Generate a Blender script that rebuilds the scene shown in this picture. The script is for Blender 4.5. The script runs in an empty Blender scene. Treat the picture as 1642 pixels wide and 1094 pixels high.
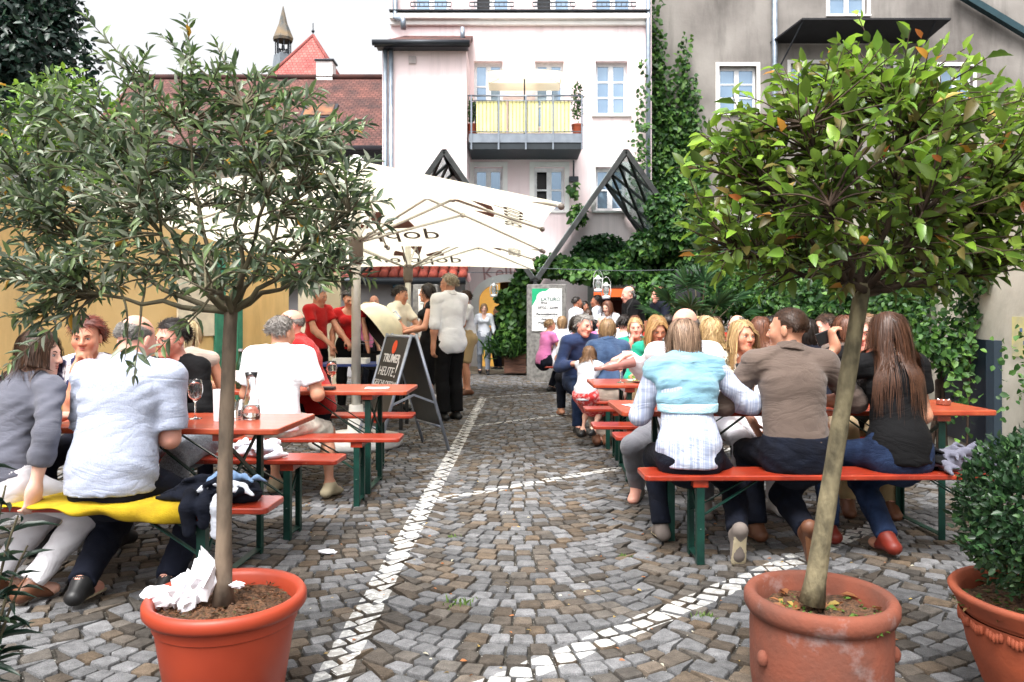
import bpy, math, random
import numpy as np
from mathutils import Vector, Matrix

random.seed(7)
RNG = np.random.default_rng(11)
R = math.radians
sc = bpy.context.scene
COL = sc.collection

# ------------------------------------------------------------------ camera
F, CX, HY, CH = 1250.0, 821.0, 510.0, 1.31
cam_d = bpy.data.cameras.new('camera')
cam = bpy.data.objects.new('camera', cam_d)
COL.objects.link(cam)
cam.location = (0, 0, CH)
cam.rotation_euler = (R(90), 0, 0)
cam_d.sensor_width = 36.0
cam_d.lens = F / 1642 * 36
cam_d.shift_y = -(547 - HY) / 1642
cam_d.clip_start = 0.05
cam_d.clip_end = 500
cam_d.dof.use_dof = True
cam_d.dof.focus_distance = 3.7
cam_d.dof.aperture_fstop = 8.0
sc.camera = cam

# ------------------------------------------------------------------ world, sun, exposure
SUN_EL, SUN_AZ = 62, 200
world = bpy.data.worlds.new('World')
sc.world = world
world.use_nodes = True
wn = world.node_tree
wn.nodes.clear()
w_out = wn.nodes.new('ShaderNodeOutputWorld')
w_bg = wn.nodes.new('ShaderNodeBackground')
w_sky = wn.nodes.new('ShaderNodeTexSky')
w_sky.sky_type = 'NISHITA'
w_sky.sun_disc = False
w_sky.sun_elevation = R(SUN_EL)
w_sky.sun_rotation = R(SUN_AZ)
w_sky.air_density = 1.0
w_sky.dust_density = 8.0
w_hsv = wn.nodes.new('ShaderNodeHueSaturation')
w_hsv.inputs['Saturation'].default_value = 0.10
w_bg.inputs['Strength'].default_value = 0.15
wn.links.new(w_sky.outputs[0], w_hsv.inputs['Color'])
wn.links.new(w_hsv.outputs[0], w_bg.inputs['Color'])
wn.links.new(w_bg.outputs[0], w_out.inputs['Surface'])

sun_d = bpy.data.lights.new('sun', 'SUN')
sun_d.energy = .85
sun_d.angle = R(18)
sun_d.color = (1.0, 0.95, 0.88)
sun = bpy.data.objects.new('sun', sun_d)
COL.objects.link(sun)
_sd = Vector((math.sin(R(SUN_AZ)) * math.cos(R(SUN_EL)), math.cos(R(SUN_AZ)) * math.cos(R(SUN_EL)), math.sin(R(SUN_EL))))
sun.rotation_euler = (-_sd).to_track_quat('-Z', 'Y').to_euler()
sun.location = _sd * 40

sc.view_settings.view_transform = 'Standard'
sc.view_settings.look = 'None'
sc.view_settings.gamma = 1
sc.view_settings.use_curve_mapping = False
sc.view_settings.exposure = 1.42
sc.cycles.max_bounces = 8
sc.cycles.transmission_bounces = 8
sc.cycles.diffuse_bounces = 4
sc.cycles.transparent_max_bounces = 8
sc.cycles.use_adaptive_sampling = True
sc.cycles.use_denoising = True
sc.cycles.caustics_reflective = False
sc.cycles.caustics_refractive = False
sc.cycles.sample_clamp_indirect = 4.0

# ------------------------------------------------------------------ helpers
def P(px, py, Y):
    return Vector(((px - CX) / F * Y, Y, CH - (py - HY) / F * Y))
def PX(px, Y): return (px - CX) / F * Y
def PZ(py, Y): return CH - (py - HY) / F * Y
def GY(py): return CH * F / (py - HY)

def srgb(r, g, b):
    f = lambda c: (c / 12.92 if c <= .04045 else ((c + .055) / 1.055) ** 2.4)
    return (f(r / 255), f(g / 255), f(b / 255))

def tag(o, label=None, cat=None, group=None, kind=None):
    if label: o['label'] = label
    if cat: o['category'] = cat
    if group: o['group'] = group
    if kind: o['kind'] = kind
    return o

def empty(name, loc=(0, 0, 0), rz=0.0, label=None, cat=None, group=None):
    o = bpy.data.objects.new(name, None)
    COL.objects.link(o)
    o.location = loc
    o.rotation_euler = (0, 0, rz)
    o.empty_display_size = .1
    return tag(o, label, cat, group)

def mesh_np(name, V, F4, mat=None, parent=None, smooth=True, col=None, loc=None):
    """V (n,3); F4 (m,4) or (m,3) or list of such arrays; col (n,3) vertex colours -> attribute Col"""
    me = bpy.data.meshes.new(name)
    V = np.asarray(V, np.float32)
    arrs = F4 if isinstance(F4, list) else [F4]
    arrs = [np.asarray(a, np.int32) for a in arrs if len(a)]
    if arrs:
        loops = np.concatenate([a.ravel() for a in arrs])
        sizes = np.concatenate([np.full(len(a), a.shape[1], np.int32) for a in arrs])
    else:
        loops = np.zeros(0, np.int32); sizes = np.zeros(0, np.int32)
    starts = np.concatenate([[0], np.cumsum(sizes)[:-1]]).astype(np.int32) if len(sizes) else sizes
    me.vertices.add(len(V)); me.vertices.foreach_set('co', V.ravel())
    me.loops.add(len(loops)); me.loops.foreach_set('vertex_index', loops)
    me.polygons.add(len(sizes)); me.polygons.foreach_set('loop_start', starts)
    me.polygons.foreach_set('loop_total', sizes)
    me.polygons.foreach_set('use_smooth', np.full(len(sizes), smooth, bool))
    if col is not None:
        c = np.ones((len(V), 4), np.float32); c[:, :3] = col
        a = me.color_attributes.new('Col', 'FLOAT_COLOR', 'POINT')
        a.data.foreach_set('color', c.ravel())
    me.update(calc_edges=True)
    o = bpy.data.objects.new(name, me)
    COL.objects.link(o)
    if mat: me.materials.append(mat)
    if parent: o.parent = parent
    if loc is not None: o.location = loc
    return o

class MB:
    """collects shapes into one mesh"""
    def __init__(s): s.v = []; s.f = []
    def add(s, vs, fs):
        n = len(s.v); s.v += [tuple(v) for v in vs]; s.f += [tuple(i + n for i in f) for f in fs]
        return s
    def box(s, c, size, rot=None):
        hx, hy, hz = [q / 2 for q in size]
        vs = [Vector((x, y, z)) for x in (-hx, hx) for y in (-hy, hy) for z in (-hz, hz)]
        if rot is not None: vs = [rot @ v for v in vs]
        c = Vector(c)
        return s.add([v + c for v in vs], [(0, 1, 3, 2), (4, 6, 7, 5), (0, 4, 5, 1), (2, 3, 7, 6), (0, 2, 6, 4), (1, 5, 7, 3)])
    def span(s, x0, x1, y0, y1, z0, z1):
        return s.box(((x0 + x1) / 2, (y0 + y1) / 2, (z0 + z1) / 2), (abs(x1 - x0), abs(y1 - y0), abs(z1 - z0)))
    def bar(s, a, b, w, h, up=(0, 0, 1)):
        a = Vector(a); b = Vector(b); d = (b - a)
        L = d.length; d.normalize(); up = Vector(up)
        x = d.cross(up)
        if x.length < 1e-4: x = d.cross(Vector((1, 0, 0)))
        x.normalize(); u = x.cross(d)
        rot = Matrix((x, d, u)).transposed()
        return s.box((a + b) / 2, (w, L, h), rot)
    def tube(s, path, rad, n=8, cap=True):
        path = [Vector(p) for p in path]
        if not hasattr(rad, '__len__'): rad = [rad] * len(path)
        vs = []; fs = []; ref = None
        for i, p in enumerate(path):
            t = (path[min(i + 1, len(path) - 1)] - path[max(i - 1, 0)])
            if t.length < 1e-9: t = Vector((0, 0, 1))
            t.normalize()
            if ref is None:
                ref = t.orthogonal().normalized()
            else:
                ref = (ref - t * ref.dot(t))
                ref = ref.normalized() if ref.length > 1e-6 else t.orthogonal().normalized()
            b = t.cross(ref)
            for k in range(n):
                a = 2 * math.pi * k / n
                vs.append(p + (ref * math.cos(a) + b * math.sin(a)) * rad[i])
        for i in range(len(path) - 1):
            for k in range(n):
                k2 = (k + 1) % n
                fs.append((i * n + k, i * n + k2, (i + 1) * n + k2, (i + 1) * n + k))
        if cap:
            fs.append(tuple(range(n))[::-1]); fs.append(tuple((len(path) - 1) * n + k for k in range(n)))
        return s.add(vs, fs)
    def lathe(s, prof, n=24, c=(0, 0, 0), cap0=False, cap1=False):
        vs = []; fs = []
        for r, z in prof:
            for k in range(n):
                a = 2 * math.pi * k / n
                vs.append((c[0] + r * math.cos(a), c[1] + r * math.sin(a), c[2] + z))
        for i in range(len(prof) - 1):
            for k in range(n):
                k2 = (k + 1) % n
                fs.append((i * n + k, i * n + k2, (i + 1) * n + k2, (i + 1) * n + k))
        if cap0: fs.append(tuple(range(n))[::-1])
        if cap1: fs.append(tuple((len(prof) - 1) * n + k for k in range(n)))
        return s.add(vs, fs)
    def ball(s, c, r, n=10, m=6):
        if not hasattr(r, '__len__'): r = (r, r, r)
        vs = [(c[0], c[1], c[2] - r[2])]; fs = []
        for i in range(1, m):
            ph = -math.pi / 2 + math.pi * i / m
            for k in range(n):
                a = 2 * math.pi * k / n
                vs.append((c[0] + r[0] * math.cos(ph) * math.cos(a), c[1] + r[1] * math.cos(ph) * math.sin(a), c[2] + r[2] * math.sin(ph)))
        vs.append((c[0], c[1], c[2] + r[2]))
        for k in range(n): fs.append((0, 1 + (k + 1) % n, 1 + k))
        for i in range(m - 2):
            for k in range(n):
                a = 1 + i * n; k2 = (k + 1) % n
                fs.append((a + k, a + k2, a + n + k2, a + n + k))
        t = len(vs) - 1; a = 1 + (m - 2) * n
        for k in range(n): fs.append((t, a + k, a + (k + 1) % n))
        return s.add(vs, fs)
    def prism(s, poly, d):
        """poly: list of 3D points (planar), d: extrusion vector"""
        n = len(poly); d = Vector(d)
        vs = [Vector(p) for p in poly] + [Vector(p) + d for p in poly]
        fs = [tuple(range(n))[::-1], tuple(range(n, 2 * n))]
        for i in range(n):
            j = (i + 1) % n
            fs.append((i, j, n + j, n + i))
        return s.add(vs, fs)
    def build(s, name, mat=None, parent=None, smooth=False, bevel=0, loc=None, segs=2):
        me = bpy.data.meshes.new(name)
        me.from_pydata([tuple(v) for v in s.v], [], s.f)
        if smooth:
            me.polygons.foreach_set('use_smooth', [True] * len(me.polygons))
            if smooth == 'auto':
                try: me.set_sharp_from_angle(angle=R(38))
                except Exception: pass
        me.update()
        o = bpy.data.objects.new(name, me)
        COL.objects.link(o)
        if mat: me.materials.append(mat)
        if parent: o.parent = parent
        if loc is not None: o.location = loc
        if bevel:
            m = o.modifiers.new('edge', 'BEVEL'); m.width = bevel; m.segments = segs; m.limit_method = 'ANGLE'
            m.angle_limit = R(40)
        return o

def box_obj(name, x0, x1, y0, y1, z0, z1, mat, parent=None, bevel=0):
    return MB().span(x0, x1, y0, y1, z0, z1).build(name, mat, parent, bevel=bevel)

def copy_tree(o, parent=None):
    c = o.copy(); COL.objects.link(c); c.parent = parent
    for ch in list(o.children): copy_tree(ch, c)
    return c

# ------------------------------------------------------------------ materials
MATS = {}
def M(name, col, rough=.6, col2=None, nscale=6.0, detail=4, bump=0.0, bscale=40.0, spec=.4, metal=0.0,
      attr=False, trans=0.0, contrast=(.35, .65), coords='Object', stretch=None, emit=None, sheen=0, coat=0, translu=0):
    if name in MATS: return MATS[name]
    m = bpy.data.materials.new(name); MATS[name] = m
    m.use_nodes = True
    nt = m.node_tree; N = nt.nodes; L = nt.links
    bs = N['Principled BSDF']
    bs.inputs['Roughness'].default_value = rough
    bs.inputs['Metallic'].default_value = metal
    bs.inputs['Specular IOR Level'].default_value = spec
    if trans: bs.inputs['Transmission Weight'].default_value = trans
    if sheen: bs.inputs['Sheen Weight'].default_value = sheen
    if coat: bs.inputs['Coat Weight'].default_value = coat; bs.inputs['Coat Roughness'].default_value = .12
    if emit: bs.inputs['Emission Color'].default_value = (*emit[0], 1); bs.inputs['Emission Strength'].default_value = emit[1]
    tc = N.new('ShaderNodeTexCoord')
    src = tc.outputs[coords] if coords in ('Object', 'Generated', 'UV') else None
    if coords == 'World':
        g = N.new('ShaderNodeNewGeometry'); src = g.outputs['Position']
    if stretch:
        mp = N.new('ShaderNodeMapping'); mp.inputs['Scale'].default_value = stretch
        L.new(src, mp.inputs['Vector']); src = mp.outputs[0]
    out = None
    if col2 is None: col2 = tuple(c * .8 for c in col)
    no = N.new('ShaderNodeTexNoise'); no.inputs['Scale'].default_value = nscale; no.inputs['Detail'].default_value = detail
    L.new(src, no.inputs['Vector'])
    mr = N.new('ShaderNodeMapRange'); mr.inputs['From Min'].default_value = contrast[0]; mr.inputs['From Max'].default_value = contrast[1]
    L.new(no.outputs['Fac'], mr.inputs['Value'])
    mx = N.new('ShaderNodeMix'); mx.data_type = 'RGBA'
    mx.inputs['A'].default_value = (*col, 1); mx.inputs['B'].default_value = (*col2, 1)
    L.new(mr.outputs[0], mx.inputs['Factor'])
    out = mx.outputs['Result']
    if attr:
        at = N.new('ShaderNodeAttribute'); at.attribute_name = 'Col'
        mu = N.new('ShaderNodeMix'); mu.data_type = 'RGBA'; mu.blend_type = 'MULTIPLY'; mu.inputs['Factor'].default_value = 1
        L.new(out, mu.inputs['A']); L.new(at.outputs['Color'], mu.inputs['B']); out = mu.outputs['Result']
    L.new(out, bs.inputs['Base Color'])
    if bump:
        nb = N.new('ShaderNodeTexNoise'); nb.inputs['Scale'].default_value = bscale; nb.inputs['Detail'].default_value = 3
        L.new(src, nb.inputs['Vector'])
        bp = N.new('ShaderNodeBump'); bp.inputs['Strength'].default_value = min(1, bump); bp.inputs['Distance'].default_value = .01 if bump <= 1 else .01 * bump
        L.new(nb.outputs['Fac'], bp.inputs['Height']); L.new(bp.outputs[0], bs.inputs['Normal'])
    if translu:
        tr = N.new('ShaderNodeBsdfTranslucent'); L.new(out, tr.inputs['Color'])
        ms = N.new('ShaderNodeMixShader'); ms.inputs[0].default_value = translu
        om = N['Material Output']
        L.new(bs.outputs[0], ms.inputs[1]); L.new(tr.outputs[0], ms.inputs[2]); L.new(ms.outputs[0], om.inputs['Surface'])
    m['out_col'] = 0
    return m

def node_of(m, typ): return [n for n in m.node_tree.nodes if n.bl_idname == typ]

def text_obj(txt, name, size, mat, loc, rot, parent=None, mirror=False, align='CENTER', extrude=.001, shear=0.0, spacing=1.0, bold=0.0):
    cu = bpy.data.curves.new(name, 'FONT')
    cu.body = txt; cu.size = size; cu.align_x = align; cu.align_y = 'CENTER'; cu.extrude = extrude; cu.resolution_u = 4
    cu.offset = bold; cu.shear = shear; cu.space_character = spacing
    o = bpy.data.objects.new(name, cu); COL.objects.link(o)
    dg = bpy.context.evaluated_depsgraph_get()
    me = bpy.data.meshes.new_from_object(o.evaluated_get(dg))
    bpy.data.objects.remove(o); bpy.data.curves.remove(cu)
    if mirror:
        for v in me.vertices: v.co.x = -v.co.x
        me.flip_normals()
    me.name = name
    o = bpy.data.objects.new(name, me); COL.objects.link(o)
    me.materials.clear(); me.materials.append(mat)
    o.location = loc; o.rotation_euler = rot
    if parent: o.parent = parent
    return o

# ------------------------------------------------------------------ leaves
LEAF_T = np.array([[0, 0, 0], [0, .35, 0], [0, .70, 0], [0, 1, 0], [-.5, .33, 0], [-.40, .68, 0], [.5, .33, 0], [.40, .68, 0]], float)
LEAF_TRI = np.array([[0, 1, 4], [0, 6, 1], [2, 3, 5], [2, 7, 3]]); LEAF_QUAD = np.array([[1, 2, 5, 4], [1, 6, 7, 2]])
def leaf_shape(width, fold=.12, curl=.12):
    t = LEAF_T.copy()
    t[:, 2] = np.abs(t[:, 0]) * fold * 2 - curl * t[:, 1] ** 2
    t[:, 0] *= width
    return t
def unit(a): return a / np.maximum(np.linalg.norm(a, axis=-1, keepdims=True), 1e-9)
def leaf_mass(B, D, Nn, Ls, width, cols, fold=.12, curl=.15):
    """vertices, faces, colours of many leaves; B base, D direction, Nn face normal"""
    n = len(B); t = leaf_shape(width, fold, curl)
    D = unit(D); X = unit(np.cross(D, Nn)); Z = np.cross(X, D)
    Ls = np.asarray(Ls).reshape(-1, 1, 1)
    V = B[:, None, :] + Ls * (t[None, :, 0:1] * X[:, None, :] + t[None, :, 1:2] * D[:, None, :] + t[None, :, 2:3] * Z[:, None, :])
    off = (np.arange(n) * 8)[:, None, None]
    return V.reshape(-1, 3), [(LEAF_TRI[None] + off).reshape(-1, 3), (LEAF_QUAD[None] + off).reshape(-1, 4)], np.repeat(cols, 8, axis=0)
def randdir(n): return unit(RNG.normal(size=(n, 3)))
# ================================================================== SETTING
# ------------------------------------------------------------------ paving
LINES = [((-.663, 2.55), (-.475, 12.75), .125), ((-.32, 2.55), (2.35, 4.97), .125), ((-.55, 5.62), (2.6, 8.15), .10),
         ((-.47, 9.45), (2.6, 12.4), .09), ((-.50, 12.8), (2.6, 15.0), .09)]
def paint_material(name, attr=True):
    m = bpy.data.materials.new(name); m.use_nodes = True
    nt = m.node_tree; N = nt.nodes; L = nt.links
    bs = N['Principled BSDF']; bs.inputs['Roughness'].default_value = .78; bs.inputs['Specular IOR Level'].default_value = .3
    g = N.new('ShaderNodeNewGeometry')
    def math_(op, a, b=None, clamp=False):
        n = N.new('ShaderNodeMath'); n.operation = op; n.use_clamp = clamp
        for i, q in enumerate((a, b)):
            if q is None: continue
            if isinstance(q, (int, float)): n.inputs[i].default_value = q
            else: L.new(q, n.inputs[i])
        return n.outputs[0]
    def vdot(v, c):
        n = N.new('ShaderNodeVectorMath'); n.operation = 'DOT_PRODUCT'; L.new(v, n.inputs[0]); n.inputs[1].default_value = c; return n.outputs['Value']
    pos = g.outputs['Position']
    wob = N.new('ShaderNodeTexNoise'); wob.inputs['Scale'].default_value = 9; wob.inputs['Detail'].default_value = 3; L.new(pos, wob.inputs['Vector'])
    mask = None
    for (a, b, w) in LINES:
        a = Vector((*a, 0)); b = Vector((*b, 0)); d = (b - a); Ln = d.length; d.normalize(); nn = Vector((-d.y, d.x, 0))
        s = math_('SUBTRACT', vdot(pos, d), a.dot(d))
        t = math_('ABSOLUTE', math_('SUBTRACT', vdot(pos, nn), a.dot(nn)))
        t = math_('ADD', t, math_('MULTIPLY', math_('SUBTRACT', wob.outputs['Fac'], .5), .03))
        k = math_('MULTIPLY', math_('LESS_THAN', t, w / 2), math_('MULTIPLY', math_('GREATER_THAN', s, 0), math_('LESS_THAN', s, Ln)))
        mask = k if mask is None else math_('MAXIMUM', mask, k)
    wear = N.new('ShaderNodeTexNoise'); wear.inputs['Scale'].default_value = 38; wear.inputs['Detail'].default_value = 6; wear.inputs['Roughness'].default_value = .7
    L.new(pos, wear.inputs['Vector'])
    wr = N.new('ShaderNodeMapRange'); wr.inputs['From Min'].default_value = .42; wr.inputs['From Max'].default_value = .58; L.new(wear.outputs['Fac'], wr.inputs['Value'])
    sep = N.new('ShaderNodeSeparateXYZ'); L.new(g.outputs['True Normal'], sep.inputs[0])
    mask = math_('MULTIPLY', mask, math_('MULTIPLY', math_('MAXIMUM', wr.outputs[0], .45), math_('GREATER_THAN', sep.outputs['Z'], .55)))
    # granite: fine speckle on the stone's own colour
    at = N.new('ShaderNodeAttribute'); at.attribute_name = 'Col'
    sp = N.new('ShaderNodeTexNoise'); sp.inputs['Scale'].default_value = 260; sp.inputs['Detail'].default_value = 2; L.new(pos, sp.inputs['Vector'])
    sr = N.new('ShaderNodeMapRange'); sr.inputs['From Min'].default_value = .3; sr.inputs['From Max'].default_value = .7; sr.inputs['To Min'].default_value = .62; sr.inputs['To Max'].default_value = 1.4
    L.new(sp.outputs['Fac'], sr.inputs['Value'])
    st = N.new('ShaderNodeTexNoise'); st.inputs['Scale'].default_value = 22; st.inputs['Detail'].default_value = 5; L.new(pos, st.inputs['Vector'])
    tr = N.new('ShaderNodeMapRange'); tr.inputs['From Min'].default_value = .3; tr.inputs['From Max'].default_value = .7; tr.inputs['To Min'].default_value = .68; tr.inputs['To Max'].default_value = 1.22
    L.new(st.outputs['Fac'], tr.inputs['Value'])
    vm = N.new('ShaderNodeVectorMath'); vm.operation = 'SCALE'; L.new(at.outputs['Color'], vm.inputs[0]); L.new(math_('MULTIPLY', sr.outputs[0], tr.outputs[0]), vm.inputs['Scale'])
    mx = N.new('ShaderNodeMix'); mx.data_type = 'RGBA'; L.new(mask, mx.inputs['Factor']); L.new(vm.outputs[0], mx.inputs['A'])
    mx.inputs['B'].default_value = (.60, .60, .58, 1)
    L.new(mx.outputs['Result'], bs.inputs['Base Color'])
    bp = N.new('ShaderNodeBump'); bp.inputs['Strength'].default_value = .55; bp.inputs['Distance'].default_value = .008
    hb = N.new('ShaderNodeTexNoise'); hb.inputs['Scale'].default_value = 70; hb.inputs['Detail'].default_value = 5; L.new(pos, hb.inputs['Vector'])
    L.new(hb.outputs['Fac'], bp.inputs['Height']); L.new(bp.outputs[0], bs.inputs['Normal'])
    return m
m_sett = paint_material('granite setts')
m_joint = M('joint grit', (.028, .025, .02), .95, col2=(.085, .075, .062), nscale=55, bump=.8, bscale=160, coords='World', contrast=(.45, .7))
# light grit specks in the joints
_n = m_joint.node_tree; _v = _n.nodes.new('ShaderNodeTexVoronoi'); _v.inputs['Scale'].default_value = 95
_g = _n.nodes.new('ShaderNodeNewGeometry'); _n.links.new(_g.outputs['Position'], _v.inputs['Vector'])
_lt = _n.nodes.new('ShaderNodeMath'); _lt.operation = 'LESS_THAN'; _lt.inputs[1].default_value = .26; _n.links.new(_v.outputs['Distance'], _lt.inputs[0])
_rn = _n.nodes.new('ShaderNodeMath'); _rn.operation = 'GREATER_THAN'; _rn.inputs[1].default_value = .80
_sx = _n.nodes.new('ShaderNodeSeparateColor'); _n.links.new(_v.outputs['Color'], _sx.inputs[0]); _n.links.new(_sx.outputs[0], _rn.inputs[0])
_mm = _n.nodes.new('ShaderNodeMath'); _mm.operation = 'MULTIPLY'; _n.links.new(_lt.outputs[0], _mm.inputs[0]); _n.links.new(_rn.outputs[0], _mm.inputs[1])
_mx = _n.nodes.new('ShaderNodeMix'); _mx.data_type = 'RGBA'; _mx.inputs['B'].default_value = (.5, .48, .44, 1)
_old = [l for l in _n.links if l.to_socket.name == 'Base Color'][0].from_socket
_n.links.new(_old, _mx.inputs['A']); _n.links.new(_mm.outputs[0], _mx.inputs['Factor']); _n.links.new(_mx.outputs['Result'], _n.nodes['Principled BSDF'].inputs['Base Color'])

ground = MB()
ground.v = [(-60, -20, -.016), (60, -20, -.016), (60, 90, -.016), (-60, 90, -.016)]; ground.f = [(0, 1, 2, 3)]
pavement = tag(ground.build('pavement', m_joint), kind='structure')

def make_setts():
    bw, amax, p = 1.24, R(47), .098
    Rr = bw / 2 / math.sin(amax)
    near, far = [], []
    rnd = random.Random(5)
    for b in range(-6, 8):
        xc = .06 + b * bw
        ybase = 0
        tri = lambda yy, bb: .034 * (2 * abs(((yy - Rr * (1 - math.cos(amax))) / (2 * p) + .5 * (bb % 2)) % 1 - .5) - .5) * 2
        for i in range(12, 205):
            y0 = ybase + i * p
            if y0 > 18.6: break
            nst = 13 + rnd.choice((0, 0, 1))
            jig = rnd.uniform(-.35, .35) / nst
            cuts = [-amax + 2 * amax * (k / nst + jig + rnd.uniform(-.11, .11) / nst) for k in range(nst + 1)]
            cuts[0] = -amax; cuts[-1] = amax
            for k in range(nst):
                f0, f1 = cuts[k], cuts[k + 1]
                if f1 - f0 < .03: continue
                fm = (f0 + f1) / 2
                xm = xc + Rr * math.sin(fm); ym = y0 + Rr * (1 - math.cos(fm)) + p / 2
                if ym < 1.9 or ym > 18.2: continue
                lim = min(.69 * ym + .9, 6.2)
                if abs(xm) > lim: continue
                cs = []
                for (f, up) in ((f0, 0), (f1, 0), (f1, 1), (f0, 1)):
                    if abs(f) >= amax - 1e-6:
                        yy = y0 + Rr * (1 - math.cos(f)) + p * up; cs.append([xc + Rr * math.sin(f) + tri(yy, b if f > 0 else b - 1), yy]); continue
                    th = p * math.cos(f) * up
                    cs.append([xc + Rr * math.sin(f) - math.sin(f) * th, y0 + Rr * (1 - math.cos(f)) + math.cos(f) * th])
                seen = (abs(xm) < .66 * ym + .06) and ym > 2.68
                (near if seen else far).append((ym, cs))
    near.sort(key=lambda q: q[0])
    # the stones nearest the camera that nothing hides count as largest
    def hidden(c):
        x, y = c[0][0], c[0][1]
        px = CX + x / y * F
        return (225 < px < 495 and y < 3.3) or (1190 < px < 1445 and y < 3.3) or px > 1520 or (px < 230 and y < 3.3)
    first = [q for q in near if not hidden(q[1])][:300]
    ids = set(id(q) for q in first)
    rest = [q for q in near if id(q) not in ids] + far
    return first, rest
def sett_geo(cs, rnd, hi=True):
    c = np.array(cs); ctr = c.mean(0)
    gap = rnd.uniform(.006, .0095)
    e = c + (ctr - c) / np.maximum(np.linalg.norm(c - ctr, axis=1)[:, None], 1e-6) * gap
    e += np.array([[rnd.uniform(-.003, .003), rnd.uniform(-.003, .003)] for _ in range(4)])
    z = rnd.uniform(-.004, .003); tx = rnd.uniform(-.025, .025); ty = rnd.uniform(-.025, .025)
    zt = lambda q: z + (q[0] - ctr[0]) * tx + (q[1] - ctr[1]) * ty
    if hi:
        ring = []
        for k in range(4):
            a, b = e[k - 1], e[k]; d = e[(k + 1) % 4]
            ring.append(b + (a - b) * rnd.uniform(.05, .17)); ring.append(b + (d - b) * rnd.uniform(.05, .17))
        ring = np.array(ring)
        inner = ring + (ctr - ring) * .07
        V = [(*q, zt(q) - .022) for q in ring] + [(*q, zt(q) - .005 + rnd.uniform(-.002, .001)) for q in ring + (ctr - ring) * .03]
        V += [(*q, zt(q) + rnd.uniform(-.0012, .0012)) for q in inner] + [(*ctr, z + .002)]
        Q = [(i, (i + 1) % 8, 8 + (i + 1) % 8, 8 + i) for i in range(8)] + [(8 + i, 8 + (i + 1) % 8, 16 + (i + 1) % 8, 16 + i) for i in range(8)]
        T = [(16 + i, 16 + (i + 1) % 8, 24) for i in range(8)]
        return np.array(V), np.array(Q), np.array(T)
    inner = e + (ctr - e) * .13
    V = [(*q, zt(q) - .02) for q in e] + [(*q, zt(q)) for q in inner]
    Q = [(i, (i + 1) % 4, 4 + (i + 1) % 4, 4 + i) for i in range(4)] + [(4, 5, 6, 7)]
    return np.array(V), np.array(Q), np.zeros((0, 3), int)
def sett_col(rnd):
    if rnd.random() < .52:
        b = rnd.uniform(.085, .185); return np.array([b * 1.0, b * 1.0, b * 1.03])
    b = rnd.uniform(.045, .105); w = rnd.uniform(.0, 1.0) ** 1.6
    return np.array([b * (1.12 + .25 * w), b * 1.0, b * (.88 - .2 * w)])
def lay_setts():
    rnd = random.Random(3)
    first, rest = make_setts()
    for ym, cs in first:
        V, Q, T = sett_geo(cs, rnd)
        ctr = np.array(cs).mean(0); V[:, :2] -= ctr
        mesh_np('sett', V, [Q, T], m_sett, pavement, smooth=False, col=np.tile(sett_col(rnd), (len(V), 1)), loc=(ctr[0], ctr[1], 0))
    VV, QQ, TT, CC = [], [], [], []; off = 0
    for ym, cs in rest:
        V, Q, T = sett_geo(cs, rnd, hi=ym < 7.5)
        VV.append(V); QQ.append(Q + off)
        if len(T): TT.append(T + off)
        CC.append(np.tile(sett_col(rnd), (len(V), 1))); off += len(V)
    o = mesh_np('setts', np.concatenate(VV), [np.concatenate(QQ), np.concatenate(TT)], m_sett, pavement, smooth=False, col=np.concatenate(CC))
    tag(o, kind='stuff')
lay_setts()

# ------------------------------------------------------------------ building helpers
m_pink = M('pale pink render', srgb(246, 228, 229), .9, col2=srgb(238, 216, 218), nscale=.7, bump=.15, bscale=60, spec=.1)
m_whitep = M('white trim paint', srgb(244, 242, 240), .7, col2=srgb(232, 230, 228), nscale=3)
m_greyw = M('grey stained render', srgb(154, 149, 144), .95, col2=srgb(106, 101, 98), nscale=.55, detail=9, bump=.5, bscale=14, spec=.1, contrast=(.38, .72))
m_frame = M('white window frame', srgb(238, 240, 243), .45)
m_pane = M('window pane', (.26, .36, .47), .05, col2=(.20, .29, .40), nscale=1.2, metal=.55, spec=.8)  # blue of the reflected sky is put into the base colour
m_panedk = M('dark open window', (.012, .012, .014), .35)
m_zinc = M('zinc pipe', srgb(150, 160, 172), .42, col2=srgb(120, 130, 142), nscale=5, metal=.55)
m_darkmetal = M('dark metal', srgb(52, 56, 62), .45, metal=.5)
m_steel = M('galvanised steel', srgb(140, 148, 158), .38, metal=.75)
m_redtile = M('old red roof tiles', srgb(122, 80, 72), .9, col2=srgb(78, 58, 56), nscale=1.6, detail=8, bump=.5, bscale=20)
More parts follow.
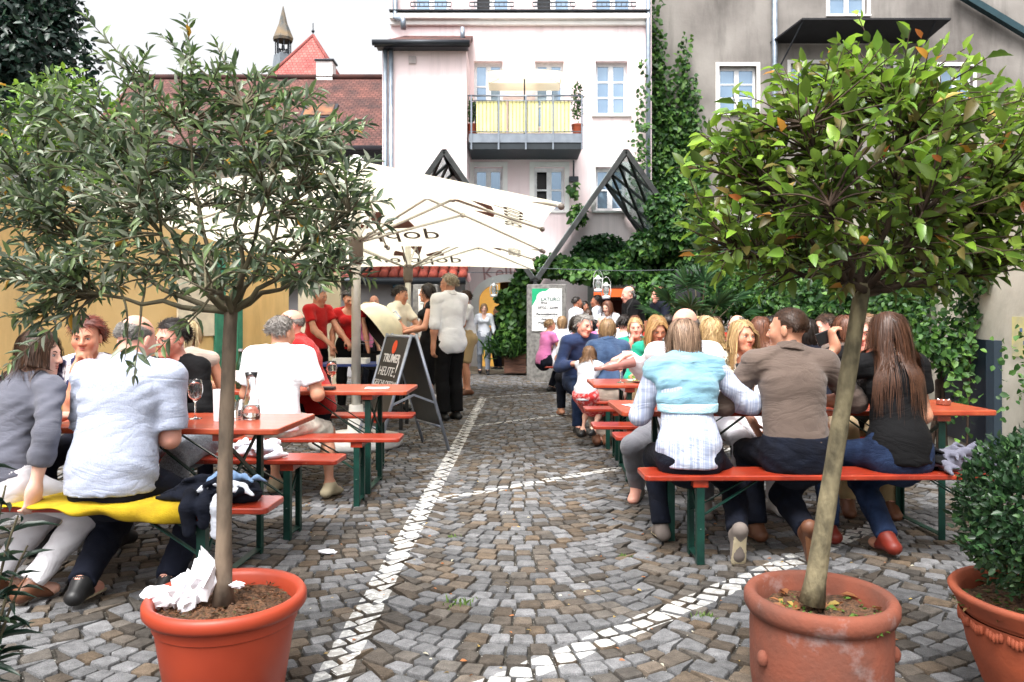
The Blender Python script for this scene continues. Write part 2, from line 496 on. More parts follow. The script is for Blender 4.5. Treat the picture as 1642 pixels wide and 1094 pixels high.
def tile_rows(m, su, sv):
    """courses of small tiles as relief and colour: too far away to tell apart"""
    n = m.node_tree; L = n.links
    bs = n.nodes['Principled BSDF']; tc = n.nodes.new('ShaderNodeTexCoord')
    br = n.nodes.new('ShaderNodeTexBrick'); br.inputs['Scale'].default_value = 1; br.inputs['Brick Width'].default_value = su; br.inputs['Row Height'].default_value = sv
    br.inputs['Mortar Size'].default_value = .018; br.inputs['Color1'].default_value = (1, 1, 1, 1); br.inputs['Color2'].default_value = (.62, .6, .62, 1); br.inputs['Mortar'].default_value = (.3, .27, .27, 1)
    L.new(tc.outputs['UV'], br.inputs['Vector'])
    old = [l for l in L if l.to_socket == bs.inputs['Base Color']][0].from_socket
    mu = n.nodes.new('ShaderNodeMix'); mu.data_type = 'RGBA'; mu.blend_type = 'MULTIPLY'; mu.inputs['Factor'].default_value = .8
    L.new(old, mu.inputs['A']); L.new(br.outputs['Color'], mu.inputs['B']); L.new(mu.outputs['Result'], bs.inputs['Base Color'])
    bp = n.nodes.new('ShaderNodeBump'); bp.inputs['Distance'].default_value = .04; bp.inputs['Strength'].default_value = .9
    L.new(br.outputs['Fac'], bp.inputs['Height']); bp.invert = True; L.new(bp.outputs[0], bs.inputs['Normal'])
tile_rows(m_redtile, .19, .16)
m_towertile = M('tower roof tiles', srgb(196, 112, 104), .9, col2=srgb(168, 92, 88), nscale=1.2)
tile_rows(m_towertile, .22, .24)

def streaks(m, amt=.2, sx=2.2, sz=.16):
    """rain streaks and patchy grime on render"""
    n = m.node_tree; L = n.links; bs = n.nodes['Principled BSDF']; g = n.nodes.new('ShaderNodeNewGeometry'); mp = n.nodes.new('ShaderNodeMapping'); mp.inputs['Scale'].default_value = (sx, sx, sz); L.new(g.outputs['Position'], mp.inputs['Vector'])
    no = n.nodes.new('ShaderNodeTexNoise'); no.inputs['Scale'].default_value = 1.6; no.inputs['Detail'].default_value = 8; no.inputs['Roughness'].default_value = .65; L.new(mp.outputs[0], no.inputs['Vector'])
    mr = n.nodes.new('ShaderNodeMapRange'); mr.inputs['From Min'].default_value = .48; mr.inputs['From Max'].default_value = .75; mr.inputs['To Min'].default_value = 1; mr.inputs['To Max'].default_value = 1 - amt; L.new(no.outputs['Fac'], mr.inputs['Value'])
    old = [l for l in L if l.to_socket == bs.inputs['Base Color']][0].from_socket; vm = n.nodes.new('ShaderNodeVectorMath'); vm.operation = 'SCALE'; L.new(old, vm.inputs[0]); L.new(mr.outputs[0], vm.inputs['Scale']); L.new(vm.outputs[0], bs.inputs['Base Color'])
streaks(m_pink, .22); streaks(m_greyw, .45, 1.2, .2)
def roof_plane(name, a, b, c, d, mat, parent, thick=.12):
    """a,b lower edge, c,d upper edge (c above b); UV in metres so that tile courses keep their size"""
    a, b, c, d = map(Vector, (a, b, c, d))
    n = (b - a).cross(d - a).normalized() * thick
    mb = MB().prism([a, b, c, d], -n)
    o = mb.build(name, mat, parent)
    uv = o.data.uv_layers.new(name='UVMap')
    u = (b - a).normalized(); v = (d - a) - u * (d - a).dot(u); v.normalize()
    for lp in o.data.loops:
        q = o.data.vertices[lp.vertex_index].co - a
        uv.data[lp.index].uv = (q.dot(u), q.dot(v))
    return o

def wall_open(name, x0, x1, z0, z1, Y, openings, mat, parent, depth=.28):
    """front wall at plane Y facing -Y with rectangular holes and reveals"""
    xs = sorted(set([x0, x1] + [o[0] for o in openings] + [o[1] for o in openings]))
    zs = sorted(set([z0, z1] + [o[2] for o in openings] + [o[3] for o in openings]))
    xs = [x for x in xs if x0 <= x <= x1]; zs = [z for z in zs if z0 <= z <= z1]
    mb = MB()
    for i in range(len(xs) - 1):
        for j in range(len(zs) - 1):
            cx = (xs[i] + xs[i + 1]) / 2; cz = (zs[j] + zs[j + 1]) / 2
            if any(o[0] < cx < o[1] and o[2] < cz < o[3] for o in openings): continue
            mb.add([(xs[i], Y, zs[j]), (xs[i + 1], Y, zs[j]), (xs[i + 1], Y, zs[j + 1]), (xs[i], Y, zs[j + 1])], [(0, 1, 2, 3)])
    for o in openings:
        a, b, c, d = o[0], o[1], max(o[2], z0), min(o[3], z1); Z = Y + depth
        mb.add([(a, Y, c), (a, Z, c), (a, Z, d), (a, Y, d)], [(3, 2, 1, 0)])
        mb.add([(b, Y, c), (b, Z, c), (b, Z, d), (b, Y, d)], [(0, 1, 2, 3)])
        mb.add([(a, Y, c), (b, Y, c), (b, Z, c), (a, Z, c)], [(0, 1, 2, 3)])
        mb.add([(a, Y, d), (b, Y, d), (b, Z, d), (a, Z, d)], [(3, 2, 1, 0)])
    return mb.build(name, mat, parent)

def window(parent, x0, x1, z0, z1, Y, rows=3, sill=True, dark=(), surround=0, depth=.18, bars=True, mat_pane=None):
    """a two-leaf casement set back in its opening: frame with glazing bars, panes, sill"""
    mb = MB(); yf = Y + depth; w = .07
    mb.span(x0, x0 + w, yf, yf + .06, z0, z1); mb.span(x1 - w, x1, yf, yf + .06, z0, z1)
    mb.span(x0 + w, x1 - w, yf, yf + .06, z1 - w * 1.4, z1); mb.span(x0 + w, x1 - w, yf, yf + .06, z0, z0 + w * 1.2)
    cx = (x0 + x1) / 2
    mb.span(cx - .065, cx + .065, yf - .012, yf + .05, z0 + w * 1.2, z1 - w * 1.4)
    fr = mb.build('window', m_frame, parent)
    za, zb = z0 + w * 1.2, z1 - w * 1.4
    for k in range(1, rows):
        zz = za + (zb - za) * k / rows
        for (a, b) in ((x0 + w, cx - .065), (cx + .065, x1 - w)): MB().span(a, b, yf + .008, yf + .045, zz - .022, zz + .022).build('glazing_bar', m_frame, fr)
    for s, (a, b) in enumerate(((x0 + w, cx - .065), (cx + .065, x1 - w))):
        for k in range(rows):
            lo = za + (zb - za) * k / rows + (.022 if k else 0); hi = za + (zb - za) * (k + 1) / rows - (.022 if k < rows - 1 else 0)
            dk = s in dark
            yy = yf + (.028 if not dk else .2)
            MB().span(a, b, yy, yy + .008, lo, hi).build('pane', m_panedk if dk else (mat_pane or m_pane), fr)
    if sill:
        MB().span(x0 - .1, x1 + .1, Y - .07, Y + depth - .002, z0 - .06, z0 - .003).build('sill', m_whitep, fr, bevel=.008)
    if surround:
        s = surround; sm = MB()
        for (a, b, c, d) in ((x0 - s, x0, z0 - .003, z1 + s), (x1, x1 + s, z0 - .003, z1 + s), (x0, x1, z1, z1 + s)):
            sm.span(a + .001, b - .001, Y - .025, Y - .002, c, d)
        sm.build('surround', m_whitep, fr)
    return fr

# ------------------------------------------------------------------ pink house
YP = 20.5
pink = empty('pink_house', (0, YP, 0), 0, 'tall pale pink house with white windows and a yellow screened balcony', 'house')
def built_at(o, parent):   # keep world coordinates when parenting to an Empty at a place
    o.parent = parent; o.matrix_parent_inverse = parent.matrix_world.inverted(); return o
pink.location = (0, 0, 0)
def xr(a, b, Y): return PX(a, Y), PX(b, Y)
def zr(t, b, Y): return PZ(b, Y), PZ(t, Y)
ops = []
wins = []
for (a, b, t, bt, rows, dark, sur) in [(760, 806, 98, 205, 3, (), 0), (858, 904, 98, 205, 3, (), 0), (955, 1006, 98, 184, 3, (), 0),
                                       (760, 806, 268, 338, 2, (), .13), (857, 905, 268, 338, 2, (0,), .13), (955, 1003, 268, 338, 2, (), .13),
                                       (663, 720, -70, 17, 2, (), 0), (760, 818, -70, 17, 2, (0,), 0), (858, 916, -70, 17, 2, (0,), 0), (953, 1014, -70, 17, 2, (), 0)]:
    x0, x1 = xr(a, b, YP); z0, z1 = zr(t, bt, YP)
    ops.append((x0, x1, z0, z1)); wins.append((x0, x1, z0, z1, rows, dark, sur, t))
ax0, ax1 = xr(768, 862, YP); arch_top = PZ(452, YP)
ops_all = ops + [(ax0, ax1, -.1, arch_top)]
bd0, bd1 = xr(952, 1000, YP)
ops_all.append((bd0, bd1, -.1, PZ(462, YP)))
PX0, PX1 = PX(627, YP), PX(1045, YP)
wall_open('wall', PX0, PX1, -.1, 13.5, YP, ops_all, m_pink, pink)
for (x0, x1, z0, z1, rows, dark, sur, t) in wins:
    window(pink, x0, x1, z0, z1, YP, rows, t not in (-70,) and not (t == 98 and x1 < PX(930, YP)), dark, sur)
# side and back of the house so that it has depth
MB().span(PX0 + .01, PX1 - .01, YP + .9, YP + 9, -.1, 13.5).build('rear_body', m_panedk, pink)
MB().add([(PX0, YP, -.1), (PX0, YP + 9, -.1), (PX0, YP + 9, 13.5), (PX0, YP, 13.5)], [(3, 2, 1, 0)]).build('side_wall', m_pink, pink)
# arch: white surround, spandrels and the warm room behind
def arch(parent, x0, x1, zt, Y):
    cx = (x0 + x1) / 2; hw = (x1 - x0) / 2; spring = zt - hw * .62
    n = 14; pts = [(cx - hw * math.cos(math.pi * k / n), spring + (zt - spring) * math.sin(math.pi * k / n)) for k in range(n + 1)]
    mb = MB()
    for k in range(n):
        (xa, za), (xb, zb) = pts[k], pts[k + 1]
        mb.add([(xa, Y + .002, za), (xb, Y + .002, zb), (xb, Y + .002, zt + .01), (xa, Y + .002, zt + .01)], [(0, 1, 2, 3)])
        mb.add([(xa, Y + .002, za), (xb, Y + .002, zb), (xb, Y + .28, zb), (xa, Y + .28, za)], [(3, 2, 1, 0)])
    mb.build('arch', m_pink, parent)
    s = MB()
    o = [(cx - (hw + .2) * math.cos(math.pi * k / n), spring + (zt + .2 - spring) * math.sin(math.pi * k / n)) for k in range(n + 1)]
    pin = [(pts[0][0], 0)] + pts + [(pts[-1][0], 0)]; pout = [(o[0][0], 0)] + o + [(o[-1][0], 0)]
    for k in range(len(pin) - 1):
        s.prism([(pin[k][0], Y - .004, pin[k][1]), (pin[k + 1][0], Y - .004, pin[k + 1][1]), (pout[k + 1][0], Y - .004, pout[k + 1][1]), (pout[k][0], Y - .004, pout[k][1])], (0, -.035, 0))
    s.build('arch_surround', m_whitep, parent)
arch(pink, ax0, ax1, arch_top, YP)
m_warm = M('glowing ochre room wall', srgb(214, 150, 60), .9, emit=((.9, .5, .12), .25))  # plaster glows by itself to imitate light inside the room
m_brown = M('dark brown doorway', srgb(48, 30, 20), .8)
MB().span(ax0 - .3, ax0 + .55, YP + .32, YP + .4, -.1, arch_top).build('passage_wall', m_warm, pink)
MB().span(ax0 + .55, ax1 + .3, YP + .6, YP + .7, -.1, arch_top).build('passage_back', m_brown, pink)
MB().span(bd0, bd1, YP + .2, YP + .24, -.1, PZ(482, YP)).build('door', M('dark red door glass', (.05, .012, .008), .25), pink)
MB().span(bd0, bd1, YP + .2, YP + .24, PZ(476, YP), PZ(463, YP)).build('lit_transom', M('lit transom', (.4, .07, .02), .4, emit=((1, .18, .05), .5)), pink)
s = MB(); s.span(bd0 - .16, bd0 - .001, YP - .03, YP - .002, 0, PZ(462, YP)); s.span(bd1 + .001, bd1 + .16, YP - .03, YP - .002, 0, PZ(462, YP)); s.span(bd0 - .16, bd1 + .16, YP - .03, YP - .002, PZ(462, YP), PZ(462, YP) + .2)
s.build('door_surround', M('grey stone surround', srgb(150, 150, 146), .8), pink)
# cornice between the storeys
s = MB(); zc = PZ(22, YP)
for k, (d, h0, h1) in enumerate([(.10, -.33, -.2), (.2, -.197, -.06), (.13, -.057, .0)]):
    s.span(PX0 - .02, PX1 - .08, YP - d, YP - .002, zc + h0, zc + h1)
s.build('cornice', m_whitep, pink, bevel=.03)
MB().span(PX0 - .02, PX1 - .08, YP - .22, YP - .002, zc + .002, zc + .03).build('cornice_flashing', m_darkmetal, pink)
for (a, b) in ((663, 720), (757, 820), (858, 918), (953, 1015)):
    x0, x1 = xr(a - 4, b + 4, YP); r = MB(); z0, z1 = PZ(17, YP), PZ(7, YP)
    r.span(x0, x1, YP - .1, YP - .075, z1, z1 + .03); r.span(x0, x1, YP - .1, YP - .075, z0 + .06, z0 + .085)
    n = 9
    for k in range(n + 1): r.span(x0 + (x1 - x0) * k / n - .008, x0 + (x1 - x0) * k / n + .008, YP - .096, YP - .08, z0 + .085, z1)
    r.build('window_rail', m_darkmetal, pink)
# protruding wing on the left with its small tiled roof
YW = 19.0
wx0, wx1 = xr(613, 748, YW); wz = PZ(78, YW)
MB().span(wx0, wx1, YW, YP - .002, -.1, wz).build('wing', m_pink, pink)
roof_plane('wing_roof', (wx0 - .15, YW - .3, wz + .05), (wx1 + .08, YW - .3, wz + .05), (wx1 + .08, YP - .01, wz + .85), (wx0 + .35, YP - .01, wz + .85), m_redtile, pink)
g = MB(); g.tube([(wx0 - .18, YW - .36, wz + .02), (wx1 + .1, YW - .36, wz + .02)], .075, 8); g.build('gutter', m_darkmetal, pink, smooth=True)
g = MB(); g.span(wx0 - .1, wx1 + .05, YW - .3, YW - .003, wz - .06, wz + .03); g.build('eaves_board', m_darkmetal, pink)
g = MB(); g.tube([(wx0 + 1.9, YP - .6, wz + .5), (wx0 + 1.9, YP - .6, wz + .85)], .06, 8); g.build('vent_pipe', m_zinc, pink, smooth=True)
MB().span(wx0 + .65, wx0 + .83, YW - .05, YW - .003, wz - .38, wz - .2).build('wall_vent', M('vent grey', srgb(190, 180, 180), .6), pink, bevel=.01)
for k, (px, r) in enumerate(((619, .05), (628, .055))):
    x = PX(px, YW); MB().tube([(x, YW - .1, 0), (x, YW - .1, wz - .05)], r, 10).build('downpipe', m_zinc, pink, smooth=True)
xd = PX(641, YP)
MB().tube([(xd - .1, YP - .15, 13), (xd - .1, YP - .15, PZ(33, YP)), (xd + .02, YP - .3, PZ(37, YP)), (xd + .15, YP - .45, PZ(42, YP)), (xd + .16, YP - .45, PZ(57, YP))], .07, 10).build('downpipe', m_zinc, pink, smooth=True)
xd = PX(1038, YP)
MB().tube([(xd, YP - .13, 2.0), (xd, YP - .13, 13)], .065, 10).build('downpipe', m_zinc, pink, smooth=True)
# lettering over the arch
m_letter = M('faded brown lettering', srgb(196, 150, 150), .9)
text_obj('Kellerg', 'lettering', .52, m_letter, (PX(818, YP), YP - .012, PZ(436, YP)), (R(90), R(-6), 0), pink, extrude=.002)
m_yellow = M('yellow fabric screen', srgb(250, 244, 178), .8, col2=srgb(240, 232, 160), nscale=3)
# balcony
def balcony():
    yb0, yb1 = 19.2, YP
    x0, x1 = xr(752, 933, yb0); zs = PZ(222, yb0); zt = PZ(154, yb0)
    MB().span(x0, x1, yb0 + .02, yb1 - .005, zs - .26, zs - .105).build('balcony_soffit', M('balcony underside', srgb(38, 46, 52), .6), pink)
    s = MB(); s.span(x0, x1, yb0, yb0 + .06, zs - .10, zs + .12); s.span(x0, x0 + .06, yb0 + .06, yb1 - .005, zs - .10, zs + .12); s.span(x1 - .06, x1, yb0 + .06, yb1 - .005, zs - .10, zs + .12)
    s.build('balcony_beam', m_steel, pink)
    MB().span(x0 + .06, x1 - .06, yb0 + .06, yb1 - .005, zs - .05, zs + .08).build('balcony_slab', M('balcony slab', srgb(150, 150, 150), .8), pink)
    r = MB()
    r.tube([(x0 - .02, yb1, zt), (x0 - .02, yb0 - .02, zt), (x1 + .02, yb0 - .02, zt), (x1 + .02, yb1, zt)], .022, 8)
    for zz in (zs + .16, zt - .12): r.tube([(x0, yb0 - .02, zz), (x1, yb0 - .02, zz)], .012, 6)
    r.build('rail', m_steel, pink, smooth=True)
    for k in range(5):
        xx = x0 + .06 + (x1 - x0 - .1) * (k / 4 if k < 4 else 1)
        if k == 4: xx = x1
        MB().span(xx - .02, xx + .02, yb0 - .045, yb0 - .022, zs - .28, zt).build('rail_post', m_steel, pink)
    n = 26
    b = MB()
    xs0, xs1 = PX(762, yb0), PX(917, yb0)
    for k in range(n + 1):
        xx = xs0 + (xs1 - xs0) * k / n; b.tube([(xx, yb0 - .03, zs + .16), (xx, yb0 - .03, zt - .12)], .006, 5)
    b.build('balusters', m_darkmetal, pink)
    for k in range(3):
        a = xs0 + (xs1 - xs0) * k / 3 + .03; e = xs0 + (xs1 - xs0) * (k + 1) / 3 - .03
        mb = MB(); m = 24
        for q in range(m):
            xa = a + (e - a) * q / m; xb = a + (e - a) * (q + 1) / m
            ya = yb0 + .005 + .006 * math.sin(q * 1.6); yb_ = yb0 + .005 + .006 * math.sin((q + 1) * 1.6)
            mb.add([(xa, ya, zs + .14), (xb, yb_, zs + .14), (xb, yb_, zt - .13), (xa, ya, zt - .13)], [(0, 1, 2, 3)])
        mb.build('screen_panel', m_yellow, pink, smooth=True)
    g = MB(); xx = PX(926, yb0); g.tube([(xx, yb1 - .1, zs - .3), (xx, yb1 - .1, PZ(287, YP))], .022, 6); g.span(xx - .12, xx + .12, yb1 - .2, yb1 - .003, PZ(293, YP), PZ(285, YP)); g.build('drain_pipe', m_darkmetal, pink)
    return x0, x1, yb0, zs
bx0, bx1, byb, bzs = balcony()

# ------------------------------------------------------------------ grey house
YG = 22.5
grey = empty('grey_house', (0, 0, 0), 0, 'weathered grey rendered house with white casement windows and a dark canopy', 'house')
gops = []
for (a, b, t, bt) in [(1153, 1213, 106, 182), (1268, 1330, 102, 180), (1378, 1432, 102, 180), (1508, 1560, 106, 184), (1330, 1390, -60, 24), (1150, 1205, 370, 440)]:
    gops.append((*xr(a, b, YG), *zr(t, bt, YG)))
GX0, GX1 = PX(1045, YG) + .002, 19
wall_open('wall', GX0, GX1, -.1, 14.5, YG, gops, m_greyw, grey)
for o in gops: window(grey, *o, YG, 3, True, (), .1, depth=.14)
MB().span(GX0, GX1, YG + .9, YG + 9, -.1, 14.5).build('rear_body', m_panedk, grey)
MB().add([(GX0, YG, -.1), (GX0, YG + 9, -.1), (GX0, YG + 9, 14.5), (GX0, YG, 14.5)], [(3, 2, 1, 0)]).build('side_wall', m_greyw, grey)
cx0, cx1 = xr(1258, 1516, 21.3); zc = PZ(34, 21.3)
c = MB(); c.prism([(cx0, YG - .02, zc - .2), (cx1, YG - .02, zc - .2), (cx1 + .1, 21.2, zc), (cx0 + .45, 21.2, zc)], (0, 0, .05)); c.build('canopy', M('dark canopy felt', srgb(38, 38, 42), .8), grey)
c = MB(); c.bar((cx0 + .5, 21.25, zc), (cx0 - .1, YG - .03, zc - 1.6), .03, .03); c.bar((cx1 - .3, 21.25, zc), (cx1 - .5, YG - .03, zc - 1.6), .03, .03); c.build('canopy_strut', m_darkmetal, grey)
xd = PX(1240, YG); MB().tube([(xd, YG - .12, 1.5), (xd, YG - .12, 14)], .085, 10).build('downpipe', m_zinc, grey, smooth=True)
gv = MB(); gv.bar(P(1535, -12, YG - .2), P(1665, 66, YG - .2), .2, .18); gv.build('sloping_pipe', M('green copper pipe', srgb(44, 70, 78), .5, metal=.3), grey)

# ------------------------------------------------------------------ tiled-roof house, church tower, bell turret
thouse = empty('tiled_roof_house', (0, 0, 0), 0, 'long house with weathered red brown tiled roof, skylight and chimney', 'house')
tx0, tx1 = -14.0, PX(612, 25.0) + .25
ez, rz_, ye, yr = PZ(240, 25), PZ(126, 29), 25.0, 29.0
roof_plane('roof', (tx0, ye - .3, ez), (tx1, ye - .3, ez), (tx1, yr, rz_), (tx0, yr, rz_), m_redtile, thouse)
MB().span(tx0 + .2, tx1 - .05, ye + .1, yr + 4, -.1, ez - .05).build('wall', M('cream house wall', srgb(226, 214, 196), .9), thouse)
g = MB(); g.tube([(tx0, ye - .42, ez - .05), (tx1, ye - .42, ez - .05)], .09, 8); g.build('gutter', m_darkmetal, thouse, smooth=True)
MB().span(tx0 + .2, tx1, ye - .28, ye + .08, ez - .55, ez - .1).build('eaves_board', M('dark eaves', srgb(34, 34, 38), .8), thouse)
sl = MB(); q0, q1 = P(487, 203, 26.4), P(538, 180, 27.2)
cskx = (q0.x + q1.x) / 2
slope = math.atan2(rz_ - ez, yr - ye)
rot = Matrix.Rotation(slope, 3, 'X')
cc = Vector((cskx, 26.75, ez + (26.75 - ye) * (rz_ - ez) / (yr - ye) + .14))
sl.box(cc, (1.15, 1.0, .1), rot); sl.build('skylight', m_darkmetal, thouse)
MB().box(cc + Vector((0, -.02, .06)), (.95, .8, .05), rot).build('skylight_pane', M('skylight glass', (.06, .04, .03), .15, col2=(.3, .12, .05), nscale=2), thouse)
chx = PX(523, 29.2); MB().span(chx - .3, chx + .3, 28.9, 29.5, rz_ - .4, rz_ + .62).build('chimney', M('chimney plaster', srgb(232, 230, 228), .9), thouse)
MB().span(chx - .36, chx + .36, 28.84, 29.56, rz_ + .622, rz_ + .7).build('chimney_cap', m_darkmetal, thouse, bevel=.02)
rg = MB(); rg.tube([(tx0, yr, rz_ + .05), (tx1, yr, rz_ + .05)], .11, 8); rg.build('ridge_tiles', m_redtile, thouse, smooth=True)

tower = empty('church_tower', (0, 0, 0), 0, 'steep red tiled pyramid roof rising behind the long tiled roof', 'tower')
ty = 45.0; apex = P(502, 57, ty + 2.6)
hw = 2.35; tz = PZ(134, ty)
base = [(apex.x - hw, ty, tz), (apex.x + hw, ty, tz), (apex.x + hw, ty + 5.2, tz), (apex.x - hw, ty + 5.2, tz)]
for i, nm in enumerate(('roof_face', 'roof_face', 'roof_face', 'roof_face')):
    a, b = Vector(base[i]), Vector(base[(i + 1) % 4]); ap = Vector((apex.x, ty + 2.6, apex.z)); n_ = (b - a).cross(ap - a).normalized() * .02
    roof_plane(nm, a + n_ * 0, b, ap + (b - a).normalized() * .02, ap - (b - a).normalized() * .02, m_towertile, tower, .1)
hip = MB(); [hip.tube([b, (apex.x, ty + 2.6, apex.z)], .1, 6) for b in base]; hip.build('hip_tiles', m_towertile, tower, smooth=True)
MB().span(apex.x - hw + .15, apex.x + hw - .15, ty + .15, ty + 5.05, -.1, tz).build('wall', M('tower plaster', srgb(225, 218, 205), .9), tower)
f = MB(); f.tube([(apex.x, ty + 2.6, apex.z - .1), (apex.x, ty + 2.6, apex.z + .75)], .03, 6); f.ball((apex.x, ty + 2.6, apex.z + .25), .1); f.build('finial', m_darkmetal, tower)
turret = empty('bell_turret', (0, 0, 0), 0, 'slim open bell turret with pointed green brown spire', 'turret')
by = 53.0; bc = P(454, 52, by); hwz = .62
zs0, zs1, zs2 = PZ(122, by), PZ(62, by), PZ(10, by)
m_spire = M('weathered copper spire', srgb(122, 104, 80), .7, col2=srgb(80, 84, 84), nscale=1.5)
sp = MB(); sp.lathe([(.66, zs1 - .18), (.7, zs1), (.52, zs1 + .45), (.3, zs1 + 1.0), (.02, zs2)], 8, (bc.x, by, 0), True, True); sp.build('spire', m_spire, turret)
for k in range(8):
    a = math.pi * 2 * (k + .5) / 8; MB().tube([(bc.x + .5 * math.cos(a), by + .5 * math.sin(a), PZ(88, by)), (bc.x + .5 * math.cos(a), by + .5 * math.sin(a), zs1 - .1)], .045, 6).build('post', m_darkmetal, turret)
for k, (dx, dz) in enumerate(((0, 0), (-.25, -.2), (.25, -.25))):
    MB().lathe([(.17, 0), (.12, .1), (.1, .25), (.03, .32)], 10, (bc.x + dx, by, PZ(80, by) + dz)).build('bell', m_darkmetal, turret, smooth=True)
tb = MB(); tb.lathe([(.95, PZ(142, by)), (.72, PZ(105, by)), (.62, PZ(88, by))], 4, (bc.x, by, 0), True, True); tb.build('turret_base', M('grey roof lead', srgb(120, 128, 136), .6), turret)
MB().span(bc.x - .7, bc.x + .7, by - .6, by + .6, -.1, PZ(140, by)).build('shaft', MATS['tower plaster'], turret)

# ------------------------------------------------------------------ courtyard walls
m_ochre = M('ochre yellow plaster', srgb(226, 194, 140), .9, col2=srgb(214, 178, 120), nscale=.9, bump=.2, bscale=30, spec=.1)
streaks(m_ochre, .25, 1.5, .3)
lw = empty('yellow_wall', (0, 0, 0), 0, 'ochre yellow courtyard wall running behind the tables under the olive tree', 'wall')
A, B = Vector((-6.6, 4.2, 0)), Vector((-3.78, 13.2, 0))
d = (B - A).normalized(); nn = Vector((-d.y, d.x, 0))
H = 2.75
A0 = A; A = A0 - d * 4.5
MB().prism([A, B, B + nn * .3, A + nn * .3], (0, 0, H)).build('wall_body', m_ochre, lw)
MB().prism([A - nn * .06 + Vector((0, 0, H)), B - nn * .06 + Vector((0, 0, H)), B + nn * .36 + Vector((0, 0, H)), A + nn * .36 + Vector((0, 0, H))], (0, 0, .08)).build('coping', M('grey coping', srgb(150, 150, 155), .8), lw)
m_green = M('green painted wood', srgb(60, 132, 106), .55, col2=srgb(48, 112, 92), nscale=9)
def on_left_wall(t): return A0 + d * t
t0 = 6.75
for (a, b, z0, z1, mt, nm, dd) in ((t0, t0 + .75, 1.05, 2.2, M('cream shutter backing', srgb(226, 214, 190), .7), 'window_panel', .03), (t0 + .76, t0 + .98, .3, 2.3, m_green, 'shutter', .05), (t0 + 1.25, t0 + 1.38, .0, 2.3, m_green, 'shutter', .05)):
    a_, b_ = on_left_wall(a), on_left_wall(b)
    MB().prism([a_ - nn * .002 + Vector((0, 0, z0)), b_ - nn * .002 + Vector((0, 0, z0)), b_ - nn * dd + Vector((0, 0, z0)), a_ - nn * dd + Vector((0, 0, z0))], (0, 0, z1 - z0)).build(nm, mt, lw, bevel=.004)
# cream gate post / door at the wall's end, grey shed with small tiled roof behind the grill
shed = empty('tile_roofed_shed', (0, 0, 0), 0, 'low grey shed with a small red tiled roof behind the grill', 'shed')
ys = 17.6; sx0, sx1 = -6.5, PX(740, ys)
m_shed = M('grey shed render', srgb(150, 148, 150), .9, col2=srgb(120, 118, 120), nscale=1.2)
MB().span(sx0, sx1, ys, YW - .01, -.1, PZ(447, ys)).build('wall', m_shed, shed)
rp = roof_plane('roof', (sx0 - .1, ys - .35, PZ(449, ys)), (sx1 + .1, ys - .35, PZ(449, ys)), (sx1 + .1, YW - .01, PZ(449, ys) + .85), (sx0 - .1, YW - .01, PZ(449, ys) + .85), M('clay shed base', srgb(110, 52, 44), .9), shed, .06)
m_clay = M('clay roof tile', srgb(168, 78, 62), .85, col2=srgb(128, 58, 50), nscale=5)
tl = MB(); ln = Vector((0, YW - ys + .34, .85)); nseg = 6
for i in range(int((sx1 + .1 - PX(560, ys)) / .22)):
    x = sx1 + .05 - i * .22
    for r_ in range(nseg):
        a_ = Vector((x, ys - .37, PZ(449, ys) + .02)) + ln * (r_ / nseg) + Vector((0, 0, .05)); b_ = a_ + ln * (1.08 / nseg)
        tl.tube([a_, b_ + Vector((0, 0, -.03))], [.105, .09], 8)
tag(tl.build('roof_tiles', m_clay, shed, smooth=True), kind='stuff')
g = MB(); g.tube([(sx0 - .1, ys - .44, PZ(452, ys)), (sx1 + .12, ys - .44, PZ(452, ys))], .08, 8); g.build('gutter', m_darkmetal, shed, smooth=True)
hz = MB(); xx = PX(638, ys); hz.tube([(xx, ys - .3, PZ(453, ys)), (xx, ys - .2, PZ(470, ys)), (xx, ys - .1, PZ(490, ys)), (xx, ys - .1, 0)], [.09, .06, .05, .05], 8); hz.build('downpipe', M('blue grey pipe', srgb(80, 110, 130), .5), shed, smooth=True)
MB().span(PX(478, 13.6), PX(545, 13.6), 13.6, 13.7, 0, 2.1).build('door', M('cream door paint', srgb(224, 218, 198), .6, col2=srgb(212, 204, 184), nscale=3), shed)
MB().span(PX(516, 13.6), PX(519, 13.6), 13.57, 13.598, 0, 2.1).build('door_gap', m_darkmetal, shed)

# right courtyard wall
rw = empty('cream_wall', (0, 0, 0), 0, 'stained cream courtyard wall on the far side of the shrubs with a dark opening', 'wall')
A2, B2 = Vector((3.85, 5.2, 0)), Vector((6.0, 16.5, 0)); d2 = (B2 - A2).normalized(); n2 = Vector((d2.y, -d2.x, 0))
m_cream = M('stained cream plaster', srgb(206, 200, 186), .92, col2=srgb(150, 146, 132), nscale=1.3, detail=8, bump=.3, bscale=20, spec=.1, contrast=(.42, .75))
A2e = A2 - d2 * 4.5
MB().prism([A2e, A2e + n2 * .3, B2 + n2 * .3, B2], (0, 0, 3.1)).build('wall_body', m_cream, rw)
def on_right(t, z): return A2 + d2 * t + Vector((0, 0, z))
for (a, b, z0, z1, mt, nm, dd) in ((1.55, 2.75, .15, 1.12, M('dark blue board', srgb(26, 34, 46), .3), 'dark_window', .03), (1.35, 1.52, .05, 1.12, M('blue grey post', srgb(46, 60, 72), .6), 'post', .06),
                                   (.55, 1.15, 1.0, 1.32, M('yellow poster', srgb(214, 204, 140), .7, col2=srgb(180, 176, 150), nscale=6), 'poster', .006)):
    MB().prism([on_right(a, z0), on_right(b, z0), on_right(b, z0) - n2 * dd, on_right(a, z0) - n2 * dd], (0, 0, z1 - z0)).build(nm, mt, rw)
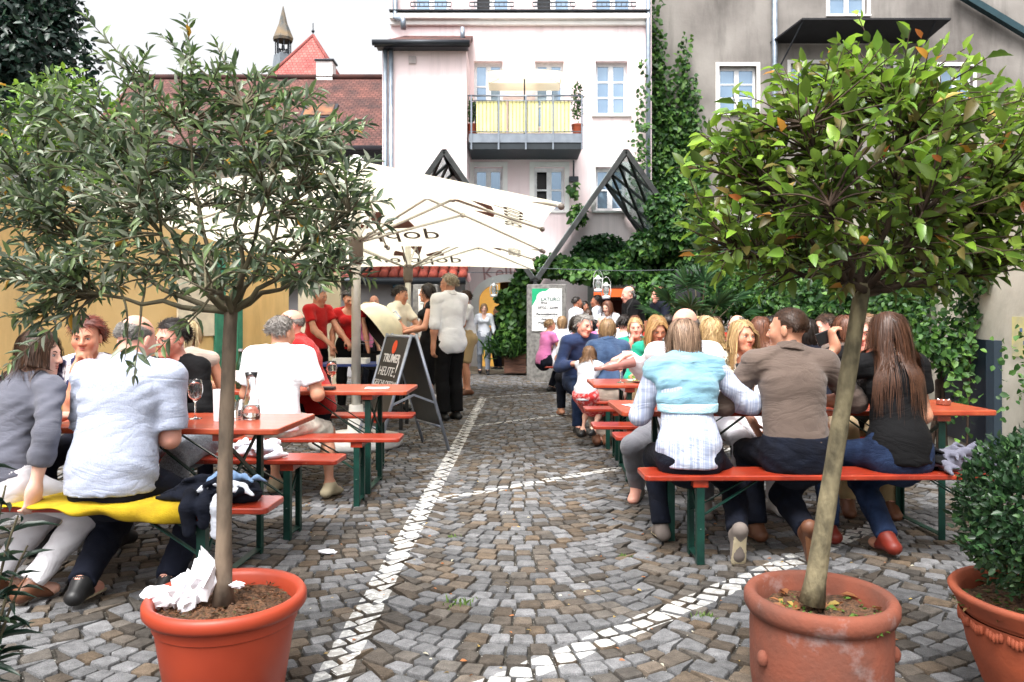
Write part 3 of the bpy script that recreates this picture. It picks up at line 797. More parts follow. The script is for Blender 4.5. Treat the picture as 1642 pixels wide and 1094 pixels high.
for k, (t, z) in enumerate(((.98, 1.2), (.86, 1.14), (.92, 1.1))):
    MB().prism([on_right(t - .02, z) - n2 * .007, on_right(t + .02, z) - n2 * .007, on_right(t + .02, z) - n2 * .01, on_right(t - .02, z) - n2 * .01], (0, 0, .03)).build('poster_print', M('blue print', srgb(96, 120, 160), .7), rw)

# kerb and raised threshold in front of the arch
m_slab = M('pale paving slabs', srgb(186, 172, 152), .85, col2=srgb(150, 138, 124), nscale=2)
tag(MB().span(-2.6, .55, 18.4, 20.48, -.01, .04).build('threshold', m_slab), kind='structure')
# ================================================================== THINGS
# ------------------------------------------------------------------ beer tables and benches
m_orange = M('orange varnished wood', (.36, .036, .012), .36, col2=(.22, .018, .007), nscale=9, detail=5, bump=.08, bscale=25, spec=.5, stretch=(1, 8, 1), coat=.3)
m_orange2 = M('worn orange varnish', (.42, .075, .027), .36, col2=(.29, .032, .012), nscale=7, detail=6, bump=.08, bscale=25, spec=.5, stretch=(1, 8, 1), coat=.3)
# scuffed pale patches on the varnish
for _m in (m_orange, m_orange2):
    _n = _m.node_tree; _L = _n.links; _bs = _n.nodes['Principled BSDF']
    _t = _n.nodes.new('ShaderNodeTexCoord'); _w = _n.nodes.new('ShaderNodeTexNoise'); _w.inputs['Scale'].default_value = 30; _w.inputs['Detail'].default_value = 8; _w.inputs['Roughness'].default_value = .75
    _L.new(_t.outputs['Object'], _w.inputs['Vector'])
    _r = _n.nodes.new('ShaderNodeMapRange'); _r.inputs['From Min'].default_value = .60; _r.inputs['From Max'].default_value = .70; _r.inputs['To Max'].default_value = .5; _L.new(_w.outputs['Fac'], _r.inputs['Value'])
    _x = _n.nodes.new('ShaderNodeMix'); _x.data_type = 'RGBA'; _x.inputs['B'].default_value = (.62, .33, .2, 1)
    _o = [l for l in _L if l.to_socket == _bs.inputs['Base Color']][0].from_socket
    _L.new(_o, _x.inputs['A']); _L.new(_r.outputs[0], _x.inputs['Factor']); _L.new(_x.outputs['Result'], _bs.inputs['Base Color'])
m_legs = M('dark green steel', srgb(24, 66, 56), .4, col2=srgb(18, 50, 44), nscale=12, metal=.2)
def slab_round(L, W, z0, z1, r=.03, n=4):
    pts = []
    for (cx, cy, a0) in ((L / 2 - r, -W / 2 + r, -90), (L / 2 - r, W / 2 - r, 0), (-L / 2 + r, W / 2 - r, 90), (-L / 2 + r, -W / 2 + r, 180)):
        for k in range(n + 1):
            a = R(a0 + 90 * k / n); pts.append((cx + r * math.cos(a), cy + r * math.sin(a), z0))
    return MB().prism(pts, (0, 0, z1 - z0))
def trestle(kind, mat_top):
    """table or bench: plank top, two folding green leg frames, braces"""
    table = kind == 'table'
    L, W, H_, T = (2.2, .62, .77, .03) if table else (2.2, .255, .475, .028)
    root = empty('beer_table' if table else 'beer_bench')
    slab_round(L, W, H_ - T, H_).build('top' if table else 'seat', mat_top, root, bevel=.006)
    lx = L / 2 - .30
    for s in (-1, 1):
        MB().span(s * lx - .04, s * lx + .04, -W * .44, W * .44, H_ - T - .036, H_ - T - .001).build('batten', mat_top, root)
        hw = W * .40 if table else W * .42
        for t in (-1, 1):
            g = MB(); g.span(s * lx - .02, s * lx + .02, t * hw - .003, t * hw + .003, .0, H_ - T - .037)
            g.span(s * lx + s * .014, s * lx + s * .02, t * hw - t * .036, t * hw - t * .0035, .0, H_ - T - .037)
            g.build('leg', m_legs, root)
        f = MB(); f.span(s * lx - .02, s * lx + .02, -hw + .004, hw - .004, .028, .034); f.build('foot_bar', m_legs, root)
        f = MB()
        if table:
            f.bar((s * lx, -hw, .40), (s * lx, hw, .70), .008, .022); f.bar((s * lx + .008, -hw, .70), (s * lx + .008, hw, .40), .008, .022)
        else:
            f.bar((s * lx, -hw, .18), (s * lx, hw, .40), .008, .02)
        f.build('cross_brace', m_legs, root)
        for t in (-1, 1):
            MB().bar((s * lx, t * hw * .8, H_ * .52), (s * (lx - (.48 if table else .32)), t * hw * .5, H_ - T - .012), .022, .006).build('diagonal_brace', m_legs, root)
    return root
tab0 = trestle('table', m_orange2); tab1 = None
ben0 = trestle('bench', m_orange)
used = set()
def place(proto, x, y, rz, label, cat, group):
    if proto in used: o = copy_tree(proto)
    else: o = proto; used.add(proto)
    o.location = (x, y, 0); o.rotation_euler = (0, 0, R(rz)); return tag(o, label, cat, group)
GT, GB = 'orange beer tables', 'orange beer benches'
place(tab0, -2.22, 4.15, -3, 'orange beer table with carafe and wine glass, behind the dotted shirt', 'table', GT)
place(ben0, -2.17, 3.58, -2, 'orange beer bench with a yellow cloth and folded denim jacket on it', 'bench', GB)
place(ben0, -2.12, 4.74, -3, 'orange beer bench between the carafe table and the white T-shirt man', 'bench', GB)
place(tab0, -1.87, 6.06, -1, 'orange beer table behind the white T-shirt, with napkin and rosé glass', 'table', GT)
place(ben0, -1.88, 5.52, 0, 'orange beer bench carrying the man in the white T-shirt', 'bench', GB)
place(ben0, -1.95, 6.80, 0, 'orange beer bench in front of the chalkboard sign and parasol foot', 'bench', GB)
place(tab0, 1.73, 4.83, 1, 'orange beer table with ashtrays at its free end by the box bush', 'table', GT)
place(ben0, 1.80, 4.26, 1, 'orange beer bench nearest the potted laurel, three people on it', 'bench', GB)
place(ben0, 1.83, 5.60, 0, 'orange beer bench on the far side of the napkin table', 'bench', GB)
place(tab0, 1.76, 6.62, 0, 'orange beer table with a salad plate and poured rosé glass', 'table', GT)
place(ben0, 1.73, 6.15, 0, 'orange beer bench just before the salad plate table', 'bench', GB)
place(ben0, 1.77, 7.28, 0, 'orange beer bench just behind the salad plate table', 'bench', GB)
place(tab0, 1.80, 8.45, 0, 'orange beer table in front of the smiling man in the blue shirt', 'table', GT)
place(ben0, 1.76, 7.90, 0, 'orange beer bench under the woman in the denim jacket', 'bench', GB)
place(ben0, 1.85, 9.12, 0, 'orange beer bench under the smiling man in the blue shirt', 'bench', GB)
place(tab0, 1.85, 10.6, 0, 'orange beer table in the middle of the far crowd', 'table', GT)
place(ben0, 1.85, 10.05, 0, 'orange beer bench before the far crowd table', 'bench', GB)
place(ben0, 1.85, 11.3, 0, 'orange beer bench behind the far crowd table', 'bench', GB)
place(tab0, 1.60, 14.0, 0, 'farthest orange beer table beside the stone sign pillar', 'table', GT)
place(ben0, 1.66, 13.55, 0, 'farthest orange beer bench, with the pink and white tops, by the sign pillar', 'bench', GB)

# ------------------------------------------------------------------ parasols
m_canvas = M('cream parasol canvas', srgb(244, 239, 220), .85, col2=srgb(236, 230, 208), nscale=2, translu=.52, bump=.06, bscale=200)
m_pole = M('light aluminium pole', srgb(206, 204, 198), .35, metal=.35)
m_hub = M('brown grey plastic hub', srgb(110, 100, 92), .5)
m_print = M('brown umbrella print', srgb(168, 132, 122), .8, translu=.3)
m_print2 = M('dark umbrella lettering', srgb(120, 112, 104), .8)
m_white = M('white plastic', srgb(236, 236, 234), .4)
def parasol(cx, cy, half, zr_, za, label):
    root = empty('parasol', (cx, cy, 0), 0, label, 'parasol', 'square cream parasols')
    top = Vector((0, 0, za))
    n = 10
    def pt(i, s, t):
        """panel i (0 near,1 right,2 far,3 left); s across -1..1, t from rim 0 to apex 1; scalloped rim, slight sag"""
        sag = -.05 * math.sin(math.pi * t) * (1 - s * s) * .6
        bow = .07 * (1 - s * s) * (1 - t)            # rim curves inwards between the ribs
        h = half * (1 - t) - bow
        x, y = s * half * (1 - t), -h
        v = Vector((x, y, zr_ + (za - zr_) * t + sag + .05 * (1 - s * s) * (1 - t)))
        a = i * math.pi / 2
        return Vector((v.x * math.cos(a) - v.y * math.sin(a), v.x * math.sin(a) + v.y * math.cos(a), v.z))
    for i in range(4):
        mb = MB(); vs = []; fs = []
        for a in range(n + 1):
            for b in range(n + 1): vs.append(pt(i, -1 + 2 * b / n, a / n * .999))
        for a in range(n):
            for b in range(n):
                q = a * (n + 1) + b; fs.append((q, q + 1, q + n + 2, q + n + 1))
        mb.add(vs, fs); mb.build('canopy_panel', m_canvas, root, smooth=True)
    for i in range(4):
        for mid in (0, 1):
            e = pt(i, -1 if not mid else 0, 0); u = (e - top)
            MB().tube([top + Vector((0, 0, -.06)), e + Vector((0, 0, -.03))], [.016, .012], 6).build('rib', m_pole, root, smooth=True)
            j = top + u * .52 + Vector((0, 0, -.05))
            MB().tube([Vector((0, 0, zr_ - .12)), j], .013, 6).build('strut', m_pole, root, smooth=True)
            MB().ball(j, .032, 8, 5).build('joint', m_pole, root, smooth=True)
            MB().ball(e + Vector((0, 0, -.03)), .028, 6, 4).build('rib_end', m_hub, root, smooth=True)
    MB().tube([(0, 0, .06), (0, 0, za - .02)], .047, 14).build('pole', m_pole, root, smooth=True)
    MB().lathe([(.06, zr_ - .34), (.075, zr_ - .28), (.075, zr_ - .10), (.06, zr_ - .06)], 14, cap0=True, cap1=True).build('hub', m_hub, root, smooth=True)
    MB().lathe([(.07, za - .05), (.09, za), (.03, za + .05)], 12, cap1=True).build('top_cap', m_white, root, smooth=True)
    MB().lathe([(.46, 0), (.48, .03), (.46, .10), (.3, .13), (.09, .16), (.07, .42)], 24, cap0=True, cap1=True).build('foot', m_white, root, smooth=True)
    # umbrella emblem and maker's word on the far and right panels, seen through the cloth
    for i in (2, 1):
        up = (pt(i, 0, .5) - pt(i, 0, .1)).normalized(); right = (pt(i, 1, 0) - pt(i, -1, 0)).normalized(); nrm = right.cross(up).normalized()
        base = pt(i, 0, .17); rot = Matrix((right, up, nrm)).transposed().to_euler()
        inn = -nrm if nrm.z > 0 else nrm
        text_obj('doppler', 'lettering', half * .22, m_print2, base + inn * .012, rot, root, extrude=.001, spacing=1.05)
        for k in range(5):
            a0, a1 = R(180 - 36 * k - 4), R(180 - 36 * (k + 1) + 4)
            mb = MB(); ro, ri = half * .19, half * (.0 if k == 2 else .06)
            c0 = pt(i, 0, .25) + inn * .012
            arc = [c0 + right * (ro * 1.15 * math.cos(a0 + (a1 - a0) * q / 5)) + up * (ro * 1.25 * math.sin(a0 + (a1 - a0) * q / 5)) for q in range(6)]
            inr = [c0 + right * (ri * 1.15 * math.cos(a1 + (a0 - a1) * q / 5)) + up * (ri * 1.25 * math.sin(a1 + (a0 - a1) * q / 5)) for q in range(6)]
            if k % 2 == 0: mb.prism(arc + inr, inn * .002); mb.build('emblem', m_print, root)
    return root
parasol(-1.6, 8.0, 1.98, 2.20, 2.93, 'large square cream parasol nearer the olive tree')
parasol(-1.62, 12.15, 2.03, 2.20, 2.93, 'square cream parasol farther back, over the standing white shirt man')

# ------------------------------------------------------------------ chalkboard A-frame
m_alu = M('blue grey aluminium', srgb(160, 168, 184), .35, metal=.6)
m_slate = M('chalkboard', (.016, .017, .019), .5, col2=(.03, .03, .032), nscale=4)
m_chalk = M('white chalk', srgb(225, 225, 225), .9)
m_logo = M('orange red print', srgb(222, 78, 40), .6)
A1, A2_, B1, B2_ = Vector((-.62, 7.69, 0)), Vector((-1.27, 7.31, 0)), Vector((-.94, 8.23, 0)), Vector((-1.585, 7.85, 0))
zt_ = 1.15
TN, TF = Vector((-.945, 7.50, zt_)), Vector((-1.262, 8.04, zt_))
ab = empty('chalkboard_sign', (0, 0, 0), 0, 'folding chalkboard sign with grey frame standing on the cobbles', 'sign')
def panel(n_foot, f_foot, shift):
    out = (n_foot - A1 if shift < 0 else n_foot - A2_)
    nt, ft = TN + Vector((.02 * shift, .012 * shift, 0)), TF + Vector((.02 * shift, .012 * shift, 0))
    for (t, b) in ((nt, n_foot), (ft, f_foot)):
        MB().tube([t, b], .016, 8).build('frame_leg', m_alu, ab, smooth=True)
    for k in (.02, .79):
        MB().tube([nt + (n_foot - nt) * k, ft + (f_foot - ft) * k], .014, 8).build('frame_rail', m_alu, ab, smooth=True)
    a, b = nt + (n_foot - nt) * .03, nt + (n_foot - nt) * .78
    c, d_ = ft + (f_foot - ft) * .78, ft + (f_foot - ft) * .03
    nrm = (b - a).cross(d_ - a).normalized()
    MB().prism([a - nrm * .004, b - nrm * .004, c - nrm * .004, d_ - nrm * .004], nrm * .008).build('board', m_slate, ab)
    return a, b, c, d_, nrm
panel(A1, B1, 1)
a, b, c, d_, nrm = panel(A2_, B2_, -1)
if nrm.x > 0: nrm = -nrm
right = (a - d_).normalized(); up = (a - b).normalized()   # seen from the left front
nrm = right.cross(up).normalized()
rot = Matrix((right, up, nrm)).transposed().to_euler()
mid = (a + d_) / 2
def on_board(u, v): return mid + right * u - up * v + nrm * .006
lg = MB(); pts = [on_board(.0 + .055 * math.cos(q * math.pi / 10), .10 + .07 * math.sin(q * math.pi / 10)) for q in range(20)]; lg.prism(pts, nrm * .002); lg.build('logo', m_logo, ab)
text_obj('TRUMER', 'lettering', .115, m_chalk, on_board(0, .22), rot, ab, bold=.003)
text_obj('HEUTE', 'lettering', .13, m_chalk, on_board(-.05, .355), rot, ab, shear=.1)
text_obj('!', 'lettering', .22, m_chalk, on_board(.19, .335), rot, ab, shear=.1)
text_obj('GESCHLOSSENE', 'lettering', .085, m_chalk, on_board(0, .475), rot, ab, shear=.1)
hb = MB(); m1, m2, m3 = A1 + (TN - A1) * .42, A2_ + (TN - A2_) * .42, TN + Vector((0, 0, -.58)); hb.bar(m1, m3, .014, .02); hb.bar(m3, m2, .014, .02); hb.build('hinge_stay', m_alu, ab)

# ------------------------------------------------------------------ stone sign pillar
m_stone = M('rough grey concrete', srgb(132, 130, 126), .95, col2=srgb(96, 94, 92), nscale=14, detail=8, bump=.8, bscale=60)
YS = 16.2
sp = empty('sign_pillar', (0, 0, 0), 0, 'tall concrete pillar with a green and white company sign', 'sign')
px0, px1 = xr(845, 908, YS)
MB().span(px0, px1, YS, YS + .36, -.02, PZ(456, YS)).build('pillar_block', m_stone, sp, bevel=.02)
q0, q1 = xr(853, 901, YS); z0, z1 = PZ(531, YS), PZ(463, YS)
MB().span(q0, q1, YS - .02, YS - .002, z0, z1).build('sign_plate', m_white, sp)
m_sgreen = M('sign green', srgb(24, 160, 110), .5)
MB().prism([(q0, YS - .023, z1), (q0 + .36, YS - .023, z1), (q0 + .12, YS - .023, z1 - .16), (q0, YS - .023, z1 - .36)], (0, -.002, 0)).build('green_corner', m_sgreen, sp)
dl = MB(); th = [(0, 0), (.05, .05), (.12, .085), (.2, .08), (.235, .045), (.2, .05), (.14, .05), (.09, .02), (.05, -.01), (.02, -.05), (-.01, -.06), (.0, -.02)]
dl.prism([(q0 + .1 + x, YS - .0265, z1 - .14 + y) for x, y in th], (0, -.002, 0)); dl.build('dolphin_emblem', m_white, sp)
m_ink = M('sign ink', srgb(60, 62, 66), .7)
m_inkg = M('sign grey green', srgb(60, 96, 88), .7)
cxs = (q0 + q1) / 2
for (t, x, dz, sz, al, mt) in (('LATURO', q1 - .03, .225, .105, 'RIGHT', m_inkg), ('Group', cxs - .06, .295, .05, 'CENTER', m_ink), ('07722 / 22399', cxs + .02, .40, .072, 'CENTER', m_ink), ('Personalservice', cxs, .53, .07, 'CENTER', m_ink),
                            ('Aus- und', cxs, .635, .066, 'CENTER', m_ink), ('Weiterbildung', cxs, .71, .066, 'CENTER', m_ink), ('P-Lo', cxs, .81, .066, 'CENTER', m_ink)):
    text_obj(t, 'lettering', sz, mt, (x, YS - .023, z1 - dz), (R(90), 0, 0), sp, align=al, bold=.0025)
for dz in (.58, .755): MB().span(q0 + .02, q1 - .02, YS - .0235, YS - .021, z1 - dz - .003, z1 - dz + .003).build('rule_line', m_ink, sp)
sp2 = empty('poster_pillar', (0, 0, 0), 0, 'grey stone slab with a pale poster behind the standing couple', 'sign')
y2 = 14.6; a0, a1 = xr(662, 702, y2)
MB().span(a0, a1, y2, y2 + .3, -.02, PZ(456, y2)).build('stone_slab', m_stone, sp2, bevel=.02)
MB().span(*xr(671, 696, y2), y2 - .02, y2 - .002, .6, PZ(464, y2)).build('poster', m_white, sp2)
for k in range(3): MB().span(*xr(674, 692 - 4 * k, y2), y2 - .0235, y2 - .021, PZ(480 + 4 * k, y2), PZ(479 + 4 * k, y2)).build('poster_line', m_inkg, sp2)

# ------------------------------------------------------------------ folded glass roof
m_glass = M('roof glass', (.55, .6, .6), .08, col2=(.42, .47, .47), nscale=1, trans=.0, spec=.6)
_n = m_glass.node_tree; _tr = _n.nodes.new('ShaderNodeBsdfTransparent'); _tr.inputs[0].default_value = (.86, .92, .92, 1); _ms = _n.nodes.new('ShaderNodeMixShader'); _ms.inputs[0].default_value = .4
_n.links.new(_tr.outputs[0], _ms.inputs[1]); _n.links.new(_n.nodes['Principled BSDF'].outputs[0], _ms.inputs[2]); _n.links.new(_ms.outputs[0], _n.nodes['Material Output'].inputs['Surface'])
m_gsteel = M('dark grey roof steel', srgb(62, 64, 64), .45, col2=srgb(44, 46, 46), nscale=6, metal=.3)
gr = empty('glass_gable_roof', (0, 0, 0), 0, 'folded glass roof with dark steel diamond lattice before the pink house', 'roof')
YF, YBk = 16.5, 20.3
va, vv = P(1003, 243, YF), P(858, 447, YF)
dx, dzr = va.x - vv.x, va.z - vv.z
def slope_panel(xa, xv, side):
    """one sloping glazed face from ridge x=xa down to valley x=xv"""
    ra, rb = Vector((xa, YF, va.z)), Vector((xa, YBk, va.z)); la, lb = Vector((xv, YF, vv.z)), Vector((xv, YBk, vv.z))
    for (p, q, w) in ((ra, la, .09), (rb, lb, .08), (ra, rb, .08), (la, lb, .10)): MB().bar(p, q, w, .1).build('rafter', m_gsteel, gr)
    nu, nv = 3, 3
    pt = lambda u, v: (ra * (1 - v) + la * v) * (1 - u) + (rb * (1 - v) + lb * v) * u
    nrm = (la - ra).cross(rb - ra).normalized()
    if nrm.z < 0: nrm = -nrm
    for i in range(nu):
        for j in range(nv):
            c = [pt(i / nu, j / nv), pt((i + 1) / nu, j / nv), pt((i + 1) / nu, (j + 1) / nv), pt(i / nu, (j + 1) / nv)]
            if not (side > 0 or True): continue
            MB().bar(c[0], c[2], .05, .06).build('lattice_bar', m_gsteel, gr); MB().bar(c[1], c[3], .05, .056).build('lattice_bar', m_gsteel, gr)
            MB().prism([q + nrm * .05 for q in c], nrm * .012).build('glass_pane', m_glass, gr)
slope_panel(va.x, vv.x + .05, -1)
slope_panel(va.x + .02, va.x + dx, 1)
xl = 2 * vv.x - va.x
slope_panel(xl, vv.x - .05, 1)
slope_panel(xl - .02, xl - dx, -1)
for x in (vv.x, va.x + dx, xl - dx): MB().span(x - .05, x + .05, YBk - .3, YBk - .2, 0, vv.z - .06).build('post', m_gsteel, gr)
MB().span(vv.x - .04, vv.x + .04, YF + .0, YF + .08, PZ(456, YS) + .003, vv.z - .06).build('post', m_gsteel, gr)

# wire with lanterns
def lantern(loc, label):
    r = empty('hurricane_lantern', loc, 0, label, 'lantern', 'hanging hurricane lanterns')
    m_lan = M('pale lantern tin', srgb(226, 228, 226), .35, metal=.3)
    MB().lathe([(.075, -.3), (.085, -.27), (.07, -.24), (.03, -.23)], 12, cap0=True).build('tank', m_lan, r, smooth=True)
    MB().lathe([(.035, -.23), (.06, -.16), (.055, -.1), (.035, -.06)], 12).build('chimney_glass', M('lantern glass', (.8, .84, .84), .1, trans=.8), r, smooth=True)
    MB().lathe([(.05, -.06), (.055, -.03), (.03, 0), (.025, .02)], 12, cap1=True).build('cowl', m_lan, r, smooth=True)
    for s in (-1, 1): MB().tube([(s * .075, 0, -.26), (s * .09, 0, -.15), (s * .075, 0, -.04), (s * .04, 0, -.02)], .009, 6).build('side_tube', m_lan, r, smooth=True)
    MB().tube([(-.08, 0, -.14), (-.09, 0, .0), (-.05, 0, .1), (0, 0, .125), (.05, 0, .1), (.09, 0, .0), (.08, 0, -.14)], .004, 5).build('bail', m_lan, r)
    return r
yl = 15.0
wire = MB(); wa, wb = P(862, 430, yl), P(1150, 430, yl)
wire.tube([wa + (wb - wa) * k / 10 + Vector((0, 0, -.05 * math.sin(math.pi * k / 10))) for k in range(11)], .008, 5)
tag(wire.build('wire', m_darkmetal), 'thin dark wire the two lanterns hang from', 'wire')
z_w = PZ(432, yl)
lantern((PX(959, yl), yl, z_w - .14), 'pale hurricane lantern hanging above the bar door, the higher of the pair')
lantern((PX(972, yl), yl, z_w - .27), 'pale hurricane lantern hanging above the bar door, the lower of the pair')
lantern((PX(792, 17.5), 17.5, PZ(455, 17.5)), 'pale hurricane lantern hanging in front of the arched passage')
wire = MB(); wire.tube([P(600, 437, 17.5), P(792, 437, 17.5), P(858, 436, 17.4)], .008, 5); tag(wire.build('wire', m_darkmetal), 'thin dark wire crossing in front of the arch', 'wire')
fl = MB(); fx = PX(751, 17.5); fz = PZ(438, 17.5); fl.prism([(fx - .03, 17.5, fz), (fx + .03, 17.5, fz), (fx + .06, 17.5, fz - .15), (fx, 17.5, fz - .22), (fx - .06, 17.5, fz - .15)], (0, .008, 0)); tag(fl.build('paper_pennant', M('dusty pink paper', srgb(190, 150, 150), .8)), 'small dusty pink pennant hanging from the wire by the arch', 'pennant')

# ------------------------------------------------------------------ barrel grill and serving table
m_enamel = M('cream enamel', srgb(236, 228, 196), .3, coat=.4)
m_black = M('black iron', (.012, .012, .013), .45)
gy = 10.3
gl = empty('barrel_grill', (PX(612, gy), gy, 0), R(0), 'round kettle grill with cream lid tipped open', 'grill')
bowl = MB(); prof = [(.02, .62), (.2, .64), (.33, .74), (.38, .86)]; bowl.lathe(prof, 24, cap0=True); bowl.build('bowl', m_black, gl, smooth=True)
lidm = MB(); lidm.lathe([(.41, 0), (.40, .1), (.33, .23), (.2, .32), (.03, .35)], 24, cap1=True)
lid = lidm.build('lid', m_enamel, gl, smooth=True); lid.location = (-.12, .15, 1.12); lid.rotation_euler = (R(-18), R(52), 0)
inn = MB().lathe([(.40, .006), (.33, .2), (.03, .33)], 24, cap1=True).build('lid_inside', m_black, lid, smooth=True)
MB().tube([(-.06, 0, .34), (-.06, 0, .40), (.06, 0, .40), (.06, 0, .34)], .012, 6).build('lid_handle', m_steel, lid, smooth=True)
for k in range(3):
    a = R(90 + 120 * k); MB().tube([(.25 * math.cos(a), .25 * math.sin(a), .7), (.36 * math.cos(a), .36 * math.sin(a), 0)], .014, 6).build('leg', m_black, gl)
st = empty('serving_table', (PX(588, 9.4), 9.4, 0), 0, 'dark serving table with blue edge holding trays beside the grill', 'table')
MB().span(-.55, .5, -.3, .3, .74, .77).build('table_top', M('blue table edge', srgb(40, 60, 120), .5), st, bevel=.004)
for k, (x, y) in enumerate(((-.5, -.26), (.45, -.26), (-.5, .26), (.45, .26))): MB().span(x - .02, x + .02, y - .02, y + .02, 0, .738).build('leg', m_black, st)
MB().span(-.45, .4, -.2, .2, .2, .23).build('shelf', m_black, st)
def tray(loc, sx, sy, h, mat, fill, label):
    r = empty('food_tray', loc, 0, label, 'tray')
    t = MB(); t.prism([(-sx, -sy, 0), (sx, -sy, 0), (sx, sy, 0), (-sx, sy, 0)], (0, 0, .008))
    for (x0, x1, y0, y1) in ((-sx, sx, -sy - .008, -sy - .0005), (-sx, sx, sy + .0005, sy + .008), (-sx - .008, -sx - .0005, -sy, sy), (sx + .0005, sx + .008, -sy, sy)): t.span(x0, x1, y0, y1, 0, h)
    t.build('dish', mat, r)
    f = MB()
    for k in range(26): f.ball((random.uniform(-sx * .8, sx * .8), random.uniform(-sy * .8, sy * .8), h * .5), (.03, .03, .022), 6, 4)
    tag(f.build('food', fill, r, smooth=True), kind='stuff')
tray((PX(565, 9.3), 9.25, .772), .19, .13, .06, m_white, M('pale rolls', srgb(222, 196, 150), .8), 'white tray of pale rolls on the serving table')
tray((PX(622, 9.3), 9.25, .772), .10, .12, .10, M('clear plastic', (.8, .82, .8), .2), M('yellow salad', srgb(220, 190, 90), .7), 'clear tub of yellow salad on the serving table')

# ------------------------------------------------------------------ loudspeaker, microphone, keyboard table
ysp = 13.2
lsp = empty('loudspeaker', (PX(1104, ysp), ysp, 0), R(-14), 'black loudspeaker on a stand above the fan palm', 'loudspeaker')
z0 = PZ(500, ysp)
MB().box((0, 0, z0 + .36), (.42, .34, .68)).build('cabinet', M('black speaker cabinet', (.014, .015, .018), .6), lsp, bevel=.02)
MB().box((0, -.172, z0 + .30), (.36, .01, .46)).build('grille', M('speaker grille', (.02, .021, .024), .8, bump=.6, bscale=300), lsp)
MB().lathe([(.02, 0), (.05, .02), (.07, .03)], 16, (0, 0, 0)).build('horn', m_black, lsp, smooth=True).matrix_local = Matrix.Translation((0, -.178, z0 + .56)) @ Matrix.Rotation(R(90), 4, 'X')
MB().tube([(0, 0, 0), (0, 0, z0 + .02)], .02, 8).build('stand_pole', m_black, lsp)
for k in range(3):
    a = R(30 + 120 * k); MB().tube([(0, 0, .75), (.45 * math.cos(a), .45 * math.sin(a), .01)], .013, 6).build('stand_leg', m_black, lsp)
ym = 12.3
mic = empty('microphone_stand', (PX(1006, ym), ym, 0), 0, 'microphone on a thin stand in front of the bald singer', 'microphone')
MB().tube([(0, 0, .01), (0, 0, 1.45), (.1, 0, 1.62)], .012, 6).build('stand', m_black, mic)
MB().ball((.115, 0, 1.645), (.035, .035, .045), 8, 6).build('microphone', m_black, mic, smooth=True)
MB().lathe([(.16, 0), (.15, .02), (.02, .03)], 16, cap0=True).build('base', m_black, mic)
kt = empty('mixing_table', (PX(990, 11.9), 11.9, 0), 0, 'small table with white mixing desk beside the singer', 'table')
MB().span(-.42, .45, -.25, .25, .96, .99).build('table_top', m_white, kt, bevel=.004)
MB().box((-.05, 0, 1.06), (.6, .35, .1), Matrix.Rotation(R(-12), 3, 'X')).build('mixing_desk', M('pale grey desk', srgb(176, 182, 188), .5), kt, bevel=.01)
for (x, y) in ((-.38, -.2), (.4, -.2), (-.38, .2), (.4, .2)): MB().tube([(x, y, 0), (x, y, .96)], .014, 6).build('leg', m_black, kt)
ms = empty('music_stand', (PX(1046, 12.0), 12.0, 0), 0, 'brown wooden music stand in front of the guitarist', 'music stand')
MB().box((0, 0, 1.16), (.24, .02, .22), Matrix.Rotation(R(-20), 3, 'X')).build('desk', M('brown wood panel', srgb(150, 92, 56), .5, col2=srgb(120, 70, 40), nscale=8, stretch=(1, 1, 8)), ms, bevel=.004)
MB().tube([(0, .03, 0), (0, .03, 1.1)], .012, 6).build('pole', m_black, ms); MB().lathe([(.14, 0), (.02, .03)], 12, (0, .03, 0), True).build('base', m_black, ms)
bn = empty('blue_bin', (PX(955, 14.6), 14.6, 0), 0, 'blue plastic bin behind the tables, before the bar door', 'bin')
MB().lathe([(.28, 0), (.36, .98)], 4, cap0=True).build('bin_body', M('blue bin plastic', srgb(30, 84, 150), .45), bn).rotation_euler = (0, 0, R(45))
MB().span(-.31, .31, -.31, .31, .985, 1.03).build('bin_lid', M('blue bin lid', srgb(36, 96, 168), .45), bn, bevel=.01)
# ================================================================== POTS, TREES, VINES
def leaf_mat(name, gloss=.35, translu=.3, und=None):
    return M(name, (1, 1, 1), gloss, col2=(.86, .9, .82), nscale=30, attr=True, spec=.45, translu=translu)
m_olive = leaf_mat('olive leaf', .36, .34)
m_laurel = leaf_mat('laurel leaf', .30, .42)
m_vine = leaf_mat('vine leaf', .5, .35)
m_box = leaf_mat('box leaf', .4, .25)
m_bark = M('grey brown bark', srgb(122, 106, 90), .9, col2=srgb(80, 70, 60), nscale=18, detail=6, bump=.5, bscale=50, stretch=(1, 1, .35))
m_bark2 = M('speckled olive grey bark', srgb(128, 118, 92), .9, col2=srgb(74, 68, 52), nscale=24, detail=8, bump=.7, bscale=60, stretch=(1, 1, .5))
m_twig = M('brown twigs', srgb(78, 62, 50), .85, col2=srgb(56, 44, 36), nscale=20)
m_twigg = M('green grey twigs', srgb(104, 98, 76), .8, col2=srgb(80, 72, 56), nscale=20)
m_soil = M('dark potting soil', srgb(62, 46, 34), 1.0, col2=srgb(104, 74, 52), nscale=60, detail=8, bump=1.0, bscale=90)

def pal(n, cols, wts, jit=.18):
    cols = np.array(cols); k = RNG.choice(len(cols), size=n, p=np.array(wts) / sum(wts))
    return cols[k] * (1 + RNG.uniform(-jit, jit, (n, 1)))

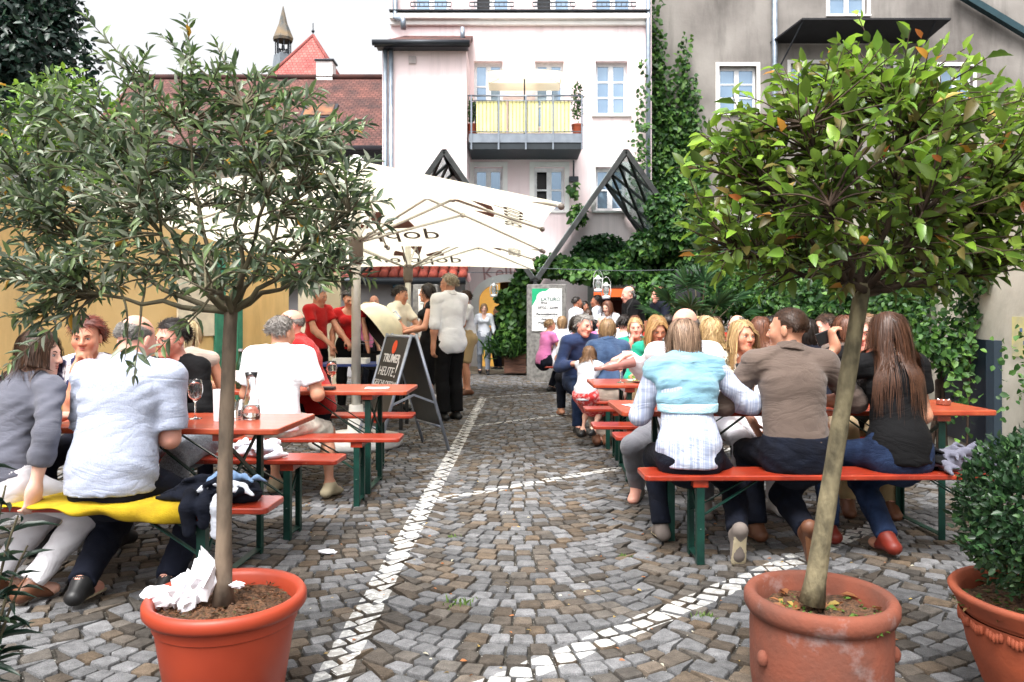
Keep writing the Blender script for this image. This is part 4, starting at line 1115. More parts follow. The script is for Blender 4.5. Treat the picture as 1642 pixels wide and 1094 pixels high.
def tubes_np(paths, radii, n=4):
    """many thin tubes as one mesh; paths list of (k,3)"""
    VV, QQ = [], []; off = 0
    ang = np.arange(n) * 2 * np.pi / n
    for p, r in zip(paths, radii):
        p = np.asarray(p); t = np.gradient(p, axis=0); t = unit(t)
        ref = np.where(np.abs(t[:, 2:3]) < .9, np.array([[0, 0, 1.]]), np.array([[1., 0, 0]]))
        a = unit(np.cross(t, ref)); b = np.cross(t, a); r = np.broadcast_to(np.asarray(r, float), (len(p),))
        V = p[:, None, :] + r[:, None, None] * (np.cos(ang)[None, :, None] * a[:, None, :] + np.sin(ang)[None, :, None] * b[:, None, :])
        VV.append(V.reshape(-1, 3)); k = len(p)
        i = np.arange(k - 1)[:, None] * n + np.arange(n)[None]; j = np.arange(k - 1)[:, None] * n + (np.arange(n)[None] + 1) % n
        QQ.append(np.stack([i, j, j + n, i + n], -1).reshape(-1, 4) + off); off += k * n
    return np.concatenate(VV), np.concatenate(QQ)

def bez(a, b, c, n=7):
    t = np.linspace(0, 1, n)[:, None]
    return (1 - t) ** 2 * a + 2 * t * (1 - t) * b + t ** 2 * c

def crown_tree(name, label, cat, base, fork, trunk_r, limbs, targets, twig_leaves, leaf_len, width, colf, m_leaf, m_trunk, m_tw, droop=.05, upb=.25, pair=True, curl=.15, spread=.8, jitlen=.3, trunk_bend=(0, 0), ntop=300):
    """trunk, limbs to the given points, a twig to every target point, leaves along each twig"""
    root = empty(name, base, 0, label, cat)
    base = np.array(base); fork = np.array(fork) - base
    tp = bez(np.zeros(3), fork * .5 + np.array([trunk_bend[0], trunk_bend[1], 0]), fork, 14)
    rr = np.interp(np.linspace(0, 1, 14), [0, .06, .2, 1], [trunk_r * 1.45, trunk_r * 1.15, trunk_r, trunk_r * .82]) * (1 + RNG.uniform(-.05, .05, 14))
    MB().tube([tuple(q) for q in tp], list(rr), 14).build('trunk', m_trunk, root, smooth=True)
    pts = []; paths, rads = [], []
    for L in limbs:
        L = np.array(L) - base; m = fork * .55 + L * .45; m[2] = fork[2] + (L[2] - fork[2]) * .25 + RNG.uniform(-.03, .03); m[:2] += RNG.uniform(-.05, .05, 2)
        pth = bez(fork - np.array([0, 0, .03]), m, L, 10); pth[1:-1] += RNG.normal(0, .008, (8, 3))
        paths.append(pth); rads.append(np.linspace(trunk_r * .46, trunk_r * .12, 10)); pts.append(pth[2:])
    allp = np.concatenate(pts)
    LB, LD, LN, LL, LC = [], [], [], [], []
    for T in targets:
        T = np.array(T) - base
        dd = np.linalg.norm(allp - T, axis=1) + np.maximum(0, allp[:, 2] - T[2]) * 1.5
        s = allp[np.argsort(dd)[RNG.integers(0, 3)]]
        v = T - s; ln = np.linalg.norm(v)
        if ln < .06: continue
        m = s + v * .5 + np.array([0, 0, upb * ln * RNG.uniform(-.4, .5)]) + RNG.normal(0, .06, 3) * ln
        end = T + np.array([0, 0, -droop * RNG.uniform(0, 1)])
        k = 8; pth = bez(s, m, end, k)
        paths.append(pth); rads.append(np.linspace(.0045, .0013, k))
        nl = max(4, int(twig_leaves * min(1.5, ln / .3)))
        ts = np.linspace(.28, 1.0, nl) + RNG.uniform(-.02, .02, nl); ts = np.clip(ts, 0, 1)
        idx = ts * (k - 1); i0 = np.minimum(idx.astype(int), k - 2); fr = (idx - i0)[:, None]
        B = pth[i0] * (1 - fr) + pth[i0 + 1] * fr; tg = unit(pth[i0 + 1] - pth[i0])
        for side in ((-1, 1) if pair else (1,)):
            pr = unit(np.cross(tg, RNG.normal(size=(nl, 3)))) if not pair else None
            if pair:
                ref = np.cross(tg, np.array([0.2, 0.1, 1.])); rot = RNG.uniform(0, np.pi, (nl, 1)); b2 = np.cross(tg, ref)
                pr = unit(unit(ref) * np.cos(rot) + unit(b2) * np.sin(rot)) * side
            D = unit(tg * RNG.uniform(.5, 1.0, (nl, 1)) + pr * spread + RNG.normal(0, .18, (nl, 3)))
            N_ = unit(np.array([0, 0, 1.]) + RNG.normal(0, .55, (nl, 3)))
            LB.append(B); LD.append(D); LN.append(N_); LL.append(leaf_len * (1 + RNG.uniform(-jitlen, jitlen, nl)) * (1 - .25 * (ts > .93)))
    LB, LD, LN, LL = np.concatenate(LB), np.concatenate(LD), np.concatenate(LN), np.concatenate(LL)
    LC = colf(LB + base, LD)
    V, Q = tubes_np(paths, rads, 5)
    br = mesh_np('branches', V, Q, m_tw, root); tag(br, kind='stuff')
    # the leaves that show largest: nearest the camera; each an object of its own
    wp = LB + base
    vis = np.abs(wp[:, 0] / wp[:, 1]) < .65
    score = np.linalg.norm(wp - np.array([0, 0, CH]), axis=1) + np.where(vis, 0, 5) - LL * 2
    order = np.argsort(score); first, rest = order[:ntop], order[ntop:]
    V, Fs, C = leaf_mass(LB[rest], LD[rest], LN[rest], LL[rest], width, LC[rest], curl=curl)
    cr = mesh_np('crown', V, Fs, m_leaf, root, col=C); tag(cr, kind='stuff')
    t = leaf_shape(width, .12, curl); var = {}
    for i in first:
        key = tuple(np.round(LC[i] * 14).astype(int))
        if key not in var:
            me_o = mesh_np('leaf', t, [LEAF_TRI, LEAF_QUAD], m_leaf, cr, col=np.tile(LC[i], (8, 1))); var[key] = me_o.data; o = me_o
        else:
            o = bpy.data.objects.new('leaf', var[key]); COL.objects.link(o); o.parent = cr
        D = Vector(LD[i]).normalized(); X = D.cross(Vector(LN[i])).normalized(); Z = X.cross(D)
        mt = Matrix((X, D, Z)).transposed().to_4x4() @ Matrix.Scale(LL[i], 4); mt.translation = LB[i]
        o.matrix_local = mt
    return root

def pot_profile(name, label, loc, prof, inner_r, soil_z, mat, n=48, cat='pot'):
    r = empty(name, loc, 0, label, cat)
    rim_i = max(i for i, q in enumerate(prof) if q[2] == 'body')
    MB().lathe([(a, z) for a, z, t in prof if t == 'body'], n, cap0=True).build('body', mat, r, smooth='auto')
    MB().lathe([(a, z) for a, z, t in prof if t == 'rim'], n).build('rim', mat, r, smooth=True)
    # uneven soil
    V, Fq = [], []
    k, m = 12, 36; V.append((0, 0, soil_z + .012))
    for i in range(1, k + 1):
        for j in range(m):
            a = 2 * math.pi * j / m; rr = inner_r * i / k
            V.append((rr * math.cos(a), rr * math.sin(a), soil_z + random.uniform(-.008, .012) - .01 * (i / k) ** 2))
    T = [(0, 1 + j, 1 + (j + 1) % m) for j in range(m)]
    for i in range(k - 1):
        for j in range(m):
            a = 1 + i * m; Fq.append((a + j, a + (j + 1) % m, a + m + (j + 1) % m, a + m + j))
    mesh_np('soil', np.array(V), [np.array(T), np.array(Fq)], m_soil, r)
    return r
m_plaspot = M('terracotta coloured plastic', srgb(162, 62, 38), .45, col2=srgb(148, 54, 33), nscale=5, spec=.4)
m_terra = M('weathered terracotta', srgb(128, 68, 49), .85, col2=srgb(92, 60, 50), nscale=7, detail=8, bump=.25, bscale=60, contrast=(.3, .75))
# lime bloom on the old pot
_n = m_terra.node_tree; _L = _n.links; _bs = _n.nodes['Principled BSDF']; _t = _n.nodes.new('ShaderNodeTexCoord'); _w = _n.nodes.new('ShaderNodeTexNoise'); _w.inputs['Scale'].default_value = 6; _w.inputs['Detail'].default_value = 9; _w.inputs['Roughness'].default_value = .65
_L.new(_t.outputs['Object'], _w.inputs['Vector']); _r = _n.nodes.new('ShaderNodeMapRange'); _r.inputs['From Min'].default_value = .56; _r.inputs['From Max'].default_value = .74; _r.inputs['To Max'].default_value = .7; _L.new(_w.outputs['Fac'], _r.inputs['Value'])
_x = _n.nodes.new('ShaderNodeMix'); _x.data_type = 'RGBA'; _x.inputs['B'].default_value = (.30, .27, .27, 1); _o = [l for l in _L if l.to_socket == _bs.inputs['Base Color']][0].from_socket
_L.new(_o, _x.inputs['A']); _L.new(_r.outputs[0], _x.inputs['Factor']); _L.new(_x.outputs['Result'], _bs.inputs['Base Color'])

D1 = 2.62
lp = P(363, 957, D1)
pot_l = pot_profile('plant_pot', 'smooth orange plastic pot holding the olive tree and crumpled tissues', (lp.x, lp.y, 0),
    [(.17, 0, 'body'), (.18, .01, 'body'), (.225, .295, 'body'), (.231, .30, 'body'), (.236, .335, 'body'), (.236, .34, 'rim'), (.252, .338, 'rim'), (.262, .352, 'rim'), (.262, .375, 'rim'), (.252, .390, 'rim'), (.236, .387, 'rim'), (.226, .372, 'rim'), (.220, .33, 'rim')], .222, .345, m_plaspot)
D2 = 2.62
rp_ = P(1315, 960, D2)
pot_r = pot_profile('plant_pot', 'weathered terracotta pot with thick rim holding the laurel tree', (rp_.x, rp_.y, 0),
    [(.205, 0, 'body'), (.212, .012, 'body'), (.226, .12, 'body'), (.228, .28, 'body'), (.222, .318, 'body'), (.222, .318, 'rim'), (.236, .325, 'rim'), (.246, .345, 'rim'), (.246, .372, 'rim'), (.236, .388, 'rim'), (.218, .390, 'rim'), (.205, .378, 'rim'), (.198, .3, 'rim')], .202, .325, m_terra)
for a in (R(200), R(-12)):
    MB().ball((.232 * math.cos(a), .232 * math.sin(a), .2), (.02, .02, .028), 10, 6).build('handle_knob', m_terra, pot_r, smooth=True)
D3 = 2.55
bp_ = P(1690, 945, D3)
pot_b = pot_profile('plant_pot', 'rounded terracotta bowl with shell garland relief holding the box bush', (bp_.x, bp_.y, 0),
    [(.13, 0, 'body'), (.14, .01, 'body'), (.205, .1, 'body'), (.25, .22, 'body'), (.272, .33, 'body'), (.276, .345, 'rim'), (.285, .365, 'rim'), (.302, .39, 'rim'), (.306, .402, 'rim'), (.298, .412, 'rim'), (.28, .408, 'rim'), (.268, .38, 'rim'), (.262, .33, 'rim')], .264, .36, M('smooth terracotta', srgb(158, 76, 47), .75, col2=srgb(124, 62, 42), nscale=6, bump=.15, bscale=60))
for k in range(14):
    a = R(110 + k * 15)
    for j in range(5):
        aa = a + R((j - 2) * 2.4); rr = .268
        MB().ball((rr * math.cos(aa), rr * math.sin(aa), .30 - abs(j - 2) * -.004), (.009, .009, .018), 6, 4).build('shell_relief', MATS['smooth terracotta'], pot_b, smooth=True)

# ---- olive
def shell_targets(n, centres, inner=.35):
    """points spread through a union of ellipsoids (c, r), more near the outside"""
    out = []
    vol = np.array([r[0] * r[1] * r[2] for c, r in centres]); vol /= vol.sum()
    for _ in range(n):
        c, r = centres[RNG.choice(len(centres), p=vol)]
        u = unit(RNG.normal(size=3)); q = inner + (1 - inner) * RNG.uniform() ** .6
        out.append(np.array(c) + u * np.array(r) * q)
    return out
def PP(px, py, Y): return tuple(P(px, py, Y))
random.seed(4)
obase = PP(358, 968, D1); ofork = PP(371, 487, D1)
ocent = [(PP(330, 240, 2.62), (.52, .46, .36)), (PP(120, 260, 2.7), (.42, .42, .34)), (PP(500, 260, 2.6), (.24, .36, .30)), (PP(60, 420, 2.6), (.32, .3, .14)), (PP(430, 390, 2.6), (.34, .36, .14)), (PP(250, 400, 2.55), (.4, .36, .12))]
ocent += [(PP(480, 440, 2.6), (.26, .3, .06)), (PP(300, 425, 2.6), (.5, .4, .10)), (PP(60, 480, 2.6), (.2, .25, .12))]
otg = shell_targets(480, ocent)
otg += [np.array(PP(*q)) for q in ((140, 25, 2.6), (160, 70, 2.6), (260, 40, 2.55), (300, 8, 2.6), (345, 50, 2.6), (375, 90, 2.6), (305, 70, 2.5), (85, 110, 2.6), (415, 110, 2.6), (590, 180, 2.6), (600, 240, 2.6), (620, 300, 2.6), (625, 350, 2.6), (600, 400, 2.6), (560, 440, 2.6), (545, 300, 2.5), (0, 300, 2.6), (10, 420, 2.55), (30, 520, 2.6), (5, 580, 2.5), (85, 500, 2.6), (200, 560, 2.5), (215, 600, 2.5), (250, 550, 2.5), (290, 520, 2.5), (15, 180, 2.6), (60, 140, 2.6), (510, 130, 2.6), (540, 200, 2.6))]
olimb = [PP(*q) for q in ((110, 470, 2.55), (220, 330, 2.4), (300, 200, 2.7), (390, 170, 2.55), (480, 300, 2.7), (545, 430, 2.6), (450, 230, 2.45), (60, 330, 2.75), (180, 200, 2.8), (330, 430, 2.2), (560, 340, 2.5), (280, 440, 2.95))]
def ocol(w, D):
    c = pal(len(w), [(.065, .095, .058), (.12, .17, .095), (.20, .28, .115), (.36, .39, .31)], [.22, .33, .23, .22])  # pale share: silvery undersides, raised to imitate sky-lit leaves
    y = RNG.uniform(size=len(w)) < .006; c[y] = (.5, .26, .03)
    young = (w[:, 2] > 1.95) & (RNG.uniform(size=len(w)) < .35); c[young] = c[young] * .3 + np.array([.13, .22, .06]) * .7
    return c
crown_tree('olive_tree', 'olive tree with slim grey trunk and narrow grey green leaves', 'tree', obase, ofork, .026, olimb, otg, 11, .052, .27, ocol, m_olive, m_bark, m_twigg, trunk_bend=(-.012, 0))

# ---- laurel
lbase = PP(1302, 968, D2); lfork = PP(1384, 455, D2)
lcent = [(PP(1400, 260, 2.62), (.62, .5, .40)), (PP(1215, 300, 2.6), (.28, .34, .30)), (PP(1590, 260, 2.6), (.30, .36, .32)), (PP(1390, 400, 2.6), (.62, .46, .15)), (PP(1390, 130, 2.6), (.3, .3, .16))]
ltg = shell_targets(900, lcent, .35)
ltg += [np.array(PP(*q)) for q in ((1375, 22, 2.55), (1345, 80, 2.55), (1400, 70, 2.5), (1450, 60, 2.6), (1520, 60, 2.6), (1290, 105, 2.5), (1175, 150, 2.6), (1130, 240, 2.6), (1100, 320, 2.6), (1095, 360, 2.6), (1115, 410, 2.6), (1150, 450, 2.6), (1610, 120, 2.6), (1625, 180, 2.6), (1635, 230, 2.6), (1480, 110, 2.5), (1420, 120, 2.4), (1240, 130, 2.6), (1200, 200, 2.5), (1560, 150, 2.5), (1450, 480, 2.45), (1520, 470, 2.5), (1600, 440, 2.5), (1300, 440, 2.35), (1220, 470, 2.6))]
llimb = [PP(*q) for q in ((1230, 300, 2.6), (1300, 200, 2.45), (1370, 150, 2.7), (1440, 170, 2.5), (1520, 220, 2.65), (1600, 300, 2.55), (1580, 430, 2.6), (1180, 400, 2.6), (1330, 330, 2.3), (1480, 340, 2.3), (1420, 300, 3.0), (1280, 420, 2.85), (1500, 430, 2.85))]
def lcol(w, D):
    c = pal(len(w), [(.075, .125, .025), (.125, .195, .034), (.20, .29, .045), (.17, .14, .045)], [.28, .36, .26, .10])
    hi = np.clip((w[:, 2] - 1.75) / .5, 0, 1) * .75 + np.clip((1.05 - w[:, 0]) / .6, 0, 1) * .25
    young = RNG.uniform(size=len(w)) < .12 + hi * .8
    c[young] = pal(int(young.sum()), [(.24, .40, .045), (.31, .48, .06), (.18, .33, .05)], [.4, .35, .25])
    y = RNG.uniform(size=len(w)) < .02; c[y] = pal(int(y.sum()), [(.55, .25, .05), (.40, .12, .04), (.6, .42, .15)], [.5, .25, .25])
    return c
crown_tree('laurel_tree', 'laurel standard tree with leaning trunk and broad glossy bright green leaves', 'tree', lbase, lfork, .031, llimb, ltg, 9, .060, .46, lcol, m_laurel, m_bark2, m_twig, droop=.02, upb=.3, pair=False, curl=.22, spread=.75, trunk_bend=(-.005, 0))

# ---- box bush
def bush(name, label, cat, c, rad, n, ll, width, cols, wts, mat, stem=True, stemlen=.12, parent_mat=None, flat=0, bounds=None):
    r = empty(name, (c[0], c[1], 0), 0, label, cat)
    u = unit(RNG.normal(size=(n, 3))); q = (1 - .5 * RNG.uniform(size=(n, 1)) ** 1.6)
    lump = 1 + .06 * np.sin(u[:, :1] * 9 + 1) * np.cos(u[:, 2:3] * 8) + RNG.normal(0, .025, (n, 1))
    B = u * np.array(rad) * q * lump + np.array([0, 0, c[2]])
    D = unit(u + RNG.normal(0, .7, (n, 3)) + np.array([0, 0, .4])); N_ = unit(u + RNG.normal(0, .6, (n, 3)) + np.array([0, 0, .3]))
    C = pal(n, cols, wts)
    V, Fs, CC = leaf_mass(B, D, N_, ll * (1 + RNG.uniform(-.3, .3, n)), width, C)
    tag(mesh_np('foliage', V, Fs, mat, r, col=CC), kind='stuff')
    if stem:
        st = MB()
        for k in range(7): st.tube([(random.uniform(-.03, .03), random.uniform(-.03, .03), c[2] - rad[2] - stemlen), (random.uniform(-.5, .5) * rad[0], random.uniform(-.5, .5) * rad[1], c[2])], [.012, .005], 5)
        st.build('stems', m_twig, r)
    return r
bush('box_bush', 'clipped dark green box ball in the shell garland bowl', 'shrub', (bp_.x, bp_.y, .665), (.285, .28, .275), 9000, .026, .55, [(.016, .044, .019), (.026, .068, .027), (.044, .105, .038), (.08, .17, .055)], [.35, .35, .2, .1], m_box)

# ---- low leafy plant at the left edge
def stem_plant(name, label, loc, stems, ll, width, cols, wts, mat, nl=14):
    r = empty(name, loc, 0, label, 'plant')
    paths, rads = [], []; LB, LD, LN = [], [], []
    for (dx, dy, h) in stems:
        pth = bez(np.array([dx * .1, dy * .1, 0]), np.array([dx * .3, dy * .3, h * .7]), np.array([dx, dy, h]), 10); paths.append(pth); rads.append(np.linspace(.007, .003, 10))
        t = np.linspace(.25, 1, nl); i0 = np.minimum((t * 9).astype(int), 8); B = pth[i0]; u = unit(RNG.normal(size=(nl, 3)) * np.array([1, 1, .25]))
        LB.append(B); LD.append(unit(u + np.array([0, 0, .35]))); LN.append(unit(np.array([0, 0, 1.]) + RNG.normal(0, .3, (nl, 3))))
    LB, LD, LN = map(np.concatenate, (LB, LD, LN)); n = len(LB)
    V, Q = tubes_np(paths, rads, 5); tag(mesh_np('stems', V, Q, m_twigg, r), kind='stuff')
    V, Fs, CC = leaf_mass(LB, LD, LN, ll * (1 + RNG.uniform(-.3, .3, n)), width, pal(n, cols, wts), curl=.35)
    tag(mesh_np('leaves', V, Fs, mat, r, col=CC), kind='stuff')
    return r
q = P(-40, 900, 2.35)
stem_plant('oleander', 'dark long leaved plant reaching in at the frame edge before the grey cardigan', (q.x, q.y, -.005), [(.10, -.05, .88), (.06, .05, .80), (.13, 0, .72), (-.03, .04, .92), (.14, .03, .62), (.12, .06, .52), (.02, -.06, .7)], .10, .2, [(.012, .03, .02), (.02, .045, .03), (.035, .07, .035)], [.4, .4, .2], m_olive, 16)

# ---- climbing and background foliage
def scatter_mass(name, label, cat, pts, nrm, ll, width, cols, wts, mat=None, kindtrunk=None, up=-.3, jit=.5, partname='foliage', group=None):
    c0 = np.array(pts).mean(0); r = empty(name, (c0[0], c0[1], 0), 0, label, cat, group)
    pts = np.asarray(pts) - np.array([c0[0], c0[1], 0]); n = len(pts)
    D = unit(RNG.normal(0, jit, (n, 3)) + np.array([0, 0, up]) + nrm * .35); N_ = unit(np.asarray(nrm) + RNG.normal(0, jit, (n, 3)) + np.array([0, 0, .35]))
    V, Fs, CC = leaf_mass(pts, D, N_, ll * (1 + RNG.uniform(-.35, .35, n)), width, pal(n, cols, wts))
    tag(mesh_np(partname, V, Fs, mat or m_vine, r, col=CC), kind='stuff')
    if kindtrunk:
        V, Q = tubes_np([np.asarray(k) - np.array([c0[0], c0[1], 0]) for k in kindtrunk[0]], kindtrunk[1], 6); mesh_np('stems', V, Q, m_twig, r)
    return r
def clump(c, rad, n, flat=None):
    u = unit(RNG.normal(size=(n, 3))); q = RNG.uniform(size=(n, 1)) ** .33
    return np.array(c) + u * np.array(rad) * q, u
def clumps(specs):
    a, b = zip(*[clump(c, r, n) for c, r, n in specs]); return np.concatenate(a), np.concatenate(b)
VG = [(.018, .056, .017), (.037, .105, .026), (.072, .172, .035), (.135, .27, .05)]
# creeper strip up the corner of the grey house
pts = []; 
for px in np.arange(1046, 1134, 1.5):
    top = 125 + 35 * math.sin(px * .13) + RNG.uniform(-55, 45) - (65 if px < 1066 else 0) + max(0, px - 1105) * 3
    for py in np.arange(top, 420, 3.6):
        if RNG.uniform() < (.8 if py < 180 else .98): pts.append(P(px + RNG.uniform(-3, 3), py, 22.3 - RNG.uniform(0, .3)))
pts = np.array([tuple(q) for q in pts])
scatter_mass('wall_creeper', 'tall green creeper climbing the corner of the grey house beside the pipe', 'creeper', pts, np.tile([0, -1., 0], (len(pts), 1)), .15, .75, VG, [.1, .3, .38, .22], kindtrunk=([np.array([tuple(P(1075, 430, 22.35)), tuple(P(1080, 250, 22.35)), tuple(P(1062, 120, 22.35))])], [np.array([.04, .03, .01])]))
pts = []
for k in range(9):
    x0 = RNG.uniform(1020, 1040); y0 = RNG.uniform(70, 330)
    for j in range(26): pts.append(tuple(P(x0 + RNG.normal(0, 5) + j * .5 * (1 if k % 2 else -.5), y0 + j * 2.2, 20.2)))
for k in range(240): pts.append(tuple(P(1030 + RNG.normal(0, 9), RNG.uniform(200, 330), 20.1 - RNG.uniform(0, .15))))
pts = np.array(pts)
scatter_mass('wall_creeper', 'thin creeper tendrils on the pink wall beside the long drainpipe', 'creeper', pts, np.tile([0, -1., 0], (len(pts), 1)), .12, .7, VG, [.1, .3, .4, .2])
# mass of vine over the glass roof and pergola
p1, n1 = clumps([(PP(1085, 400, 17.6), (.7, .9, .75), 3200), (PP(1015, 425, 17.6), (.6, .7, .35), 1700), (PP(1110, 440, 17.2), (.85, .9, .75), 2400), (PP(1075, 480, 16.6), (.9, .6, .6), 1800), (PP(1058, 335, 16.5), (.28, .2, .35), 480), (PP(1085, 375, 16.4), (.34, .25, .35), 600), (PP(1115, 415, 16.4), (.36, .25, .35), 650), (PP(1140, 445, 16.4), (.34, .25, .3), 500), (PP(1100, 330, 18.8), (.4, .5, .6), 900), (PP(1040, 395, 16.9), (.45, .4, .3), 900), (PP(1000, 440, 17.0), (.7, .4, .16), 700)])
scatter_mass('climbing_vine', 'dense dark green vine spilling down the glass roof behind the band', 'vine', p1, n1, .125, .8, VG, [.3, .35, .22, .13])
p1, n1 = clumps([(PP(905, 430, 16.9), (.75, .35, .16), 900), (PP(945, 440, 16.6), (.5, .3, .16), 500), (PP(880, 425, 16.9), (.3, .3, .2), 300), (PP(927, 345, 20.0), (.22, .15, .3), 170), (PP(920, 305, 20.2), (.10, .08, .22), 40)])
scatter_mass('grape_vine', 'pale green grape vine along the edge above the sign pillar', 'vine', p1, n1, .14, .9, VG, [.1, .25, .4, .25])
p1, n1 = clumps([(PP(965, 408, 19.6), (.75, .3, .5), 2000), (PP(935, 425, 18.6), (.5, .3, .25), 700), (PP(1015, 415, 19.4), (.55, .3, .38), 1000)])
scatter_mass('wall_ivy', 'ivy under the glass gable above the bar door, leaf colours darkened for shade', 'ivy', p1, n1, .12, .8, VG, [.6, .3, .1, .0])  # darkest leaf mix puts the shade beneath the roof into the colour
# grape vine and grasses in the wooden planter
pl = empty('wooden_planter', (PX(826, 18.0), 18.0, 0), 0, 'dark wooden planter box standing left of the sign pillar', 'planter')
m_plank = M('weathered planter boards', srgb(120, 84, 68), .8, col2=srgb(82, 60, 52), nscale=5, stretch=(1, 1, 6), bump=.3, bscale=20)
for k, (z0, z1) in enumerate(((.05, .26), (.265, .5))):
    for (x0, x1, y0, y1) in ((-.25, .25, -.25, -.22), (-.25, .25, .22, .25), (-.25, -.221, -.219, .219), (.221, .25, -.219, .219)): MB().span(x0, x1, y0, y1, z0, z1).build('board', m_plank, pl, bevel=.006)
MB().span(-.215, .215, -.215, .215, .05, .46).build('soil', m_soil, pl)
p1, n1 = clumps([(PP(822, 510, 17.9), (.32, .25, .65), 900), (PP(838, 470, 17.7), (.3, .25, .45), 500), (PP(820, 545, 17.8), (.4, .28, .3), 500), (PP(805, 475, 17.8), (.18, .15, .1), 70), (PP(845, 445, 17.5), (.25, .2, .25), 260)])
scatter_mass('grape_vine', 'bright grape vine climbing from the wooden planter by the arch', 'vine', p1, n1, .13, .95, VG, [.1, .3, .35, .25])
n = 420; B = np.array([PX(815, 17.85), 17.8, .5]) + RNG.normal(0, 1, (n, 3)) * np.array([.2, .14, .06]); Dd = unit(RNG.normal(0, .45, (n, 3)) + np.array([0, 0, 1.])); Nn = unit(RNG.normal(size=(n, 3)))
V, Fs, CC = leaf_mass(B, Dd, Nn, RNG.uniform(.25, .5, n), .05, pal(n, VG, [.2, .4, .3, .1]), curl=.5); g_ = empty('grass_plant', (0, 0, 0), 0, 'tuft of tall thin grass in the wooden planter', 'plant'); tag(mesh_np('blades', V, Fs, m_vine, g_, col=CC), kind='stuff')
# hedge of mixed shrubs along the cream wall
SH = [('rounded dark green shrub on the wall right behind the fan palm', (1165, 470, 14.0), (.9, .7, .8), 2200, [.4, .35, .2, .05]),
      ('pale flowering shrub on the wall between the palm and the laurel crown', (1215, 455, 13.0), (.7, .6, .7), 1900, [.1, .3, .35, .25]),
      ('fresh green shrub on the wall behind the brown shirt', (1290, 470, 11.5), (.75, .6, .75), 2200, [.15, .35, .35, .15]),
      ('dark shrub on the wall left of the laurel trunk', (1345, 455, 10.5), (.6, .55, .7), 1700, [.4, .35, .2, .05]),
      ('tall green shrub high on the wall under the laurel crown', (1240, 400, 14.5), (1.1, .6, .7), 2000, [.25, .4, .25, .1]),
      ('broad dark climber on the wall just behind the laurel trunk', (1400, 470, 9.4), (.6, .45, .7), 1900, [.35, .35, .2, .1]),
      ('mid green climber on the wall above the bearded man', (1330, 500, 10.0), (.6, .4, .5), 1500, [.25, .4, .25, .1]),
      ('loose green climber on the cream wall behind the long brown hair', (1470, 480, 8.4), (.6, .4, .6), 1500, [.2, .35, .3, .15]),
      ('hanging climber over the cream wall beside the dark window', (1540, 530, 7.2), (.5, .3, .46), 800, [.15, .35, .35, .15]),
      ('thick green climber topping the cream wall at the frame edge', (1600, 420, 7.0), (.6, .4, .35), 900, [.2, .35, .3, .15])]
for lab, (px, py, Y), rad, n, w in SH:
    c = P(px, py, Y); p1, n1 = clumps([((c.x, c.y, c.z), rad, int(n * 1.0)), ((c.x + rad[0] * .4, c.y - .1, c.z + rad[2] * .35), (rad[0] * .6, rad[1] * .6, rad[2] * .5), int(n * .4)), ((c.x - rad[0] * .5, c.y - .1, c.z - rad[2] * .3), (rad[0] * .55, rad[1] * .55, rad[2] * .5), int(n * .4))])
    stems = [np.array([(c.x + random.uniform(-.2, .2), c.y + .2, 0), (c.x + random.uniform(-.2, .2), c.y + .1, c.z * .6), (c.x + random.uniform(-.3, .3), c.y, c.z)]) for _ in range(3)]
    scatter_mass('climbing_shrub', lab, 'shrub', p1, n1, .085 if Y > 9 else .065, .62, VG, w, kindtrunk=(stems, [np.array([.03, .02, .008])] * 3), group='shrubs along the cream wall')
# tendrils with spaced leaves at the right edge
pts = []
for k in range(9):
    x0, y0 = RNG.uniform(1500, 1640), RNG.uniform(500, 560)
    for j in range(20): pts.append(tuple(P(x0 + RNG.normal(0, 6), y0 + j * RNG.uniform(5, 9), 5.9 + .0 * j)))
pts = np.array(pts); scatter_mass('trailing_vine', 'trailing vine with spaced leaves hanging against the cream wall', 'vine', pts, np.tile([0, -1., .2], (len(pts), 1)), .055, .75, VG, [.1, .3, .4, .2])
# fan palm
def fan_palm():
    c = P(1120, 560, 11.6); r = empty('fan_palm', (c.x, c.y, 0), 0, 'green fan palm with spiky fronds below the loudspeaker', 'palm')
    MB().tube([(0, 0, 0), (0, 0, .95)], [.07, .06], 8).build('trunk', m_bark, r, smooth=True)
    fr = [(-.45, -.1, 1.55), (-.22, -.2, 1.78), (.05, -.2, 1.85), (.3, -.1, 1.75), (.55, 0, 1.55), (-.6, 0, 1.35), (.65, -.1, 1.35), (.2, -.35, 1.5), (-.2, -.35, 1.45), (0, .2, 1.8)]
    for f in fr:
        f = np.array(f); st = np.array([0, 0, .95]); dirv = unit(f - st)
        fm = MB(); fm.tube([tuple(st), tuple((st + f) / 2 + np.array([0, 0, .03])), tuple(f)], [.012, .01, .008], 5); fo = fm.build('frond', m_twigg, r)
        n = 22; side = unit(np.cross(dirv, [0, 0, 1.])); upv = np.cross(side, dirv); ang = np.linspace(-1.9, 1.9, n)
        D = np.cos(ang)[:, None] * dirv + np.sin(ang)[:, None] * side + RNG.normal(0, .05, (n, 3)) + np.array([0, 0, -.1]); B = np.tile(f, (n, 1))
        V, Fs, CC = leaf_mass(B, D, np.tile(upv, (n, 1)), RNG.uniform(.30, .42, n), .075, pal(n, [(.05, .13, .05), (.08, .19, .07), (.03, .08, .035)], [.5, .3, .2]), curl=.1)
        mesh_np('blades', V, Fs, m_vine, fo, col=CC)
fan_palm()
